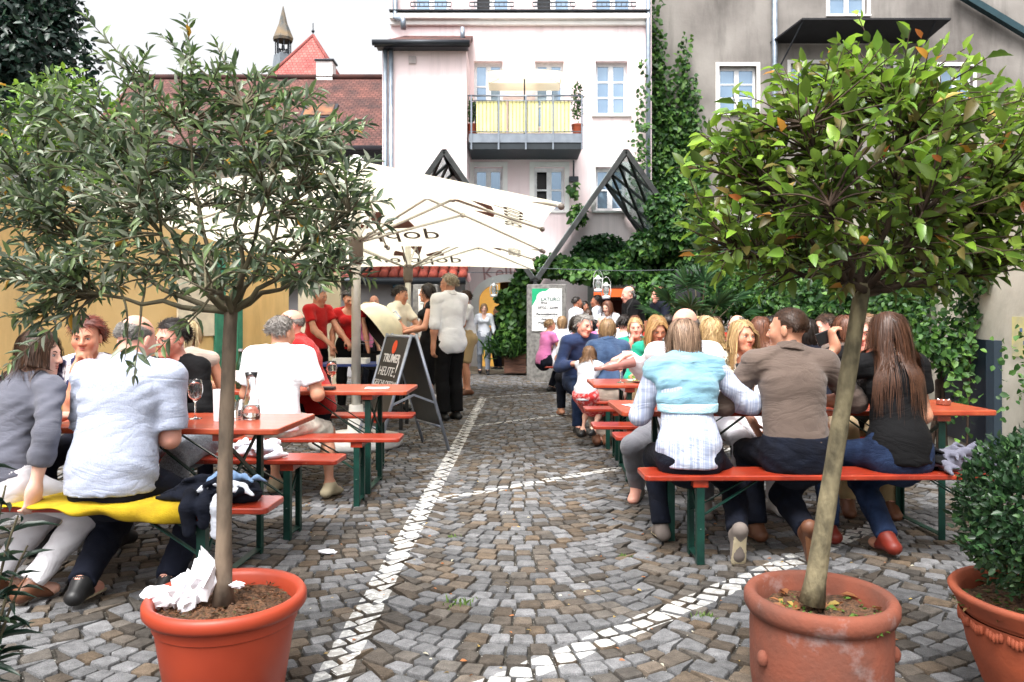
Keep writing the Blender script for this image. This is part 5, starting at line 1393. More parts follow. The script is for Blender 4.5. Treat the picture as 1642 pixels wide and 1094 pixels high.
# ---- trees beyond the yellow wall
def far_tree(name, label, base, th, specs, ll, width, cols, wts, mat):
    p1, n1 = clumps(specs); b = Vector(base); top = np.array([s[0] for s in specs])
    stems = [np.array([(b.x, b.y, 0), (b.x, b.y, th * .6), tuple((np.array([b.x, b.y, th]) + t) / 2), tuple(t)]) for t in top]
    c0 = p1.mean(0); r = empty(name, (b.x, b.y, 0), 0, label, 'tree'); off = np.array([b.x, b.y, 0])
    n = len(p1); D = unit(RNG.normal(0, .6, (n, 3)) + n1 * .5 + np.array([0, 0, -.1])); N_ = unit(n1 + RNG.normal(0, .5, (n, 3)) + np.array([0, 0, .5]))
    V, Fs, CC = leaf_mass(p1 - off, D, N_, ll * (1 + RNG.uniform(-.3, .3, n)), width, pal(n, cols, wts)); tag(mesh_np('crown', V, Fs, mat, r, col=CC), kind='stuff')
    V, Q = tubes_np([s - off for s in stems], [np.array([.2, .15, .09, .03])] * len(stems), 6); mesh_np('trunk', V, Q, m_bark, r)
DK = [(.006, .018, .014), (.012, .03, .022), (.02, .05, .035), (.035, .07, .04)]
far_tree('dark_evergreen', 'tall dark evergreen tree towering in the upper corner beyond the wall', (-12.5, 19, 0), 5, [((-12.6, 19, 8.6), (1.9, 1.5, 1.5), 2600), ((-11.6, 18.6, 7.4), (1.6, 1.3, 1.4), 2200), ((-12.8, 18.4, 5.6), (2.0, 1.4, 1.6), 2400), ((-11.4, 18.8, 8.9), (1.0, .9, .8), 700), ((-13.4, 18.4, 4.0), (1.8, 1.2, 1.4), 1800)], .22, .5, DK, [.35, .35, .2, .1], m_box)
far_tree('robinia', 'yellow green robinia with light foliage behind the olive tree', (-9.4, 15.2, 0), 2.5, [((-8.6, 15, 5.2), (1.0, .8, .9), 1000), ((-9.6, 15, 4.2), (1.2, .9, 1.2), 1400), ((-7.6, 15, 3.9), (.9, .8, 1.0), 900), ((-8.4, 14.6, 3.2), (1.4, .8, .7), 900), ((-6.6, 15.2, 3.8), (.7, .7, .7), 500)], .15, .5, [(.10, .20, .03), (.17, .30, .04), (.25, .38, .05), (.06, .13, .03)], [.25, .35, .25, .15], m_vine)
far_tree('garden_tree', 'mid green garden tree low behind the yellow wall', (-7.2, 17.5, 0), 2.5, [((-7.6, 17.5, 3.9), (1.1, .9, 1.0), 1200), ((-6.4, 17.6, 3.4), (.9, .8, .8), 800), ((-10.5, 17, 3.4), (1.5, 1, 1.1), 1400)], .17, .5, VG, [.25, .35, .25, .15], m_vine)
# ================================================================== PEOPLE
V3 = lambda *a: np.array(a, float)
def nrm_(v): return v / max(1e-9, np.linalg.norm(v))
def rc(a, b, ra, rb, n=None, q=1.0, cut0=None, cut1=None, k=None):
    """tapered rounded limb from a to b; flattened by q along n; cut planes (point, outward normal)"""
    return ('c', np.asarray(a, float), np.asarray(b, float), ra, rb, None if n is None else nrm_(np.asarray(n, float)), q, [c for c in (cut0, cut1) if c is not None], k)
def el(c, r, axes=None, k=None):
    return ('e', np.asarray(c, float), np.asarray(r, float), np.eye(3) if axes is None else axes, [], k)
def prim_d(p, X, Y, Z):
    if p[0] == 'c':
        _, a, b, ra, rb, n, q, cuts, k = p
        x, y, z = X - a[0], Y - a[1], Z - a[2]; ba = b - a
        if n is not None:
            s = (x * n[0] + y * n[1] + z * n[2]) * (1 / q - 1)
            x = x + n[0] * s; y = y + n[1] * s; z = z + n[2] * s; ba = ba + n * (ba @ n) * (1 / q - 1)
        t = np.clip((x * ba[0] + y * ba[1] + z * ba[2]) / max(1e-9, ba @ ba), 0, 1)
        d = np.sqrt((x - ba[0] * t) ** 2 + (y - ba[1] * t) ** 2 + (z - ba[2] * t) ** 2) - (ra + (rb - ra) * t)
        if n is not None: d = d * (.5 + .5 * q)
        for c, m in cuts: d = np.maximum(d, (X - c[0]) * m[0] + (Y - c[1]) * m[1] + (Z - c[2]) * m[2])
        return d
    _, c, r, ax, cuts, k = p
    x, y, z = X - c[0], Y - c[1], Z - c[2]
    u = (x * ax[0][0] + y * ax[0][1] + z * ax[0][2]) / r[0]; v = (x * ax[1][0] + y * ax[1][1] + z * ax[1][2]) / r[1]; w = (x * ax[2][0] + y * ax[2][1] + z * ax[2][2]) / r[2]
    k0 = np.sqrt(u * u + v * v + w * w); k1 = np.sqrt((u / r[0]) ** 2 + (v / r[1]) ** 2 + (w / r[2]) ** 2)
    return k0 * (k0 - 1) / np.maximum(k1, 1e-6)
def prim_box(p):
    if p[0] == 'c': r = max(p[3], p[4]); return np.minimum(p[1], p[2]) - r, np.maximum(p[1], p[2]) + r
    r = p[2].max(); return p[1] - r, p[1] + r
def axis(lo, hi, h, fine):
    xs = [lo]
    while xs[-1] < hi:
        x = xs[-1]; hh = h
        for a, b, f in fine:
            if a - h < x < b: hh = min(hh, f)
        xs.append(x + hh)
    return np.array(xs)
def sdf_mesh(prims, h, fine=(), k=.03, subs=(), folds=None, pad=.02):
    lo = np.min([prim_box(p)[0] for p in prims], axis=0) - pad; hi = np.max([prim_box(p)[1] for p in prims], axis=0) + pad
    g = [axis(lo[i], hi[i], h, [(f[0][i] - f[1], f[0][i] + f[1], f[2]) for f in fine]) for i in range(3)]
    D = np.full((len(g[0]), len(g[1]), len(g[2])), .5, np.float32)
    def sub(p, m):
        a, b = prim_box(p)
        return tuple(slice(max(0, np.searchsorted(g[i], a[i] - m) - 1), np.searchsorted(g[i], b[i] + m) + 1) for i in range(3))
    for p in prims:
        kk = p[-1] if p[-1] is not None else k
        sl = sub(p, kk + .03)
        if D[sl].size == 0: continue
        X, Y, Z = g[0][sl[0]][:, None, None], g[1][sl[1]][None, :, None], g[2][sl[2]][None, None, :]
        d = prim_d(p, X, Y, Z); a = D[sl]
        if kk > 1e-4:
            hh = np.clip(.5 + .5 * (a - d) / kk, 0, 1); D[sl] = a * (1 - hh) + d * hh - kk * hh * (1 - hh)
        else: D[sl] = np.minimum(a, d)
    for p in subs:
        kk = p[-1] if p[-1] is not None else .01
        sl = sub(p, kk + .03)
        if D[sl].size == 0: continue
        X, Y, Z = g[0][sl[0]][:, None, None], g[1][sl[1]][None, :, None], g[2][sl[2]][None, None, :]
        d = -prim_d(p, X, Y, Z); a = D[sl]
        hh = np.clip(.5 - .5 * (a - d) / kk, 0, 1); D[sl] = a * (1 - hh) + d * hh + kk * hh * (1 - hh)
    if folds is not None:
        m = np.abs(D) < .035; i, j, l = np.nonzero(m)
        D[m] += folds(g[0][i], g[1][j], g[2][l]).astype(np.float32)
    return surface_net(D, g)
def surface_net(D, g):
    s = D < 0
    c = np.zeros(tuple(n - 1 for n in D.shape), np.int8)
    for a in (0, 1):
        for b in (0, 1):
            for d in (0, 1): c += s[a:a + c.shape[0], b:b + c.shape[1], d:d + c.shape[2]]
    act = (c > 0) & (c < 8); I, J, K = np.nonzero(act); n = len(I)
    idx = np.full(act.shape, -1, np.int64); idx[I, J, K] = np.arange(n)
    acc = np.zeros((n, 3)); cnt = np.zeros(n)
    cs = [(a, b, d) for a in (0, 1) for b in (0, 1) for d in (0, 1)]
    co = {q: (D[I + q[0], J + q[1], K + q[2]].astype(float), np.stack([g[0][I + q[0]], g[1][J + q[1]], g[2][K + q[2]]], 1)) for q in cs}
    for q in cs:
        for ax in range(3):
            if q[ax]: continue
            r = tuple(1 if i == ax else q[i] for i in range(3))
            d0, p0 = co[q]; d1, p1 = co[r]; m = (d0 < 0) != (d1 < 0)
            t = (d0[m] / (d0[m] - d1[m]))[:, None]; acc[m] += p0[m] + (p1[m] - p0[m]) * t; cnt[m] += 1
    V = acc / np.maximum(cnt, 1)[:, None]
    Q = []
    for ax in range(3):
        sh = [slice(None)] * 3; sh2 = [slice(None)] * 3; sh[ax] = slice(0, -1); sh2[ax] = slice(1, None)
        e0, e1 = s[tuple(sh)], s[tuple(sh2)]; i, j, k = np.nonzero(e0 != e1)
        o = [(ax + 1) % 3, (ax + 2) % 3]; P3 = [i, j, k]
        ok = (P3[o[0]] > 0) & (P3[o[1]] > 0) & (P3[o[0]] < act.shape[o[0]]) & (P3[o[1]] < act.shape[o[1]]); P3 = [q[ok] for q in P3]
        def at(du, dv):
            q = [a.copy() for a in P3]; q[o[0]] = q[o[0]] - du; q[o[1]] = q[o[1]] - dv; return idx[q[0], q[1], q[2]]
        quad = np.stack([at(1, 1), at(0, 1), at(0, 0), at(1, 0)], 1); inside = e0[P3[0], P3[1], P3[2]]
        quad = np.where(inside[:, None], quad, quad[:, ::-1]); Q.append(quad)
    Q = np.concatenate(Q); return V, Q[(Q >= 0).all(1)]

def ik(S, T, l1, l2, pole):
    v = T - S; d = np.linalg.norm(v); u = v / max(d, 1e-6); d = min(d, (l1 + l2) * .995); d = max(d, abs(l1 - l2) + .02)
    a = (l1 * l1 - l2 * l2 + d * d) / (2 * d); h = math.sqrt(max(0, l1 * l1 - a * a))
    pole = np.asarray(pole, float); pole = nrm_(pole - u * (pole @ u)); E = S + u * a + pole * h
    return E, S + u * d
def rotm(ax, deg):
    return np.array(Matrix.Rotation(R(deg), 3, ax))

# skin, hair and cloth
m_skin = M('skin', (1, 1, 1), .48, col2=(.96, .90, .88), nscale=28, attr=True, spec=.4)
m_skin.node_tree.nodes['Principled BSDF'].inputs['Subsurface Weight'].default_value = .10
m_skin.node_tree.nodes['Principled BSDF'].inputs['Subsurface Scale'].default_value = .012
m_hair = M('hair', (1, 1, 1), .42, col2=(.85, .85, .85), nscale=60, attr=True, spec=.35)
m_eye = M('eye white', srgb(226, 220, 214), .25)
m_lip = M('lips', srgb(190, 96, 92), .45)
m_dark = M('dark pupils and brows', (.02, .014, .011), .4)
m_specs = M('spectacle frame', (.02, .02, .022), .3)
def cloth(name, c, c2=None, rough=.85, bump=.25, bs=350, ns=3, **kw):
    new = name not in MATS
    m = M(name, srgb(*c), rough, col2=srgb(*(c2 or tuple(int(q * .9) for q in c))), nscale=ns, bump=bump, bscale=bs, spec=.2, sheen=.15 if sum(c) > 200 else 0, **kw)
    if new: crease(m)
    return m
def crease(m, strength=.26, scale=3.6):
    """soft creases of worn cloth on top of the weave"""
    n = m.node_tree; L = n.links; bs = n.nodes['Principled BSDF']; tc = n.nodes.new('ShaderNodeTexCoord'); mp = n.nodes.new('ShaderNodeMapping'); mp.inputs['Rotation'].default_value = (.3, .5, .4); mp.inputs['Scale'].default_value = (.7, .7, 1.7); L.new(tc.outputs['Object'], mp.inputs['Vector'])
    no = n.nodes.new('ShaderNodeTexNoise'); no.inputs['Scale'].default_value = scale; no.inputs['Detail'].default_value = 3; no.inputs['Distortion'].default_value = 1.6; L.new(mp.outputs[0], no.inputs['Vector'])
    ab_ = n.nodes.new('ShaderNodeMath'); ab_.operation = 'SUBTRACT'; ab_.inputs[1].default_value = .5; L.new(no.outputs['Fac'], ab_.inputs[0]); a2 = n.nodes.new('ShaderNodeMath'); a2.operation = 'ABSOLUTE'; L.new(ab_.outputs[0], a2.inputs[0]); pw = n.nodes.new('ShaderNodeMath'); pw.operation = 'POWER'; pw.inputs[1].default_value = .6; L.new(a2.outputs[0], pw.inputs[0])
    bp = n.nodes.new('ShaderNodeBump'); bp.inputs['Strength'].default_value = strength; bp.inputs['Distance'].default_value = .035; L.new(pw.outputs[0], bp.inputs['Height'])
    old = [l for l in L if l.to_socket == bs.inputs['Normal']]
    if old: L.new(old[0].from_socket, bp.inputs['Normal'])
    L.new(bp.outputs[0], bs.inputs['Normal'])
SK = {'fair': np.array(srgb(222, 178, 158)), 'pink': np.array(srgb(218, 160, 142)), 'tan': np.array(srgb(190, 138, 112)), 'deep': np.array(srgb(160, 108, 84))}

def fold_field(amp, seed, fs=1.0):
    r = np.random.default_rng(seed); ks = []
    for i in range(7):
        th = r.uniform(-.5, .5) + (.0 if i % 2 else .5); f = r.uniform(26, 70) * fs * (1.0 if i < 5 else 2.0)
        ks.append((f * np.array([math.sin(th) * .8, r.uniform(-.3, .3), math.cos(th)]), r.uniform(0, 6.28), r.uniform(.5, 1)))
    w = [r.uniform(5, 10, 3) for _ in range(3)]; ph = r.uniform(0, 6.28, 3)
    def f(x, y, z):
        wx = np.sin(w[0][0] * x + w[0][1] * y + w[0][2] * z + ph[0]); wz = np.sin(w[1][0] * x + w[1][1] * y + w[1][2] * z + ph[1]); mk = .5 + .5 * np.sin(w[2][0] * x + w[2][2] * z + ph[2])
        o = 0
        for k, p, a in ks: o = o + a * (1 - 2 * np.abs(np.sin(.5 * (k[0] * x + k[1] * y + k[2] * z) + p + 1.3 * wx + 1.1 * wz))) ** 3
        return -amp * o * .45 * (.35 + .65 * mk)
    return f

PEOPLE = []
def person(label, x, y, face=0, pose='sit', H=1.72, sex='m', skin='fair', top=None, bottom=None, shoes=None, hair=None, head=(0, 0, 0),
           lean=8, bend=10, side=0, twist=0, lh=None, rh=None, lf=None, rf=None, seat=.475, fat=1.0, res=None, extras=(), group=None, lhd=None, rhd=None, lcurl=35, rcurl=35, lfd=None, rfd=None, z=0.0, face_on=True, lpole=None, rpole=None, sole=None, lkp=None, rkp=None, seed=None):
    """a clothed figure: one continuous body, clothing and hair as parts. Faces -Y before turning by `face` degrees."""
    s = H / 1.72; male = sex == 'm'; dist = math.hypot(x, y); seed = seed or int(abs(x * 100) + abs(y * 37)) + 1
    near = dist < 6.3
    h = res or (.013 if dist < 5 else .016 if dist < 7.5 else .021 if dist < 11 else .028)
    fh = .0055 if dist < 6.3 else .008 if dist < 10 else .012
    root = empty('person', (x, y, z), R(face), label, 'person', group)
    up = lambda a: V3(math.sin(R(side)) * .9, -math.sin(R(a)), math.cos(R(a)))
    hipz = (seat + .088 * s) if pose == 'sit' else .925 * s
    hip = V3(0, 0, hipz); waist = hip + .17 * s * up(lean * .55); chest = waist + .20 * s * up(lean); neck = chest + .155 * s * up(lean + bend)
    Tw = rotm('Z', twist); lat = Tw @ nrm_(V3(1, 0, math.sin(R(side)) * -.3)); fwd = Tw @ V3(0, -math.cos(R(lean)), -math.sin(R(lean)))
    hc = neck + .128 * s * nrm_(up(lean * .5 + bend * .7) + V3(0, -.10 - .008 * max(0, bend), 0)) + V3(0, 0, .006)
    HR = Tw @ rotm('Z', head[0]) @ rotm('X', head[1]) @ rotm('Y', head[2])     # pitch > 0 looks down
    hs = s * (1.0 if male else .96)
    HP = lambda a, b, c: hc + HR @ (V3(a, b, c) * hs)
    hax = HR.T
    shw = (.182 if male else .160) * s * (.5 + .5 * fat)
    SL, SR = neck + lat * shw - V3(0, 0, .05 * s), neck - lat * shw - V3(0, 0, .05 * s)
    ua, fa, tg, sk_ = .285 * s, .25 * s, .43 * s, .42 * s
    if pose == 'sit':
        dl, dr = V3(.17, -.40, .80), V3(-.17, -.40, .80); fl_, fr_ = V3(.13, -.40, .09), V3(-.13, -.40, .09)
    else:
        dl, dr = V3(.26, -.06, hipz - .06), V3(-.26, -.06, hipz - .06); fl_, fr_ = V3(.10, .0, .085), V3(-.10, .0, .085)
    lh = dl if lh is None else V3(*lh); rh = dr if rh is None else V3(*rh); lf = fl_ if lf is None else V3(*lf); rf = fr_ if rf is None else V3(*rf)
    EL, WL = ik(SL, lh, ua, fa, lpole if lpole is not None else (.5, .5, -1)); ER, WR = ik(SR, rh, ua, fa, rpole if rpole is not None else (-.5, .5, -1))
    hj = .088 * s
    HL, HRj = hip + V3(hj, 0, 0), hip - V3(hj, 0, 0)
    KL, AL = ik(HL, lf, tg, sk_, lkp or (.12, -1, .6)); KR, AR = ik(HRj, rf, tg, sk_, rkp or (-.12, -1, .6))
    am = (1.0 if male else .86) * (.6 + .4 * fat); lm = (1.0 if male else .97) * (.55 + .45 * fat)
    q_t = .70; tn = fwd
    tw_ = fat * s
    wp, ww, wc = (.150, .140, .158) if male else (.160, .118, .140)
    def torso(g):
        P_ = [rc(hip + V3(0, .012, -.01), hip + V3(0, .01, .05), wp * tw_ + g, wp * tw_ * .97 + g, V3(0, 1, 0), .74), rc(hip + V3(0, 0, .06), waist, wp * .96 * tw_ + g, ww * tw_ + g, tn, .76 * (.8 + .2 * fat)), rc(waist, chest, ww * tw_ + g, wc * tw_ * .96 + g, tn, q_t), rc(chest, chest + (neck - chest) * .55, wc * tw_ * .96 + g, .105 * s + g, tn, q_t),
              rc(SL, SR, .058 * s * am + g, .058 * s * am + g), rc(neck + V3(0, 0, -.01), SL * .8 + neck * .2 + V3(0, 0, .0), .055 * s + g, .05 * s * am + g), rc(neck + V3(0, 0, -.01), SR * .8 + neck * .2, .055 * s + g, .05 * s * am + g)]
        if pose == 'sit':
            P_ += [rc(hip + V3(.075 * s, .035, -.03), hip + V3(.06 * s, .03, .0), .09 * tw_ + g * .6, .09 * tw_ + g), rc(hip + V3(-.075 * s, .035, -.03), hip + V3(-.06 * s, .03, .0), .09 * tw_ + g * .6, .09 * tw_ + g)]
        else:
            P_ += [rc(hip + V3(.07 * s, .045, -.02), hip + V3(.06 * s, .03, .04), .09 * tw_ + g, .085 * tw_ + g), rc(hip + V3(-.07 * s, .045, -.02), hip + V3(-.06 * s, .03, .04), .09 * tw_ + g, .085 * tw_ + g)]
        if not male:
            bc = chest + fwd * .085 * tw_ + V3(0, 0, .0)
            P_ += [el(bc + lat * .068, V3(.062, .06, .058) * tw_ + g), el(bc - lat * .068, V3(.062, .06, .058) * tw_ + g)]
        elif fat > 1.08: P_ += [el(waist + fwd * .06 * fat - V3(0, 0, .02), V3(.13, .11, .13) * tw_ + g)]
        return P_
    def arm(S, E, W, g, upto=2.0, taper=1.0):
        """upto: 0..1 upper arm, 1..2 forearm"""
        out = []
        t1 = min(1, upto); c1 = S + (E - S) * t1; d1 = nrm_(E - S)
        out.append(rc(S, E, (.050 * am) * s + g, .041 * am * s + g * taper, None, 1, (c1, d1) if t1 < 1 else None))
        if upto > 1:
            t2 = upto - 1; c2 = E + (W - E) * t2; d2 = nrm_(W - E)
            out.append(rc(E, E + (W - E) * .35, .041 * am * s + g, .041 * am * s + g, None, 1, (c2, d2) if t2 < .35 else None)); 
            if t2 > .35: out.append(rc(E + (W - E) * .35, W, .041 * am * s + g, .027 * am * s + g, None, 1, (c2, d2) if t2 < 1 else None))
        return out
    def leg(Hp, Kp, Ap, g, upto=2.0, flare=0):
        out = []; t1 = min(1, upto); d1 = nrm_(Kp - Hp)
        out.append(rc(Hp, Kp, .086 * lm * s + g, .058 * lm * s + g, None, 1, (Hp + (Kp - Hp) * t1, d1) if t1 < 1 else None))
        if upto > 1:
            t2 = upto - 1; d2 = nrm_(Ap - Kp); m = Kp + (Ap - Kp) * .35 + V3(0, .012, 0); e = Ap
            ct = (Kp + (Ap - Kp) * t2, d2)
            out.append(rc(Kp, m, .056 * lm * s + g, .055 * lm * s + g, None, 1, ct if t2 < .4 else None))
            out.append(rc(m, e, .055 * lm * s + g, .034 * lm * s + g + flare, None, 1, ct))
        return out
    def foot(Ap, Kp, fd, g):
        fd = nrm_(V3(*fd)) if fd is not None else nrm_(V3((Ap[0] - hip[0]) * .5, -1, -.10))
        dn = nrm_(V3(0, 0, -1) - fd * (V3(0, 0, -1) @ fd)) if abs(fd[2]) < .8 else nrm_(V3(0, 1, 0) - fd * fd[1])
        L_ = .245 * s * (1 if male else .93); hl = Ap - fd * .045 * s + dn * .045 * s; toe = hl + fd * (L_ - .06)
        return [rc(hl, Ap + fd * .01, .032 * s + g, .036 * s + g), rc(hl, toe, .030 * s + g, .034 * s + g, dn, .72), rc(Ap + fd * .02, toe - fd * .02, .036 * s + g, .026 * s + g)], fd, dn, hl, toe
    def hand(E, W, hd, curl, sgn):
        d = nrm_(V3(*hd)) if hd is not None else nrm_(nrm_(W - E) + V3(0, 0, -.15))
        nm = nrm_(V3(0, 0, -1) - d * (V3(0, 0, -1) @ d)) if abs(d[2]) < .85 else nrm_(V3(-sgn, 0, 0) - d * (-sgn * d[0]))
        sd = np.cross(d, nm) ; k = s * (1 if male else .92)
        if sd[0] * sgn > 0: sd = -sd     # thumb side points to the body's middle
        o = [rc(W, W + d * .03 * k, .026 * k, .030 * k, nm, .7), rc(W + d * .025 * k, W + d * .082 * k, .034 * k, .040 * k, nm, .42)]
        for j, (lt, ln) in enumerate(((.030, .066), (.010, .078), (-.011, .073), (-.031, .056))):
            b0 = W + d * .088 * k + sd * lt * k; c1, c2 = R(curl * (.7 + .12 * j)), R(curl * (1.7 + .15 * j)); sp = sd * lt * 1.1
            d1 = nrm_(d * math.cos(c1) + nm * math.sin(c1) + sp); d2 = nrm_(d * math.cos(c2) + nm * math.sin(c2) + sp * .5)
            m = b0 + d1 * ln * .52 * k; o += [rc(b0, m, .0098 * k, .0092 * k, k=.006), rc(m, m + d2 * ln * .5 * k, .009 * k, .0075 * k, k=.004)]
        tb = W + d * .03 * k + sd * .028 * k; t1 = nrm_(d * .75 + sd * .75 + nm * .35); t2 = nrm_(d * .95 + sd * .25 + nm * .5)
        o += [rc(tb, tb + t1 * .042 * k, .013 * k, .0105 * k, k=.01), rc(tb + t1 * .042 * k, tb + t1 * .042 * k + t2 * .034 * k, .0105 * k, .008 * k, k=.004)]
        return o
    headp = [el(HP(0, .014, .034), V3(.073, .093, .083) * hs, hax), rc(HP(0, -.028, -.012), HP(0, -.052, -.075), .060 * hs, .036 * hs, None, 1, k=.03), rc(HP(.040, -.004, -.052), HP(.014, -.068, -.092), .026 * hs, .019 * hs), rc(HP(-.040, -.004, -.052), HP(-.014, -.068, -.092), .026 * hs, .019 * hs),
             el(HP(.036, -.058, -.026), V3(.030, .026, .028) * hs, hax), el(HP(-.036, -.058, -.026), V3(.030, .026, .028) * hs, hax), el(HP(0, -.070, .022), V3(.052, .020, .018) * hs, hax, k=.015), el(HP(0, -.076, -.099), V3(.021, .018, .017) * hs, hax, k=.012),
             rc(HP(0, -.088, .012), HP(0, -.110, -.026), .0085 * hs, .0125 * hs, None, 1, k=.012), el(HP(.013, -.096, -.030), V3(.009, .012, .008) * hs, hax, k=.008), el(HP(-.013, -.096, -.030), V3(.009, .012, .008) * hs, hax, k=.008),
             el(HP(0, -.086, -.057), V3(.025, .012, .013) * hs, hax, k=.012),
             el(HP(.077, .012, -.008), V3(.009, .019, .031) * hs, hax, k=.008), el(HP(-.077, .012, -.008), V3(.009, .019, .031) * hs, hax, k=.008),
             rc(neck + V3(0, .005, -.03), HP(0, .018, -.06), .060 * s * (.92 if not male else 1.02), .050 * s * (.9 if not male else 1.04), k=.03)]
    headsub = [el(HP(.031, -.098, .002), V3(.015, .013, .010) * hs, hax, k=.012), el(HP(-.031, -.098, .002), V3(.015, .013, .010) * hs, hax, k=.012)]
    fL, fdl, dnl, hll, tol = foot(AL, KL, lfd, 0); fR, fdr, dnr, hlr, tor = foot(AR, KR, rfd, 0)
    cs = (top or {}).get('sleeve', 1.9) if top else 0; ga = -.009 if cs >= 1 else 0
    def barm(S, E, W):
        a = arm(S, E, W, 0); q = list(a[0]); q[3] -= .010 if cs > .25 else 0; q[4] += ga; a[0] = tuple(q)
        return a
    gl0 = -.010 if bottom else 0; tsh = -.016 if top else 0
    body = torso(tsh) + barm(SL, EL, WL) + barm(SR, ER, WR) + leg(HL, KL, AL, gl0) + leg(HRj, KR, AR, gl0) + fL + fR + hand(EL, WL, lhd, lcurl, 1) + hand(ER, WR, rhd, rcurl, -1) + headp
    fine = [(hc, .125 * s, fh)]
    if dist < 11: fine += [(WL + nrm_(WL - EL) * .08, .11, fh), (WR + nrm_(WR - ER) * .08, .11, fh)]
    V, Q = sdf_mesh(body, h, fine, .035, headsub)
    # skin tones: cheeks and lips a little redder
    base = SK[skin] if isinstance(skin, str) else np.array(skin)
    C = np.tile(base, (len(V), 1)); hl_ = (V - hc) @ HR / hs
    ck = np.exp(-(((np.abs(hl_[:, 0]) - .042) / .022) ** 2 + ((hl_[:, 2] + .025) / .022) ** 2)) * (hl_[:, 1] < -.03); ns_ = np.exp(-((hl_[:, 0] / .014) ** 2 + ((hl_[:, 2] + .022) / .02) ** 2)) * (hl_[:, 1] < -.08)
    C *= 1 - np.clip(ck * .5 + ns_ * .4, 0, .6)[:, None] * np.array([.06, .28, .30])
    mesh_np('body', V, Q, m_skin, root, col=C)
    # ---- clothing
    top = top or {}; bottom = bottom or {}
    if top:
        g = top.get('g', .012); sl = top.get('sleeve', 1.9)
        unt = top.get('untuck', True)
        tp = torso(g); gh = g + (.014 if male else .006); wf = 1.03 if male else .95
        if unt: tp = [rc(hip + V3(0, .016, -.03), hip + V3(0, .012, .05), wp * tw_ * wf + gh, wp * tw_ * (wf - .03) + gh, V3(0, 1, 0), .82), rc(hip + V3(0, .006, .06), waist, wp * (wf - .05) * tw_ + gh, ww * tw_ + g + .006, tn, .80)] + tp[2:7] + (torso(gh)[7:9] if pose != 'sit' else []) + tp[9:]
        hemz = top.get('hem', (hipz - .05 if pose == 'sit' else hipz - .03) if top.get('untuck', True) else hipz + .07)
        cutp = (V3(0, 0, hemz), V3(0, 0, -1))
        tp = [p[:7] + (p[7] + [cutp], p[8]) if p[0] == 'c' else p for p in tp]
        gs = g + (.004 if sl >= 1 else .007); tpr = 1.1 if sl >= 1 else 1.7
        if sl > 0: tp += arm(SL, EL, WL, gs, sl, tpr) + arm(SR, ER, WR, gs, sl, tpr)
        subs = []
        nk = top.get('neck', 'crew')
        if nk == 'collar': tp += [rc(neck + V3(0, .004, -.02), neck + (HP(0, .018, -.06) - neck) * .42, .068 * s + g, .060 * s + g * .3, k=.01)]
        elif nk == 'high': tp += [rc(neck + V3(0, .004, -.02), neck + (HP(0, .018, -.06) - neck) * .6, .078 * s + g, .070 * s + g, k=.02)]
        elif nk == 'v': subs = [rc(neck + V3(0, 0, .03), neck + fwd * .11 - V3(0, 0, .13), .068 * s, .02, k=.006)]
        elif nk == 'scoop': subs = [el(neck + fwd * .045 + V3(0, 0, .0), V3(.10, .09, .085) * s, k=.006)]
        else: subs = [el(neck + fwd * .02 + V3(0, 0, .03), V3(.078, .075, .062) * s, k=.006)]
        V, Q = sdf_mesh(tp, h * .85 if near else h, (), .03, subs, fold_field(top.get('fold', .007), seed, 1.15))
        col = np.ones((len(V), 3))
        sh_o = mesh_np(top.get('name', 'shirt'), V, Q, top['mat'], root, col=col)
        if nk == 'collar' and dist < 12:
            ax_ = nrm_(HP(0, .018, -.06) - neck); n0 = neck + ax_ * .012 + V3(0, .004, 0); n1_ = neck + ax_ * .055 + V3(0, .004, 0)
            cl = [rc(n0 - ax_ * .012, n1_ + ax_ * .02, .084 * s + g * .5, .066 * s, None, 1, (n1_, ax_), (n0 - ax_ * .006, -ax_), k=.0)]
            V, Q = sdf_mesh(cl, .007 if near else .012, (), .0, [rc(n0 + fwd * .06, n1_ + fwd * .10, .03, .05, k=.004)]); mesh_np('collar', V, Q, top['mat'], sh_o, col=np.ones((len(V), 3)))
    if bottom:
        g = bottom.get('g', .014); lo = bottom.get('len', 1.98)
        if bottom.get('kind') == 'skirt':
            kn = (KL + KR) / 2; e = hip + (kn - hip) * min(1.0, lo)
            bp = [rc(hip, e, .165 * fat * s + g, .15 * s + g * 2, V3(0, 0, 1) if pose == 'sit' else V3(0, 1, 0), .62 if pose == 'sit' else .8), rc(hip, waist, wp * tw_ + g, ww * tw_ + g, tn, .76)] + (leg(HL, KL, AL, g * 2, lo) + leg(HRj, KR, AR, g * 2, lo))
        else:
            tucked = top and not top.get('untuck', True); cutw = ((hip + V3(0, 0, .10)) if tucked else (waist + V3(0, 0, -.03)), V3(0, 0, 1))
            bp = [p[:7] + (p[7] + [cutw], p[8]) if p[0] == 'c' else p for p in torso(g + (.010 if tucked else 0))[:2]] + torso(g)[7:9] + leg(HL, KL, AL, g, lo, bottom.get('flare', .012)) + leg(HRj, KR, AR, g, lo, bottom.get('flare', .012))
        V, Q = sdf_mesh(bp, h * .95 if near else h, (), .03, (), fold_field(bottom.get('fold', .006), seed + 5, 1.2))
        mesh_np(bottom.get('name', 'trousers'), V, Q, bottom['mat'], root, col=np.ones((len(V), 3)))
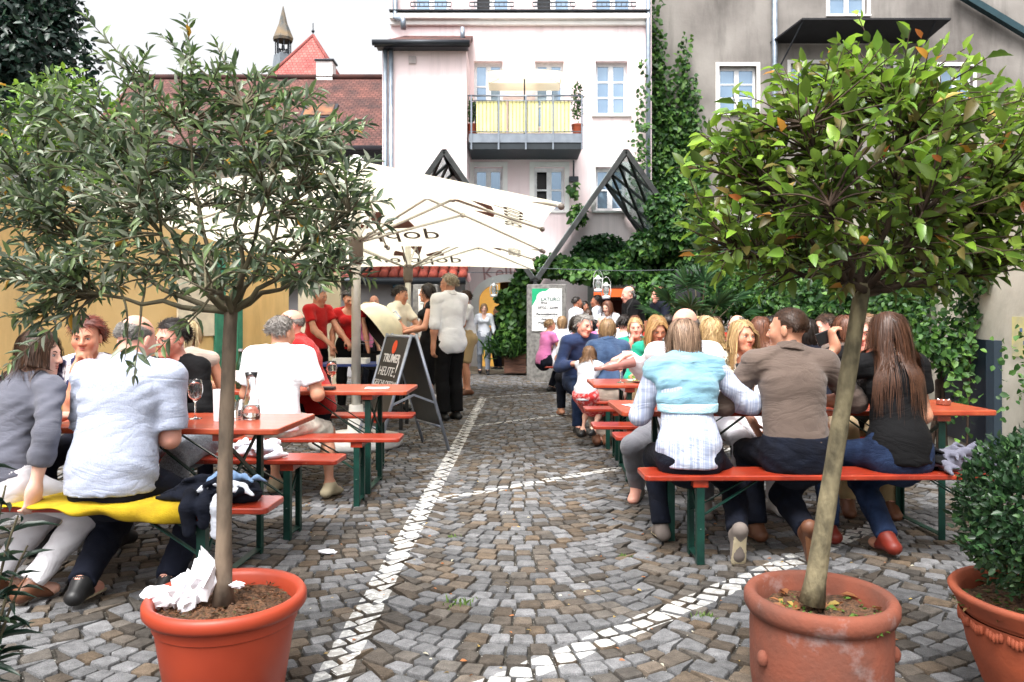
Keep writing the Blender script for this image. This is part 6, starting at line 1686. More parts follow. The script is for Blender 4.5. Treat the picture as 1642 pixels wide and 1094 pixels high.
    if shoes:
        for (Ap, Kp, fd, si) in ((AL, KL, lfd, 0), (AR, KR, rfd, 1)):
            fp, fdd, dn, hl0, toe = foot(Ap, Kp, fd, .008); d_ = nrm_(Kp - Ap)
            fp = [p[:7] + (p[7] + [(Ap + d_ * .02, d_)], p[8]) for p in fp]
            V, Q = sdf_mesh(fp, max(.010, h * .7), (), .02); sh = mesh_np('shoe', V, Q, shoes, root, col=np.ones((len(V), 3)))
            if sole:
                so = [rc(hl0 + dn * .018, toe + dn * .016 + fdd * .01, .034 * s, .043 * s, dn, .3)]
                V, Q = sdf_mesh(so, .008, (), .01); mesh_np('sole', V, Q, sole, sh)
    # ---- face
    if face_on:
        for sg in (-1, 1):
            ev = MB(); ev.ball((0, 0, 0), (.0125 * hs, .010 * hs, .0066 * hs), 10, 6); e = ev.build('eye', m_eye, root, smooth=True); e.matrix_local = Matrix.Translation(HP(sg * .031, -.0805, .003)) @ Matrix(HR).to_4x4()
            ir = MB().ball((0, -.0065 * hs, 0), (.0058 * hs, .0045 * hs, .0058 * hs), 8, 5).build('iris', m_dark, e, smooth=True)
            lid = MB().tube([tuple(V3(q, -.0088 + abs(q) * .12, .0055 - q * q * 12) * hs) for q in (-.013, -.007, 0, .007, .013)], .0017 * hs, 5).build('eyelid', m_dark if not male else m_skinlid, e)
            bm = bpy_brow(hair); MB().tube([tuple(HP(sg * a, b, c)) for a, b, c in ((.014, -.092, .019), (.028, -.090, .025), (.041, -.082, .023), (.050, -.072, .017))], [.0022 * hs, .0032 * hs, .0028 * hs, .0012 * hs], 5).build('eyebrow', bm, root)
        MB().tube([tuple(HP(a, b, c)) for a, b, c in ((-.024, -.088, -.057), (-.012, -.0965, -.0525), (0, -.0985, -.054), (.012, -.0965, -.0525), (.024, -.088, -.057))], [.001, .0034 * hs, .003 * hs, .0034 * hs, .001], 6).build('upper_lip', m_lip, root, smooth=True)
        MB().tube([tuple(HP(a, b, c)) for a, b, c in ((-.022, -.088, -.059), (-.010, -.0955, -.063), (0, -.097, -.0635), (.010, -.0955, -.063), (.022, -.088, -.059))], [.001, .004 * hs, .0045 * hs, .004 * hs, .001], 6).build('lower_lip', m_lip, root, smooth=True)
    for ex in extras:
        if ex == 'glasses':
            gl_ = MB()
            for sg in (-1, 1):
                c = [(sg * .032 + .023 * math.cos(a), -.101, .002 + .017 * math.sin(a)) for a in np.linspace(0, 2 * np.pi, 13)]; gl_.tube([tuple(HP(*q)) for q in c], .0014, 5, False); gl_.tube([tuple(HP(*q)) for q in ((sg * .055, -.099, .006), (sg * .074, -.05, .008), (sg * .077, .01, .006))], .0014, 5)
            gl_.tube([tuple(HP(*q)) for q in ((-.010, -.102, .004), (0, -.106, .006), (.010, -.102, .004))], .0014, 5); gl_.build('glasses', m_specs, root)
        if ex == 'belt':
            bl = [rc(hip + V3(0, 0, .055), hip + V3(0, 0, .075), wp * .975 * tw_ + .012, wp * .96 * tw_ + .012, V3(0, 1, 0), .765, (hip + V3(0, 0, .095), V3(0, 0, 1)), (hip + V3(0, 0, .055), V3(0, 0, -1)))]
            V, Q = sdf_mesh(bl, h * .7, (), .0); mesh_np('belt', V, Q, M('black belt leather', (.012, .012, .012), .4), root)
    info = dict(root=root, hc=hc, HR=HR, hs=hs, neck=neck, chest=chest, waist=waist, hip=hip, SL=SL, SR=SR, EL=EL, WL=WL, ER=ER, WR=WR, lat=lat, fwd=fwd, s=s, torso=torso, face=face, xy=(x, y), KL=KL, KR=KR)
    if hair: make_hair(info, hair, dist)
    PEOPLE.append(info)
    return info
m_skinlid = M('lid line', srgb(120, 78, 64), .6)
def bpy_brow(hair):
    c = np.array((hair or {}).get('col', (.1, .07, .05))) * .55
    key = 'brow %02d%02d%02d' % tuple(int(min(99, q * 99)) for q in c)
    return M(key, tuple(c), .7)

def make_hair(I, hair, dist):
    hs, HR, hc = I['hs'], I['HR'], I['hc']; st = hair.get('style', 'short'); col = np.array(hair['col']); col2 = np.array(hair.get('col2', col * .55))
    cen = V3(0, .014, .036); Rd = V3(.078, .098, .089) if st not in ('crop', 'fringe', 'short') else V3(.0745, .0945, .0845)
    vol = hair.get('vol', 1.0)
    nst = int(hair.get('n', 2200 if dist < 5.5 else 1000 if dist < 8 else 320)); wd = hair.get('w', .0026 if dist < 5.5 else .005 if dist < 8 else .010)
    def mask(u):
        x, yv, z = u[:, 0], u[:, 1], u[:, 2]
        front = (yv < -.42) & (z < hair.get('line', .52)); sid = (yv >= -.42) & (yv < -.12) & (z < np.where(yv < -.28, .30, .0)); low = (z < hair.get('low', -.62)) | ((yv < .35) & (z < -.35))
        ok = ~(front | sid | low)
        if st == 'fringe': ok &= (z < hair.get('bald', .35)) & (yv > -.30)
        return ok
    # cap under the strands
    n1, n2 = 28, 18; th = np.linspace(0, 2 * np.pi, n1, endpoint=False); ph = np.linspace(-np.pi / 2, np.pi / 2, n2)
    U = np.array([[math.cos(p) * math.cos(t), math.cos(p) * math.sin(t), math.sin(p)] for p in ph for t in th])
    lift = 1.015 + .03 * (vol - 1) - (.01 if st == 'short' else 0)
    Vc = cen + U * Rd * (lift if st not in ('crop', 'fringe') else 1.0)
    Qc = np.array([[i * n1 + j, i * n1 + (j + 1) % n1, (i + 1) * n1 + (j + 1) % n1, (i + 1) * n1 + j] for i in range(n2 - 1) for j in range(n1)])
    fc = unit(U[Qc].mean(1)); Qc = Qc[mask(fc)]
    toW = lambda a: hc + (a * hs) @ HR.T
    VV = [toW(Vc)]; QQ = [Qc]; CC = [np.tile(col * .62 + col2 * .25, (len(Vc), 1))]
    u = unit(RNG.normal(size=(nst * 5, 3))); u = u[mask(u)][:nst]; n = len(u)
    ln0 = {'short': .055, 'crop': .017, 'fringe': .022, 'bob': .21, 'mid': .15, 'long': .40, 'curly': .33, 'pixie': .075, 'tied': .12}[st] * hair.get('len', 1.0)
    ln = ln0 * (1 + RNG.uniform(-.18, .18, n) * (1.7 if ln0 > .1 else 1)); K = 5 if ln0 < .1 else 10 if ln0 < .25 else 14
    p = cen + u * Rd * (1.0 + RNG.uniform(.0, .05, (n, 1)) * vol)
    part = hair.get('part', .02); sx = np.sign(u[:, 0] - part)[:, None]
    if st in ('bob', 'mid', 'long', 'curly'):
        d = np.concatenate([sx * 1.0, np.full((n, 1), .25), np.full((n, 1), -.35)], 1); d[u[:, 1] > .35] = V3(0, .6, -.6)
    elif st == 'tied': d = np.tile(V3(0, 1., -.25), (n, 1))
    else:
        cr = V3(*hair.get('comb', (0.25, .7, -.35))); d = np.tile(cr, (n, 1)) + RNG.normal(0, .35 if st in ('short', 'pixie') else .10, (n, 3)) + u * (.35 if st in ('short', 'pixie') else .1) * (1 if st != 'pixie' else 1.5) + np.concatenate([sx * .5, np.zeros((n, 2))], 1)
    d = unit(d - u * (d * u).sum(1, keepdims=True) * .9)
    gW = HR.T @ V3(0, 0, -1)      # gravity in head space
    lay = RNG.uniform(1.015, 1.05 + .09 * vol * (st not in ('crop', 'fringe')), n)
    if st in ('crop', 'fringe'): lay = RNG.uniform(1.0, 1.03, n)
    if st == 'short': lay = RNG.uniform(1.0, 1.05 + .05 * vol, n) - .05 * (u[:, 2] < .15)
    lay = lay + (RNG.uniform(size=n) < .07) * RNG.uniform(.02, .07, n) * (st not in ('crop', 'fringe'))
    pts = [p.copy()]; ds = (ln / (K - 1))[:, None]; wav = RNG.uniform(0, 6.28, n)
    prims = [q for q in I['torso'](.036) if q[0] == 'c']
    gr = {'short': .08, 'crop': .02, 'fringe': .05, 'pixie': .05, 'tied': .12}.get(st, .5)
    for k in range(1, K):
        d = unit(d + gr * gW + RNG.normal(0, .05 if st != 'curly' else .12, (n, 3)))
        if st == 'curly': d = unit(d + .45 * np.stack([np.sin(wav + k * 1.5), np.cos(wav + k * 1.3), 0 * wav], 1))
        if st in ('bob', 'mid') and k > K * .55: d = unit(d - unit(p * V3(1, 1, 0) - cen * V3(1, 1, 0)) * .28)
        p = p + d * ds
        qv = (p - cen) / Rd; l = np.linalg.norm(qv, axis=1); ins = l < lay
        p[ins] = cen + qv[ins] * Rd * (lay[ins] / l[ins])[:, None]
        if ln0 > .1:
            inn = (p[:, 1] < -.045) & (p[:, 2] < .045) & (np.abs(p[:, 0]) < .064 + .01 * vol); p[inn, 0] = np.where(p[inn, 0] >= 0, 1, -1) * (.066 + .012 * vol)
            tips = k / (K - 1); nk = (p[:, 2] < -.06) & (p[:, 1] > -.05) & (p[:, 1] < .075) & (np.abs(p[:, 0]) < .06); p[nk, 1] = .08
            if st in ('long', 'curly', 'bob'):
                W = toW(p)
                for pr in prims:
                    a, b, ra, rb = pr[1], pr[2], pr[3], pr[4]; ba = b - a; t = np.clip(((W - a) @ ba) / (ba @ ba), 0, 1); c = a + t[:, None] * ba; r = ra + (rb - ra) * t; v = W - c
                    q = pr[6]; nn_ = pr[5]
                    if nn_ is not None: v2 = v + (v @ nn_)[:, None] * nn_ * (1 / q - 1)
                    else: v2 = v
                    L = np.linalg.norm(v2, axis=1); m = L < r; W[m] = c[m] + v[m] * (r[m] / np.maximum(L[m], 1e-4))[:, None]
                p = ((W - hc) @ HR) / hs
        pts.append(p.copy())
    S = np.stack(pts, 1)                                  # n,K,3
    S = toW(S.reshape(-1, 3)).reshape(n, K, 3)
    tg = unit(np.gradient(S, axis=1)); out = S - (hc + HR @ (cen * hs) - V3(0, 0, .0)); sd = unit(np.cross(tg, out + RNG.normal(0, .02, S.shape)))
    prof = np.interp(np.linspace(0, 1, K), [0, .2, .75, 1], [.7, 1, .9, .25])[None, :, None] * wd * RNG.uniform(.6, 1.3, (n, 1, 1))
    A = S - sd * prof / 2; B = S + sd * prof / 2; base = sum(len(v) for v in VV)
    Vs = np.stack([A, B], 2).reshape(-1, 3); i0 = (np.arange(n)[:, None] * K * 2 + np.arange(K - 1)[None] * 2).reshape(-1)
    Qs = np.stack([i0, i0 + 1, i0 + 3, i0 + 2], 1) + base
    mixc = RNG.uniform(size=(n, 1)) ** 1.3; cs = col * (1 - mixc) + col2 * mixc; cs = cs * RNG.uniform(.8, 1.2, (n, 1))
    VV.append(Vs); QQ.append(Qs); CC.append(np.repeat(cs, K * 2, axis=0))
    mesh_np('hair', np.concatenate(VV), np.concatenate(QQ), m_hair, I['root'], col=np.concatenate(CC))
# ------------------------------------------------------------------ the cast
K_dot = cloth('white dotted shirting', (174, 180, 198), (154, 162, 184), ns=160, bump=.2)
K_grey = cloth('grey knit', (102, 103, 115), (88, 89, 100), ns=5, bump=.5, bs=500)
K_white = cloth('white cotton', (218, 221, 228), (206, 210, 220))
K_white_lit = cloth('lit white cotton', (240, 242, 246), (232, 234, 240))  # same white cotton, with bright light put into the colour
K_cream = cloth('cream cotton', (238, 232, 214), (226, 220, 200))
K_navy = cloth('navy cloth', (18, 22, 36), (13, 16, 28)); K_jean = cloth('blue denim', (36, 52, 82), (25, 38, 64), ns=14, bump=.5, bs=300); K_djean = cloth('dark denim', (17, 22, 36), (11, 14, 25), ns=14, bump=.5)
K_black = cloth('black cotton', (13, 13, 15), (8, 8, 10)); K_red = cloth('red cotton', (186, 28, 28), (164, 20, 22)); K_polo = cloth('red polo pique', (184, 26, 25), (166, 18, 20), bump=.5, bs=500)
K_taupe = cloth('taupe shirt', (99, 85, 77), (87, 74, 67), ns=4); K_khaki = cloth('khaki drill', (176, 154, 116), (158, 138, 102)); K_shorts = cloth('pale check shorts', (206, 200, 186), (178, 172, 160), ns=24)
K_gtrou = cloth('grey trousers', (112, 112, 118), (92, 92, 98)); K_wtrou = cloth('white trousers', (226, 224, 228), (206, 204, 210)); K_blue = cloth('mid blue shirt', (50, 66, 104), (38, 52, 86)); K_denimj = cloth('denim jacket cloth', (62, 84, 116), (44, 62, 92), ns=10, bump=.6, bs=260)
K_hood = cloth('pale blue fleece', (132, 174, 192), (118, 160, 180), ns=7, bump=.4); K_pink = cloth('pink cotton', (206, 120, 170), (186, 104, 152)); K_green = cloth('sea green knit', (30, 160, 130), (24, 136, 112)); K_tan = cloth('tan linen', (178, 160, 146), (150, 136, 126), ns=8); K_dress = cloth('red floral cotton', (204, 52, 52), (232, 150, 150), ns=34, contrast=(.5, .58)) 
K_floral = cloth('olive floral print', (206, 200, 182), (70, 66, 52), ns=26, contrast=(.48, .58)); K_lgrey = cloth('light grey jersey', (172, 178, 182), (156, 162, 168)); K_ltrou = cloth('pale grey jeans', (140, 146, 156), (122, 128, 140)); K_navyw = cloth('navy and white top', (40, 44, 76), (226, 226, 232), ns=9, contrast=(.5, .55)); K_check = cloth('fine checked trousers', (130, 134, 142), (88, 92, 100), ns=140)
K_stripe = M('white striped shirting', srgb(192, 198, 214), .85, col2=srgb(160, 170, 196), nscale=1.0, detail=0, bump=.2, bscale=300, spec=.2, stretch=(150, 1, 1), contrast=(.45, .55)); crease(K_stripe)
SH_br = M('brown shoe leather', srgb(104, 66, 46), .5); SH_bk = M('black shoe leather', (.014, .014, .015), .45); SH_gr = M('grey suede shoe', srgb(122, 112, 106), .85); SH_red = M('red leather shoe', srgb(120, 40, 28), .5); SH_wh = M('white sandal', srgb(230, 228, 226), .6); SH_kh = M('khaki canvas shoe', srgb(176, 164, 136), .85)
SO_gum = M('gum sole', srgb(196, 182, 152), .8, bump=.5, bscale=120); SO_br = M('brown crepe sole', srgb(146, 98, 66), .8, bump=.5, bscale=120)
HB = dict(brown=((.075, .036, .020), (.03, .016, .010)), red=((.20, .035, .018), (.09, .018, .010)), dark=((.022, .014, .011), (.010, .007, .006)), grey=((.30, .28, .26), (.14, .13, .12)), blonde=((.58, .40, .19), (.30, .18, .075)), dblonde=((.36, .23, .115), (.16, .09, .045)), lbrown=((.24, .13, .065), (.11, .058, .03)), auburn=((.17, .06, .028), (.07, .026, .014)), grizz=((.30, .275, .25), (.14, .12, .11)), pale=((.62, .50, .30), (.36, .25, .12)))
def hr(c, style, **kw): return dict(col=HB[c][0], col2=HB[c][1], style=style, **kw)
GLt, GRt, GSt, GBk = 'guests at the tables under the olive tree', 'guests at the tables before the cream wall', 'people standing around the grill', 'people by the bar door and the band'
# --- left tables
person('woman in grey cardigan and white trousers, profile smiling, on the yellow cloth bench', -2.34, 3.58, 156, H=1.60, sex='f', skin='fair', top=dict(mat=K_grey, sleeve=1.55, g=.016, name='cardigan', fold=.006), bottom=dict(mat=K_wtrou), shoes=SH_br, hair=hr('brown', 'long', len=.72, vol=1.5), head=(-62, 8, 4), lean=14, bend=12, rh=(-.25, .02, .55), rpole=(-1, .6, -.2), lh=(.15, -.38, .8), lf=(.10, -.02, .09), rf=(-.12, -.05, .09), group=GLt)
person('broad balding man in white dotted short sleeved shirt, his back turned', -1.84, 3.60, 178, H=1.76, sex='m', fat=1.10, skin='pink', top=dict(mat=K_dot, sleeve=.86, neck='collar', g=.018, fold=.0065), bottom=dict(mat=K_navy), shoes=SH_bk, hair=hr('grey', 'fringe', bald=.18, len=.8), head=(-14, 24, 0), lean=12, bend=16, lh=(.12, -.40, .81), rh=(-.10, -.34, .80), lpole=(.4, .5, -1), rpole=(-.25, .5, -1), lf=(.12, .06, .10), rf=(-.24, -.02, .09), sole=SO_gum, group=GLt)
person('woman with short dark red hair resting her chin on her fist', -2.54, 4.80, 6, H=1.72, sex='f', skin='tan', top=dict(mat=K_navyw, sleeve=.4, neck='v'), bottom=dict(mat=K_navy), shoes=SH_bk, hair=hr('red', 'pixie', vol=1.6), head=(8, 6, 0), lean=16, bend=6, rh=(-.03, -.26, 1.0), rhd=(.25, .25, 1), rcurl=60, lh=(.20, -.32, .80), group=GLt)
person('dark haired woman with glasses and dark necklace in a black cardigan', -1.99, 4.80, -14, H=1.70, sex='f', skin='pink', top=dict(mat=K_black, sleeve=1.9, neck='v', name='cardigan'), bottom=dict(mat=K_check), shoes=SH_bk, hair=hr('dark', 'short', vol=1.2), head=(-18, 10, 4), lean=12, bend=8, extras=('glasses',), lf=(.30, -.42, .09), group=GLt)
person('pale blonde woman with bare tanned shoulders beyond the dark haired woman', -2.30, 5.56, 205, H=1.68, sex='f', skin='tan', top=dict(mat=K_tan, sleeve=0, neck='scoop'), bottom=dict(mat=K_navy), hair=hr('pale', 'mid', vol=1.2), head=(-30, 8, 0), lean=14, group=GLt, face_on=False)
person('grey haired man in plain white T-shirt and pale shorts, his back turned', -1.70, 5.54, 176, H=1.74, sex='m', fat=1.08, skin='tan', top=dict(mat=K_white_lit, sleeve=.72, g=.018, name='t_shirt', fold=.006), bottom=dict(mat=K_shorts, len=.97, g=.022, name='shorts'), shoes=SH_kh, hair=hr('grizz', 'short', vol=1.3), head=(-24, 10, 0), lean=13, bend=10, rh=(-.20, -.34, .81), rf=(-.36, -.16, .09), lf=(.1, -.3, .09), group=GLt, face_on=False)
person('bald man with glasses in a red polo shirt facing the white T-shirt man', -1.67, 6.50, -74, H=1.84, sex='m', fat=1.2, skin='pink', top=dict(mat=K_polo, sleeve=.8, neck='collar', g=.016, name='polo_shirt'), bottom=dict(mat=K_djean), shoes=SH_bk, hair=hr('grizz', 'fringe', bald=.15), head=(6, 8, 0), lean=12, bend=8, extras=('glasses',), lh=(.14, -.30, .82), rh=(-.1, -.34, .82), lf=(.1, -.3, .09), rf=(-.1, -.3, .09), group=GLt)
# --- around the grill
person('grey haired man in red T-shirt working with tongs at the serving table', PX(506, 10.2), 10.2, 62, 'stand', 1.74, 'm', 'tan', dict(mat=K_red, sleeve=.6, name='t_shirt'), dict(mat=K_black), SH_bk, hr('grizz', 'short'), (6, 18, 0), 4, 4, lh=(.14, -.40, 1.02), rh=(-.16, -.36, 1.0), group=GSt)
person('woman in red scoop neck top with dark tied hair behind the serving table', PX(560, 10.45), 10.45, 14, 'stand', 1.70, 'f', 'tan', dict(mat=K_red, sleeve=.3, neck='scoop', name='top'), dict(mat=K_black), SH_bk, hr('dark', 'tied', vol=1.3), (10, 26, 0), 4, 4, lh=(.24, -.28, .86), rh=(-.22, -.25, .92), group=GSt)
person('bald man in dark navy jacket looking over the grill lid', PX(600, 13.6), 13.6, 8, 'stand', 1.72, 'm', 'pink', dict(mat=K_navy, neck='collar', name='jacket'), dict(mat=K_djean), SH_bk, hr('grizz', 'fringe'), group=GSt, bend=2, lean=2)
person('pale blonde woman in pink seen between pole and grill', PX(586, 12.4), 12.4, 60, 'stand', 1.58, 'f', 'fair', dict(mat=K_pink, sleeve=.5), dict(mat=K_djean), SH_bk, hr('pale', 'mid'), group=GSt, bend=2, lean=2)
person('dark haired man in cream short sleeved shirt tending the grill', PX(636, 11.0), 11.0, 66, 'stand', 1.78, 'm', 'tan', dict(mat=K_cream, sleeve=.75, neck='collar'), dict(mat=K_black), SH_bk, hr('dark', 'short', vol=1.5, len=1.3), (6, 16, 0), 4, 4, lh=(.1, -.46, 1.18), rh=(-.14, -.40, 1.05), group=GSt)
person('woman with black bobbed hair in a long black dress holding a drink', PX(690, 10.65), 10.65, -78, 'stand', 1.80, 'f', 'tan', dict(mat=K_black, sleeve=0, neck='scoop', name='dress_top'), dict(mat=K_black, kind='skirt', len=1.0, name='dress_skirt'), SH_bk, hr('dark', 'bob', len=.85), (0, 6, 0), 2, 2, lh=(.12, -.34, 1.12), rh=(-.12, -.36, 1.14), group=GSt)
person('tall grey blond man in loose white shirt and black trousers standing by the chalkboard', PX(722, 10.0), 10.0, -140, 'stand', 1.90, 'm', 'tan', dict(mat=K_white_lit, sleeve=1.25, neck='collar', g=.020, fold=.008, hem=.86), dict(mat=K_black, g=.026, flare=.03), SH_bk, dict(col=(.5, .43, .31), col2=(.26, .21, .15), style='short', vol=1.2), (24, 4, 0), 1, 2, lh=(.27, .0, .86), rh=(-.2, -.36, 1.12), extras=('glasses',), group=GSt)
person('man in white shirt and khaki shorts half hidden behind the tall white shirt', PX(749, 13.3), 13.3, -70, 'stand', 1.80, 'm', 'tan', dict(mat=K_white, sleeve=.7), dict(mat=K_khaki, len=.95, g=.03, name='shorts'), SH_br, hr('brown', 'short'), lean=2, bend=2, lh=(.1, -.36, 1.1), group=GSt)
person('woman in white blouse and pale grey jeans walking out of the arch', PX(776, 18.1), 18.1, 4, 'stand', 1.66, 'f', 'fair', dict(mat=K_white, sleeve=1.6, neck='v', name='blouse'), dict(mat=K_ltrou), SH_bk, hr('dblonde', 'mid'), (0, 8, 0), 2, 2, lf=(.08, -.16, .085), rf=(-.09, .16, .10), rh=(-.22, -.2, 1.0), group=GSt)
person('man in dark clothes standing inside the arched passage', PX(799, 19.4), 19.4, -60, 'stand', 1.62, 'm', 'tan', dict(mat=K_navy, neck='collar'), dict(mat=K_navy), SH_bk, hr('dark', 'short'), lean=2, bend=2, lh=(.1, -.3, 1.05), group=GSt)
# --- right tables, nearest row
hood = person('woman with streaked brown bob and pale blue sweatshirt tied over her back', .97, 4.28, 178, H=1.69, sex='f', fat=1.03, skin='fair', top=dict(mat=K_stripe, sleeve=1.45, neck='collar', g=.02, fold=.006, hem=.50), bottom=dict(mat=K_djean), shoes=SH_gr, hair=dict(col=(.38, .25, .165), col2=(.085, .045, .03), style='bob', len=1.0, vol=1.7), head=(6, 10, 0), lean=10, bend=12, rh=(-.24, -.32, .82), rpole=(-1, .3, -.7), lf=(.1, -.3, .09), rf=(-.24, .10, .16), rfd=(0, -.3, -1), sole=SO_gum, group=GRt, face_on=False)
pour = person('bald man with glasses in white shirt pouring rosé with outstretched arm', 1.24, 5.62, -12, H=1.82, sex='m', skin='pink', top=dict(mat=K_white_lit, sleeve=1.85, neck='collar', g=.018), bottom=dict(mat=K_gtrou), shoes=SH_gr, hair=hr('grizz', 'fringe', bald=.0), head=(-38, 10, 0), lean=10, bend=4, rh=(-.40, -.06, 1.04), rhd=(-1, -.1, -.35), rcurl=62, rpole=(0, .6, -.4), rf=(-.33, -.06, .09), rkp=(-.5, -1, .2), extras=('glasses',), group=GRt)
person('woman with long blonde hair in olive floral top and white trousers', 1.60, 5.62, 8, H=1.66, sex='f', skin='tan', top=dict(mat=K_floral, sleeve=.35, neck='v', name='blouse'), bottom=dict(mat=K_wtrou), shoes=SH_wh, hair=hr('blonde', 'long', len=.78, vol=1.2, part=-.25), head=(14, 2, 4), lean=12, bend=4, lh=(.07, -.44, .60), rh=(-.05, -.44, .60), lhd=(-.35, -.3, -1), rhd=(.35, -.3, -1), lf=(.1, -.42, .09), rf=(-.12, -.44, .09), group=GRt)
person('man with cropped dark hair in taupe shirt, back turned and looking sideways', 1.56, 4.28, 180, H=1.80, sex='m', fat=1.04, skin='tan', top=dict(mat=K_taupe, sleeve=1.12, neck='collar', g=.016, untuck=False, fold=.006), bottom=dict(mat=K_djean), shoes=SH_br, hair=hr('brown', 'crop', len=.9), head=(48, 2, 0), lean=10, bend=5, lh=(.16, -.36, .82), rh=(-.22, -.34, .82), rpole=(-1, .3, -.6), lpole=(1, .4, -.6), rf=(-.02, .10, .17), rfd=(-.25, -.3, -1), lf=(.12, -.3, .09), sole=SO_br, extras=('belt',), group=GRt)
phone = person('woman with very long brown hair in black T-shirt and jeans holding a phone', 2.13, 4.30, 186, H=1.75, sex='f', skin='tan', top=dict(mat=K_black, sleeve=.55, g=.016, name='t_shirt'), bottom=dict(mat=K_jean), shoes=SH_red, hair=dict(col=(.10, .042, .022), col2=(.035, .017, .011), style='long', len=1.15, vol=1.2), head=(36, 4, 0), lean=8, bend=6, lh=(.20, -.30, 1.14), lhd=(.2, -.2, 1), lcurl=50, rh=(-.15, -.26, .58), lf=(.26, -.26, .09), rf=(.06, .0, .10), group=GRt, face_on=False)
person('man in black T-shirt leaning on the table behind the very long brown hair', 2.48, 5.60, -14, H=1.80, sex='m', fat=1.1, skin='pink', top=dict(mat=K_black, sleeve=.7, name='t_shirt'), bottom=dict(mat=K_khaki), shoes=SH_br, hair=hr('lbrown', 'short'), head=(-20, 10, 0), lean=20, bend=8, rh=(-.36, -.34, .82), lh=(.0, -.42, .82), group=GRt)
# --- second row
person('woman with curly blonde hair, back turned, behind the floral top', 1.66, 6.22, 190, H=1.70, sex='f', skin='tan', top=dict(mat=K_tan, sleeve=.4), bottom=dict(mat=K_djean), hair=hr('blonde', 'curly', len=.85, vol=1.9), head=(-16, 8, 0), lean=12, group=GRt, face_on=False)
person('woman with straight chestnut hair and white top, back turned', 2.02, 6.22, 176, H=1.72, sex='f', skin='fair', top=dict(mat=K_white, sleeve=.8), bottom=dict(mat=K_djean), hair=hr('auburn', 'long', len=.7), head=(-8, 6, 0), lean=10, group=GRt, face_on=False)
person('dark haired person beside the chestnut hair, mostly hidden by the taupe shirt', 2.42, 6.24, 184, H=1.68, sex='f', skin='tan', top=dict(mat=K_navy, sleeve=1.8), bottom=dict(mat=K_djean), hair=hr('dark', 'mid', vol=1.4), lean=10, group=GRt, face_on=False)
person('bearded brown haired man in light grey jersey looking aside', 3.02, 7.2, -70, H=1.76, sex='m', skin='pink', top=dict(mat=K_lgrey, sleeve=1.9), bottom=dict(mat=K_djean), hair=hr('brown', 'short', vol=1.4, len=1.3), head=(-10, 6, 0), lean=10, group=GRt)
person('woman with wavy blonde hair and sea green top looking down at her plate', 1.31, 7.28, 4, H=1.74, sex='f', skin='tan', top=dict(mat=K_green, sleeve=1.2, neck='scoop'), bottom=dict(mat=K_khaki), hair=dict(col=(.50, .29, .11), col2=(.26, .13, .05), style='long', len=.62, vol=1.7), head=(6, 24, 0), lean=14, bend=6, group=GRt)
person('woman in denim jacket with short blonde hair, sitting side on to the aisle', .98, 7.92, 176, H=1.68, sex='f', skin='fair', top=dict(mat=K_denimj, sleeve=1.9, neck='collar', g=.024, name='denim_jacket', fold=.006, hem=.60), bottom=dict(mat=K_tan), shoes=SH_br, hair=hr('dblonde', 'mid', vol=1.6, len=.9), head=(-10, 10, 0), lean=12, lf=(.12, -.06, .09), rf=(.02, -.02, .09), group=GRt, face_on=False)
person('child in red floral dress with light brown hair and white socks', .74, 7.84, 150, H=1.12, sex='f', skin='fair', top=dict(mat=K_white, sleeve=1.8), bottom=dict(mat=K_dress, kind='skirt', len=1.1, name='dress'), shoes=SH_bk, hair=hr('lbrown', 'long', len=.6), head=(-20, 6, 0), lean=10, lf=(.06, -.05, .16), rf=(-.06, -.02, .18), group=GRt, face_on=False)
person('smiling grey haired man in blue shirt and jeans leaning over to the child', .78, 9.1, 12, H=1.82, sex='m', skin='pink', top=dict(mat=K_blue, sleeve=1.9, neck='collar', g=.018), bottom=dict(mat=K_jean), shoes=SH_bk, hair=hr('grey', 'short', vol=1.9, len=1.6), head=(16, 12, 12), lean=20, bend=6, rf=(-.12, -.35, .09), group=GRt)
person('smiling woman with pulled back blonde hair, chin on hand, beyond the green top', 1.41, 9.1, 0, H=1.74, sex='f', skin='pink', top=dict(mat=K_green, sleeve=1.8), bottom=dict(mat=K_djean), hair=hr('blonde', 'mid', vol=.9), head=(-6, 2, -4), lean=16, rh=(-.06, -.26, 1.02), rhd=(.2, .3, 1), rcurl=60, group=GRt)
person('blonde woman with straight hair behind the bald man with glasses', 1.98, 7.92, 170, H=1.74, sex='f', skin='fair', top=dict(mat=K_pink, sleeve=.6), bottom=dict(mat=K_djean), hair=hr('pale', 'long', len=.6), lean=8, group=GRt, face_on=False)
person('older man with receding grey hair and rosy forehead, facing sideways', 2.72, 9.1, -60, H=1.76, sex='m', skin='pink', top=dict(mat=K_red, sleeve=.8), bottom=dict(mat=K_djean), hair=hr('grizz', 'fringe', bald=.75), lean=8, group=GRt)
person('short dark haired man seen from behind below the guitarist', 2.05, 10.1, 182, H=1.78, sex='m', skin='tan', top=dict(mat=K_white, sleeve=.8), bottom=dict(mat=K_djean), hair=hr('dark', 'crop'), lean=6, group=GRt, face_on=False)
person('dark haired man in white shirt glimpsed beside the smiling blonde woman', 1.42, 10.1, 150, H=1.78, sex='m', skin='pink', top=dict(mat=K_white, sleeve=.8), bottom=dict(mat=K_djean), hair=hr('dark', 'short'), lean=6, group=GRt)
person('rosy bald man in pink glimpsed above the denim jacket', 1.28, 11.3, 10, H=1.74, sex='m', skin='pink', top=dict(mat=K_pink, sleeve=.8), bottom=dict(mat=K_djean), hair=hr('grizz', 'fringe', bald=.2), lean=6, group=GRt)
person('dark haired woman in white glimpsed just behind the blue shirt man', .86, 10.1, 190, H=1.74, sex='f', skin='tan', top=dict(mat=K_white, sleeve=.8), bottom=dict(mat=K_djean), hair=hr('dark', 'bob'), lean=6, group=GRt, face_on=False)
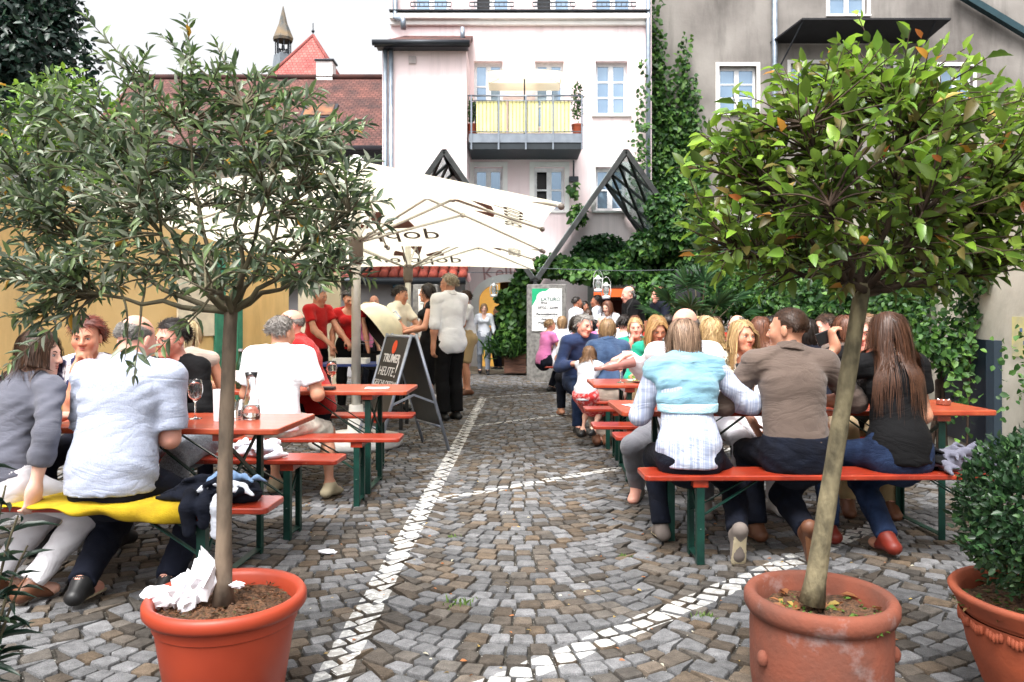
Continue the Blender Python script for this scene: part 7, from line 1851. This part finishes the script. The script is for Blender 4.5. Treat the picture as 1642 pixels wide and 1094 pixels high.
person('reddish haired woman far back in the crowd under the music stand', 1.75, 11.3, 6, H=1.76, sex='f', skin='tan', top=dict(mat=K_red, sleeve=.8), bottom=dict(mat=K_djean), hair=hr('auburn', 'mid'), lean=6, group=GRt)
person('woman in pink T-shirt at the farthest bench by the sign pillar', .56, 13.58, 120, H=1.66, sex='f', skin='tan', top=dict(mat=K_pink, sleeve=.5), bottom=dict(mat=K_djean), shoes=SH_bk, hair=hr('dblonde', 'short', vol=1.4), lean=8, group=GRt, lf=(.1, -.2, .09))
person('blonde person in white top with black belt at the farthest bench', .86, 13.56, 172, H=1.76, sex='f', fat=1.1, skin='tan', top=dict(mat=K_white, sleeve=.6), bottom=dict(mat=K_wtrou, len=1.5), shoes=SH_br, hair=hr('dblonde', 'mid', vol=1.3), lean=8, lf=(.05, -.05, .09), rf=(-.05, 0, .09), group=GRt, face_on=False)
for lab, x, y, f, c, st, mt, sx in (('man with thick dark hair in navy between the bearded man and the taupe shirt', 2.66, 7.92, 176, 'dark', 'short', K_navy, 'm'), ('blonde woman in white far back under the fan palm', 2.45, 10.1, 184, 'blonde', 'bob', K_white, 'f'),
    ('brown haired woman in red far back before the dark shrubs', 2.95, 11.3, -8, 'brown', 'mid', K_red, 'f'), ('grey haired woman in pink far back beside the sign pillar', 1.02, 11.3, 12, 'grey', 'mid', K_pink, 'f'), ('dark haired man in light grey at the wall side of the middle table', 3.15, 9.1, -30, 'dark', 'short', K_lgrey, 'm'),
    ('chestnut haired woman in taupe at the wall side of the second table', 2.72, 6.22, 186, 'auburn', 'bob', K_taupe, 'f'), ('fair man in blue at the back end of the third table', 2.2, 9.1, 6, 'dblonde', 'short', K_blue, 'm')):
    person(lab, x, y, f, H=1.74, sex=sx, skin='tan', top=dict(mat=mt, sleeve=1.2), bottom=dict(mat=K_djean), hair=hr(c, st), lean=8, group=GRt, face_on=abs(f) < 90)
# --- band and bar door
person('bald singer in black shirt bending to the microphone', PX(1022, 12.7), 12.7, -84, 'stand', 1.86, 'm', 'pink', dict(mat=K_black, sleeve=1.9, neck='collar', g=.03), dict(mat=K_black), SH_bk, hr('grizz', 'fringe', bald=.1), (0, 16, 0), 10, 8, fat=1.2, lh=(.14, -.36, 1.12), rh=(-.14, -.36, 1.14), group=GBk)
guit = person('guitarist with chin length grey blond hair in dark blue shirt', PX(1062, 12.9), 12.9, -74, 'stand', 1.84, 'm', 'pink', dict(mat=K_navy, sleeve=1.9, neck='collar', g=.02), dict(mat=K_black), SH_bk, hr('lbrown', 'mid', vol=1.2, len=.9), (0, 6, 0), 4, 4, lh=(.30, -.36, 1.22), rh=(-.10, -.24, 1.10), group=GBk)
person('person in white top with long auburn hair bending over before the lit door', PX(984, 13.5), 13.5, -40, 'stand', 1.66, 'f', 'fair', dict(mat=K_white, sleeve=.8), dict(mat=K_black), SH_bk, hr('auburn', 'long', len=.6), (0, 20, 0), 16, 10, lh=(.1, -.36, 1.0), group=GBk)
person('waiter in white shirt standing right beside the sign pillar', PX(921, 15.3), 15.3, 110, 'stand', 1.75, 'm', 'deep', dict(mat=K_white, sleeve=1.9, neck='collar'), dict(mat=K_black), SH_bk, hr('dark', 'crop'), lean=3, bend=3, group=GBk)
person('waiter in white shirt facing the pillar, nearer the bar door', PX(961, 15.3), 15.3, -110, 'stand', 1.78, 'm', 'deep', dict(mat=K_white, sleeve=1.9, neck='collar'), dict(mat=K_black), SH_bk, hr('dark', 'short'), lean=3, bend=3, group=GBk)
person('short dark brown haired woman between the two waiters', PX(943, 15.0), 15.0, 175, 'stand', 1.5, 'f', 'tan', dict(mat=K_black, sleeve=.8), dict(mat=K_black), SH_bk, hr('brown', 'bob'), lean=3, bend=3, group=GBk, face_on=False)
person('dark haired woman peering out between the waiter and the pillar edge', PX(936, 16.4), 16.4, 20, 'stand', 1.68, 'f', 'deep', dict(mat=K_black, sleeve=.8), dict(mat=K_black), SH_bk, hr('dark', 'mid'), lean=3, bend=3, group=GBk)

# pale blue sweatshirt over the woman's back, part of her clothing
def draped(I, mat):
    t = I['torso'](.036); hem = V3(0, 0, .80)
    P_ = [p[:7] + (p[7] + [(hem, V3(0, 0, -1)), (I['chest'] + V3(0, -.03, 0), -V3(0, 1, 0) * 1.0)], .03) for p in t[1:4]]
    P_ += [p[:7] + (p[7] + [(I['chest'] + V3(0, -.05, 0), V3(0, -1, 0))], .03) for p in t[4:7]]
    n = I['neck']; P_ += [rc(n + V3(.10, .03, -.005), n + V3(0, .085, -.015), .045, .05), rc(n + V3(-.10, .03, -.005), n + V3(0, .085, -.015), .045, .05), rc(n + V3(.07, .08, -.05), n + V3(-.07, .09, -.055), .04, .04)]
    V, Q = sdf_mesh(P_, .0105, (), .02, (), fold_field(.013, 77)); mesh_np('draped_sweatshirt', V, Q, mat, I['root'], col=np.ones((len(V), 3)))
    rb = [p[:3] + (p[3] + .004, p[4] + .004) + p[5:7] + ([(V3(0, 0, .845), V3(0, 0, 1)), (V3(0, 0, .795), V3(0, 0, -1)), (I['chest'] + V3(0, -.03, 0), V3(0, -1, 0))], .02) for p in t[1:3]]
    V, Q = sdf_mesh(rb, .010, (), .02); mesh_np('sweatshirt_hem', V, Q, cloth('ribbed pale blue hem', (176, 218, 232), bump=.6, bs=120), I['root'], col=np.ones((len(V), 3)))
draped(hood, K_hood)
# ================================================================== SMALL THINGS
m_dglass = M('drinking glass', (.95, .97, .97), .02, col2=(.95, .97, .97), trans=1.0, spec=.5)
m_water = M('water', (.93, .96, .97), .0, col2=(.93, .96, .97), trans=1.0); m_rose = M('rose wine', (.95, .36, .26), .02, col2=(.9, .3, .2), trans=.85)
m_bottle = M('green bottle glass', (.012, .06, .03), .06, trans=.35, spec=.6); m_paper = M('white paper', srgb(236, 236, 238), .85, col2=srgb(222, 222, 228), nscale=9)
def wine_glass(x, y, z, label, wine=None, s=1.0, fill=.3):
    r = empty('wine_glass', (x, y, z), 0, label, 'glass', 'glasses on the tables')
    MB().lathe([(a * s, b * s) for a, b in ((.034, 0), (.033, .003), (.006, .007), (.004, .02), (.004, .088), (.012, .096), (.030, .115), (.039, .145), (.038, .175), (.030, .21), (.0288, .21), (.0365, .175), (.0375, .146), (.029, .117), (.012, .100), (.001, .096))], 20, cap0=True).build('bowl_and_stem', m_dglass, r, smooth=True)
    if wine: MB().lathe([(.001, .0985 * s), (.0115 * s, .1015 * s), (.0275 * s, .118 * s), (.034 * s, .132 * s), (.001, .1325 * s)], 20).build('wine', wine, r, smooth=True)
    return r
def tumbler(x, y, z, h, rad, label, mat=None, liquid=None):
    r = empty('tumbler', (x, y, z), 0, label, 'glass', 'glasses on the tables'); t = .0025
    MB().lathe([(rad * .85, 0), (rad, h), (rad - t, h), (rad * .85 - t, .012), (.001, .012)], 20, cap0=True).build('glass_wall', mat or m_dglass, r, smooth='auto')
    if liquid: MB().lathe([(.001, .013), (rad * .84 - t - .001, .013), (rad * .92 - t - .001, h * .5), (.001, h * .5)], 18).build('liquid', liquid, r, smooth='auto')
    return r
def carafe(x, y, z, label, level=.35, s=1.0, liquid=None):
    r = empty('carafe', (x, y, z), 0, label, 'carafe', 'carafes on the tables')
    out = [(.043, 0), (.045, .006), (.047, .03), (.040, .10), (.028, .155), (.023, .18), (.026, .215), (.034, .25)]
    MB().lathe([(a * s, b * s) for a, b in out] + [((a - .0025) * s, b * s) for a, b in out[::-1][:-1]] + [(.001, .01)], 24, cap0=True).build('glass_wall', m_dglass, r, smooth=True)
    MB().lathe([(.001, .011), (.0405 * s, .011), (.043 * s, .03 * s), (.039 * s, .075 * s), (.001, .0752 * s)], 22).build('liquid', liquid or m_water, r, smooth=True)
    return r
TZ = .771
wine_glass(PX(313, 4.17), 4.17, TZ, 'empty stemmed wine glass on the table right of the dotted shirt')
carafe(PX(403, 4.15), 4.15, TZ, 'clear water carafe on the table behind the olive trunk')
tumbler(PX(350, 4.08), 4.08, TZ, .165, .027, 'tall frosted white tumbler beside the olive trunk', m_paper)
tumbler(PX(379, 4.13), 4.13, TZ, .105, .033, 'short clear tumbler between carafe and olive trunk', None, m_water)
def bottle(x, y, z, label):
    r = empty('bottle', (x, y, z), 0, label, 'bottle')
    MB().lathe([(.036, 0), (.038, .006), (.038, .17), (.03, .2), (.016, .235), (.0145, .29), (.017, .292), (.017, .3)], 20, cap0=True, cap1=True).build('glass_body', m_bottle, r, smooth=True)
    MB().lathe([(.0385, .06), (.0385, .14)], 20).build('paper_label', m_paper, r, smooth=True)
    MB().lathe([(.018, .285), (.018, .303)], 14, cap1=True).build('cap', M('bottle cap', srgb(190, 190, 196), .3, metal=.7), r)
    return r
bottle(PX(386, 5.95), 5.95, TZ, 'green mineral water bottle with white label behind the olive trunk')
wine_glass(PX(532, 5.9), 5.9, TZ, 'glass of rosé beside the red polo shirt', m_rose, 1.02)
wine_glass(PX(995, 6.5), 6.5, TZ, 'glass being filled with rosé beside the salad plate', m_rose)
carafe(PX(1188, 4.72), 4.72, TZ, 'slim clear carafe between the sweatshirt woman and the taupe shirt', s=1.05)
tumbler(PX(1202, 4.66), 4.66, TZ, .06, .034, 'small red tealight glass in front of the slim carafe', M('red tealight glass', (.6, .05, .03), .15, trans=.3))
tumbler(PX(1172, 4.62), 4.62, TZ, .11, .032, 'clear tumbler just left of the slim carafe', None, m_water)
def flat_paper(x, y, z, sx, sy, rz, label, name='napkin'):
    n = 6; V = []; Q = []
    for i in range(n + 1):
        for j in range(n + 1): V.append(((i / n - .5) * sx, (j / n - .5) * sy, .002 + random.uniform(0, .003) + .006 * (abs(i / n - .5) ** 2)))
    for i in range(n):
        for j in range(n): a = i * (n + 1) + j; Q.append((a, a + n + 1, a + n + 2, a + 1))
    o = mesh_np(name, np.array(V), np.array(Q), m_paper, None, loc=(x, y, z)); o.rotation_euler = (0, 0, R(rz))
    m = o.modifiers.new('thick', 'SOLIDIFY'); m.thickness = .002
    return tag(o, label, 'napkin', 'paper napkins')
flat_paper(.78, 4.78, TZ, .16, .16, 20, 'white napkin at the table corner beside the pale blue sweatshirt')
flat_paper(PX(605, 5.98), 5.98, TZ, .18, .12, 4, 'white napkin on the table in front of the chalkboard')
wal = MB(); wal.box((0, 0, .012), (.14, .08, .022)); tag(wal.build('wallet', M('black leather', (.015, .015, .016), .45), bevel=.005, loc=(PX(522, 5.86), 5.86, TZ)), 'black wallet on the table beside the rosé glass', 'wallet')
cg = MB(); cg.box((0, 0, .012), (.088, .055, .022)); tag(cg.build('cigarette_pack', m_paper, bevel=.003, loc=(PX(503, 5.82), 5.82, TZ)), 'white cigarette packet beside the black wallet', 'packet')
pt = empty('plate', (PX(1030, 6.55), 6.55, TZ), 0, 'white plate of green salad near the poured rosé', 'plate')
MB().lathe([(.07, 0), (.075, .004), (.13, .018), (.131, .02), (.075, .007), (.001, .006)], 28, cap0=True).build('dish', m_white, pt, smooth=True)
n = 90; V, Fs, C = leaf_mass(RNG.normal(0, 1, (n, 3)) * np.array([.04, .04, .01]) + np.array([0, 0, .02]), randdir(n), randdir(n), np.full(n, .04), .6, pal(n, [(.2, .36, .06), (.5, .5, .15), (.6, .2, .05)], [.6, .3, .1])); tag(mesh_np('salad', V, Fs, m_vine, pt, col=C), kind='stuff')
def ashtray(x, y, rad, label):
    r = empty('ashtray', (x, y, TZ), 0, label, 'ashtray', 'ashtrays'); MB().lathe([(rad * .8, 0), (rad, .004), (rad, .03), (rad * .86, .032), (rad * .8, .01), (.001, .008)], 24, cap0=True).build('tray_bowl', M('smoky red glass', (.5, .16, .1), .1, trans=.5), r, smooth='auto')
    for k in range(3): MB().tube([(rad * .9 * math.cos(2.1 * k), rad * .9 * math.sin(2.1 * k), .034), (rad * .3 * math.cos(2.1 * k + .4), rad * .3 * math.sin(2.1 * k + .4), .014)], .004, 6).build('cigarette_end', m_paper, r)
ashtray(2.50, 4.86, .058, 'larger glass ashtray near the free end of the table by the box bush'); ashtray(2.68, 4.84, .042, 'smaller glass ashtray nearest the free end of the table')
bk = MB(); bk.box((0, 0, .008), (.15, .09, .014)); tag(bk.build('phone', M('black phone', (.01, .01, .012), .2), bevel=.004, loc=(2.52, 4.98, TZ)), 'black phone lying behind the larger ashtray', 'phone')

def world_pt(I, p): return Vector(I['root'].matrix_basis @ Vector(p))
bpy.context.view_layer.update()
# bottle in the pouring hand
hp = world_pt(pour, pour['WR']); hd = Vector((-1, -.12, -.18)).normalized()
pb = empty('bottle', hp, 0, 'clear rosé bottle held sideways in the pouring hand', 'bottle')
pr = [(.036, -.12), (.038, -.115), (.038, .05), (.03, .085), (.015, .115), (.014, .18), (.0155, .18)]
ob = MB().lathe(pr, 20, cap0=True, cap1=True).build('glass_body', M('clear bottle with rose', (.88, .40, .34), .04, trans=.6), pb, smooth=True)
ob.matrix_local = Matrix.Translation(hd * .07 + Vector((0, -.02, -.055))) @ hd.to_track_quat('Z', 'Y').to_matrix().to_4x4()
ob2 = MB().lathe([(.0386, -.08), (.0386, .03)], 20).build('paper_label', m_paper, pb, smooth=True); ob2.matrix_local = ob.matrix_local
# phone in the hand
wp_ = world_pt(phone, phone['WL']); ph = MB(); ph.box((0, 0, 0), (.075, .012, .14), Matrix.Rotation(R(70), 3, 'Y')); tag(ph.build('phone', M('black phone', (.01, .01, .012), .2), bevel=.004, loc=wp_ + Vector((-.03, .04, .06))), 'black phone held up by the woman with very long brown hair', 'phone')
# drink of the woman in black
wg = [p for p in PEOPLE if p['root']['label'].startswith('woman with black bobbed')][0]; q = world_pt(wg, wg['WR']); tb_ = tumbler(q.x - .07, q.y, q.z - .05, .12, .03, 'short glass with red drink held by the woman in black', None, M('red drink', (.6, .08, .05), .05, trans=.5))
# tongs
to = [p for p in PEOPLE if p['root']['label'].startswith('grey haired man in red T')][0]; q = world_pt(to, to['WL']); tg_ = MB(); tg_.bar((0, 0, 0), (.3, -.06, -.02), .012, .006); tg_.bar((0, 0, .02), (.3, -.06, .03), .012, .006); tag(tg_.build('tongs', m_steel, loc=q + Vector((.06, -.03, -.03))), 'steel serving tongs in the red T-shirt man\'s hand', 'tongs')
# guitar
gq = world_pt(guit, (0, -.2, 1.12)); gt = empty('guitar', gq, R(-74), 'wooden acoustic guitar held by the guitarist', 'guitar')
body = [rc((-.16, 0, -.04), (-.12, 0, -.03), .17, .17, (0, 1, 0), .28), rc((.10, 0, .03), (.12, 0, .035), .13, .125, (0, 1, 0), .36)]
V, Q = sdf_mesh(body, .02, (), .06); mesh_np('body', V, Q, M('guitar wood', srgb(176, 104, 52), .3), gt); MB().bar((.2, -.03, .06), (.75, -.03, .24), .05, .025).build('neck', M('guitar neck', srgb(70, 44, 30), .5), gt); MB().bar((.75, -.03, .24), (.88, -.02, .285), .07, .02).build('headstock', MATS['guitar neck'], gt)

# ---- cloths on the benches
def heap(name, label, cat, loc, prims, mat, amp, seed, h=.009, rz=0, part=None, k=.02):
    r = empty(name, loc, R(rz), label, cat); V, Q = sdf_mesh(prims, h, (), k, (), fold_field(amp, seed, 2.6)); mesh_np(part or 'fabric', V, Q, mat, r, col=np.ones((len(V), 3))); return r
def folds_of(n, ext, seed, rmin=.012, rmax=.026, z0=.02):
    """a heap of soft folds: many short bent rolls lying over each other"""
    r = np.random.default_rng(seed); out = [rc((-ext[0] * .6, 0, ext[2] * .35), (ext[0] * .6, 0, ext[2] * .35), ext[1] * .7, ext[1] * .7, (0, 0, 1), ext[2] * .5 / (ext[1] * .7))]
    for _ in range(n):
        c = r.uniform(-1, 1, 2) * np.array(ext[:2]); h = z0 + ext[2] * max(0, 1 - (c[0] / ext[0]) ** 2 * .6 - (c[1] / ext[1]) ** 2 * .6) * r.uniform(.7, 1); a = r.uniform(0, 3.14); d = np.array([math.cos(a), math.sin(a)]) * r.uniform(.04, .09)
        m = V3(c[0], c[1], h); e0 = V3(c[0] - d[0], c[1] - d[1], max(.012, h - r.uniform(.0, .03))); e1 = V3(c[0] + d[0], c[1] + d[1], max(.012, h - r.uniform(.0, .03))); q = r.uniform(rmin, rmax)
        out += [rc(e0, m, q * .6, q, k=.012), rc(m, e1, q, q * .5, k=.012)]
    return out
jk = heap('denim_jacket', 'folded dark blue denim jacket heaped on the bench beside the dotted shirt', 'jacket', (-1.33, 3.56, .478), folds_of(26, (.19, .11, .10), 5) + [rc((-.10, -.10, .05), (-.09, -.15, .0), .03, .035), rc((-.09, -.15, .0), (-.08, -.155, -.10), .035, .03), rc((-.03, -.10, .04), (-.02, -.15, .0), .03, .03), rc((-.02, -.15, .0), (-.015, -.155, -.07), .03, .025)], K_djean, .005, 31, h=.008)
V, Q = sdf_mesh([(p[:1] + (p[1] * np.array([.7, .6, 1]) + V3(.06, .01, .055), p[2] * np.array([.7, .6, 1]) + V3(.06, .01, .055)) + p[3:]) for p in folds_of(14, (.15, .08, .06), 8, .010, .018)[1:]], .007, (), .014, (), fold_field(.004, 12, 2.6)); mesh_np('pale_lining', V, Q, cloth('pale denim lining', (126, 152, 186), (104, 132, 168), ns=8), jk, col=np.ones((len(V), 3)))
V, Q = sdf_mesh([(p[:1] + (p[1] * np.array([.8, .5, 1]) + V3(.05, -.06, .03), p[2] * np.array([.8, .5, 1]) + V3(.05, -.06, .03)) + p[3:]) for p in folds_of(9, (.14, .07, .05), 9, .010, .016)[1:]] + [rc((.03, -.12, .04), (.035, -.15, .0), .022, .026), rc((.035, -.15, .0), (.04, -.155, -.11), .026, .03, (0, 1, 0), .5)], .007, (), .014, (), fold_field(.004, 15, 2.6)); mesh_np('white_trim', V, Q, K_white, jk, col=np.ones((len(V), 3)))
heap('grey_jacket', 'crumpled grey jacket heaped on the bench end by the box bush', 'jacket', (2.50, 4.28, .478), folds_of(26, (.17, .11, .13), 21), cloth('grey jacket cloth', (104, 104, 118), (84, 84, 98)), .005, 44, h=.008)
heap('dark_bag', 'dark cloth bag on the bench beside the crumpled grey jacket', 'bag', (2.31, 4.32, .478), folds_of(10, (.07, .09, .10), 22), K_black, .005, 45)
heap('white_cloth', 'white bundled cloth under the carafe table on the middle bench', 'cloth', (-1.55, 4.72, .478), folds_of(20, (.17, .09, .08), 23), K_white, .005, 46, h=.008)
def yellow_cloth():
    x0, x1, nx = -2.86, -1.40, 90
    prof = []      # (y, z) over the bench, from behind across the top and hanging down in front
    V, Q = [], []; m = 16; zt = .4795; yb, yf = 3.70, 3.446
    for i in range(nx + 1):
        x = x0 + (x1 - x0) * i / nx; t = i / nx; dy = -.035 * (x + 2.17)
        hang = .028 + .014 * math.sin(t * 9 + .5) + .05 * max(0, t - .6) * 2.2 + .006 * math.sin(t * 41); wob = .012 * math.sin(t * 23) + .008 * math.sin(t * 51)
        for j in range(m + 1):
            s = j / m
            if s < .5: y = yb + (yf - yb) * (s / .5); z = zt + .004 + .010 * max(0, math.sin(t * 37 + s * 5))
            else: u = (s - .5) / .5; y = yf - .012 - .015 * math.sin(math.pi * u) - wob * u * 1.6; z = zt - hang * u
            V.append((x, y + dy, z + .004))
    for i in range(nx):
        for j in range(m): a = i * (m + 1) + j; Q.append((a, a + m + 1, a + m + 2, a + 1))
    o = mesh_np('yellow_cloth', np.array(V), np.array(Q), M('yellow fleece', srgb(184, 154, 20), .9, col2=srgb(158, 128, 12), nscale=12, bump=.4, bscale=200), None)
    mm = o.modifiers.new('thick', 'SOLIDIFY'); mm.thickness = .006; mm.offset = 1
    tag(o, 'bright yellow cloth spread over the bench under the grey cardigan', 'cloth')
yellow_cloth()
# ---- crumpled tissues in the olive pot
m_tissue = M('crumpled white tissue', srgb(240, 240, 244), .9, col2=srgb(226, 226, 234), nscale=12)
def crumple(c, r, label, seed, sq=(1, 1, 1)):
    rr = np.random.default_rng(seed); mb = MB(); mb.ball((0, 0, 0), (r, r, r), 14, 9)
    V = np.array(mb.v); d = unit(V); ks = rr.normal(size=(9, 3)) * 3.2; amp = sum(np.abs(np.sin(d @ k + rr.uniform(0, 6))) for k in ks) / 9
    V = d * r * (.45 + 1.1 * amp[:, None]) + rr.normal(0, r * .10, V.shape); V *= np.array(sq); mb.v = [tuple(v) for v in V]
    o = mb.build('tissue', m_tissue, None, loc=c); tag(o, label, 'tissue', 'crumpled tissues in the olive pot'); return o
for k, (px, py, r, lab, sq) in enumerate(((258, 958, .042, 'flat crumpled tissue at the outer rim of the olive pot', (1.3, .8, .8)), (300, 945, .046, 'large crumpled tissue in the middle of the heap in the olive pot', (1, 1, 1)), (328, 925, .050, 'tallest crumpled tissue leaning on the olive trunk', (.8, .8, 1.3)), (300, 968, .032, 'small crumpled tissue low at the front of the heap', (.8, .8, 1.1)), (284, 958, .03, 'small crumpled tissue wedged between the larger ones', (1, 1, 1)), (380, 938, .016, 'tiny scrap of tissue right of the olive trunk', (1.3, 1, .6)))):
    q = P(px, py, 2.60 - .03 * (k == 3)); q.z = max(q.z, .37); crumple(q, r, lab, 70 + k, sq)
# ---- litter: bark mulch, fallen leaves, joint weeds
def scatter_leaves(name, label, cat, n, cx, cy, rad, z, ll, cols, wts, parent=None, width=.45):
    a = RNG.uniform(0, 6.28, n); r = np.sqrt(RNG.uniform(0.02, 1, n)) * rad; B = np.stack([cx + r * np.cos(a), cy + r * np.sin(a), z + RNG.uniform(0, .008, n)], 1)
    D = unit(np.stack([np.cos(a * 7), np.sin(a * 7), RNG.normal(0, .15, n)], 1)); N_ = unit(np.array([0, 0, 1.]) + RNG.normal(0, .35, (n, 3)))
    V, Fs, C = leaf_mass(B, D, N_, ll * RNG.uniform(.5, 1.2, n), width, pal(n, cols, wts)); o = mesh_np(name, V, Fs, m_vine, parent, col=C); tag(o, label, cat, kind='stuff'); return o
scatter_leaves('bark_mulch', None, None, 700, 0, 0, .205, .347, .022, [(.13, .06, .03), (.22, .10, .05), (.06, .035, .02), (.08, .08, .03)], [.4, .3, .2, .1], pot_l, .22)
scatter_leaves('fallen_leaves', None, None, 42, 0, 0, .18, .33, .055, [(.30, .12, .05), (.45, .30, .08), (.14, .06, .035), (.12, .2, .04)], [.4, .25, .25, .1], pot_r)
scatter_leaves('weeds', None, None, 160, .02, -.05, .19, .33, .02, [(.10, .2, .03), (.06, .12, .02)], [.5, .5], pot_r, .5)
scatter_leaves('weeds', None, None, 260, -.05, 0, .25, .362, .03, [(.06, .12, .02), (.14, .08, .03)], [.5, .5], pot_b, .4)
B = []; 
for k in range(170):
    py = RNG.uniform(700, 1090); px = RNG.uniform(480, 1500); Y = GY(py); B.append((PX(px, Y), Y, .004))
B = np.array(B); n = len(B); a = RNG.uniform(0, 6.28, n); V, Fs, C = leaf_mass(B, np.stack([np.cos(a), np.sin(a), 0 * a], 1), unit(np.array([0, 0, 1.]) + RNG.normal(0, .3, (n, 3))), RNG.uniform(.012, .03, n), .5, pal(n, [(.42, .16, .06), (.5, .34, .12), (.6, .55, .45)], [.5, .3, .2]))
tag(mesh_np('fallen_leaves', V, Fs, m_vine, None, col=C), 'scattered small dry leaves lying on the cobbles', 'leaves', kind='stuff')
def tuft(px, py, label, s=1.0):
    Y = GY(py); n = 46; B = np.array([PX(px, Y), Y, -.012]) + RNG.normal(0, 1, (n, 3)) * np.array([.035, .02, 0]) * s; D = unit(RNG.normal(0, .6, (n, 3)) + np.array([0, 0, 1.]))
    V, Fs, C = leaf_mass(B, D, unit(RNG.normal(size=(n, 3))), RNG.uniform(.02, .05, n) * s, .18, pal(n, [(.14, .24, .05), (.2, .3, .08)], [.6, .4])); o = mesh_np('grass_tuft', V, Fs, m_vine, None, col=C); tag(o, label, 'grass', kind='stuff')
tuft(737, 966, 'small grass tuft in the joint beside the long white line'); tuft(1130, 987, 'small weed in the joint left of the laurel pot', .7); tuft(725, 860, 'thin grass in the joint near the crossing white lines', .6); tuft(1000, 890, 'thin weed in the joint before the right bench', .5)
sc_ = crumple(Vector((PX(526, GY(888)), GY(888), .012)), .03, 'flat scrap of white paper on the cobbles by the near table', 99, (1.4, .8, .35)); sc_['group'] = 'litter'
# ---- balcony: parasol, pots
by_ = 19.85; bxm = PX(841, by_); bz0 = bzs + .085
bpz, brz = PZ(109, by_), PZ(124, by_)
bpar = empty('balcony_parasol', (bxm, by_, bz0), 0, 'small cream parasol standing on the balcony', 'parasol')
hx, hy_ = .92, .5; ap = Vector((0, 0, bpz - bz0)); cr = [Vector((sx * hx, sy * hy_, brz - bz0)) for sx, sy in ((-1, -1), (1, -1), (1, 1), (-1, 1))]
for i in range(4):
    a_, b_ = cr[i], cr[(i + 1) % 4]; MB().add([a_, b_, ap, a_ + Vector((0, 0, -.20)), b_ + Vector((0, 0, -.20))], [(0, 1, 2), (3, 4, 1, 0)]).build('canopy_panel', m_canvas, bpar)
    MB().tube([ap, a_], .008, 5).build('rib', m_darkmetal, bpar)
MB().tube([(0, 0, 0), ap], .02, 8).build('pole', m_darkmetal, bpar, smooth=True); MB().lathe([(.22, 0), (.2, .06), (.03, .1)], 16, cap0=True).build('foot', m_steel, bpar, smooth=True)
for k, (px, h, lab) in enumerate(((926, .55, 'tall green potted plant at the free end of the balcony'), (758, .3, 'small potted plant at the wall end of the balcony'))):
    xx = PX(px, 19.55); r_ = empty('balcony_plant', (xx, 19.55, bz0), 0, lab, 'plant', 'plants on the balcony'); MB().lathe([(.1, 0), (.14, .3), (.15, .3), (.15, .34), (.12, .34), (.11, .28)], 16, cap0=True).build('pot', MATS['smooth terracotta'], r_, smooth='auto')
    p1, n1 = clump((0, 0, .34 + h), (.14, .14, h), 320); V, Fs, C = leaf_mass(p1, unit(RNG.normal(size=(320, 3)) + np.array([0, 0, .5])), randdir(320), np.full(320, .09), .4, pal(320, VG, [.3, .4, .2, .1])); tag(mesh_np('foliage', V, Fs, m_vine, r_, col=C), kind='stuff')
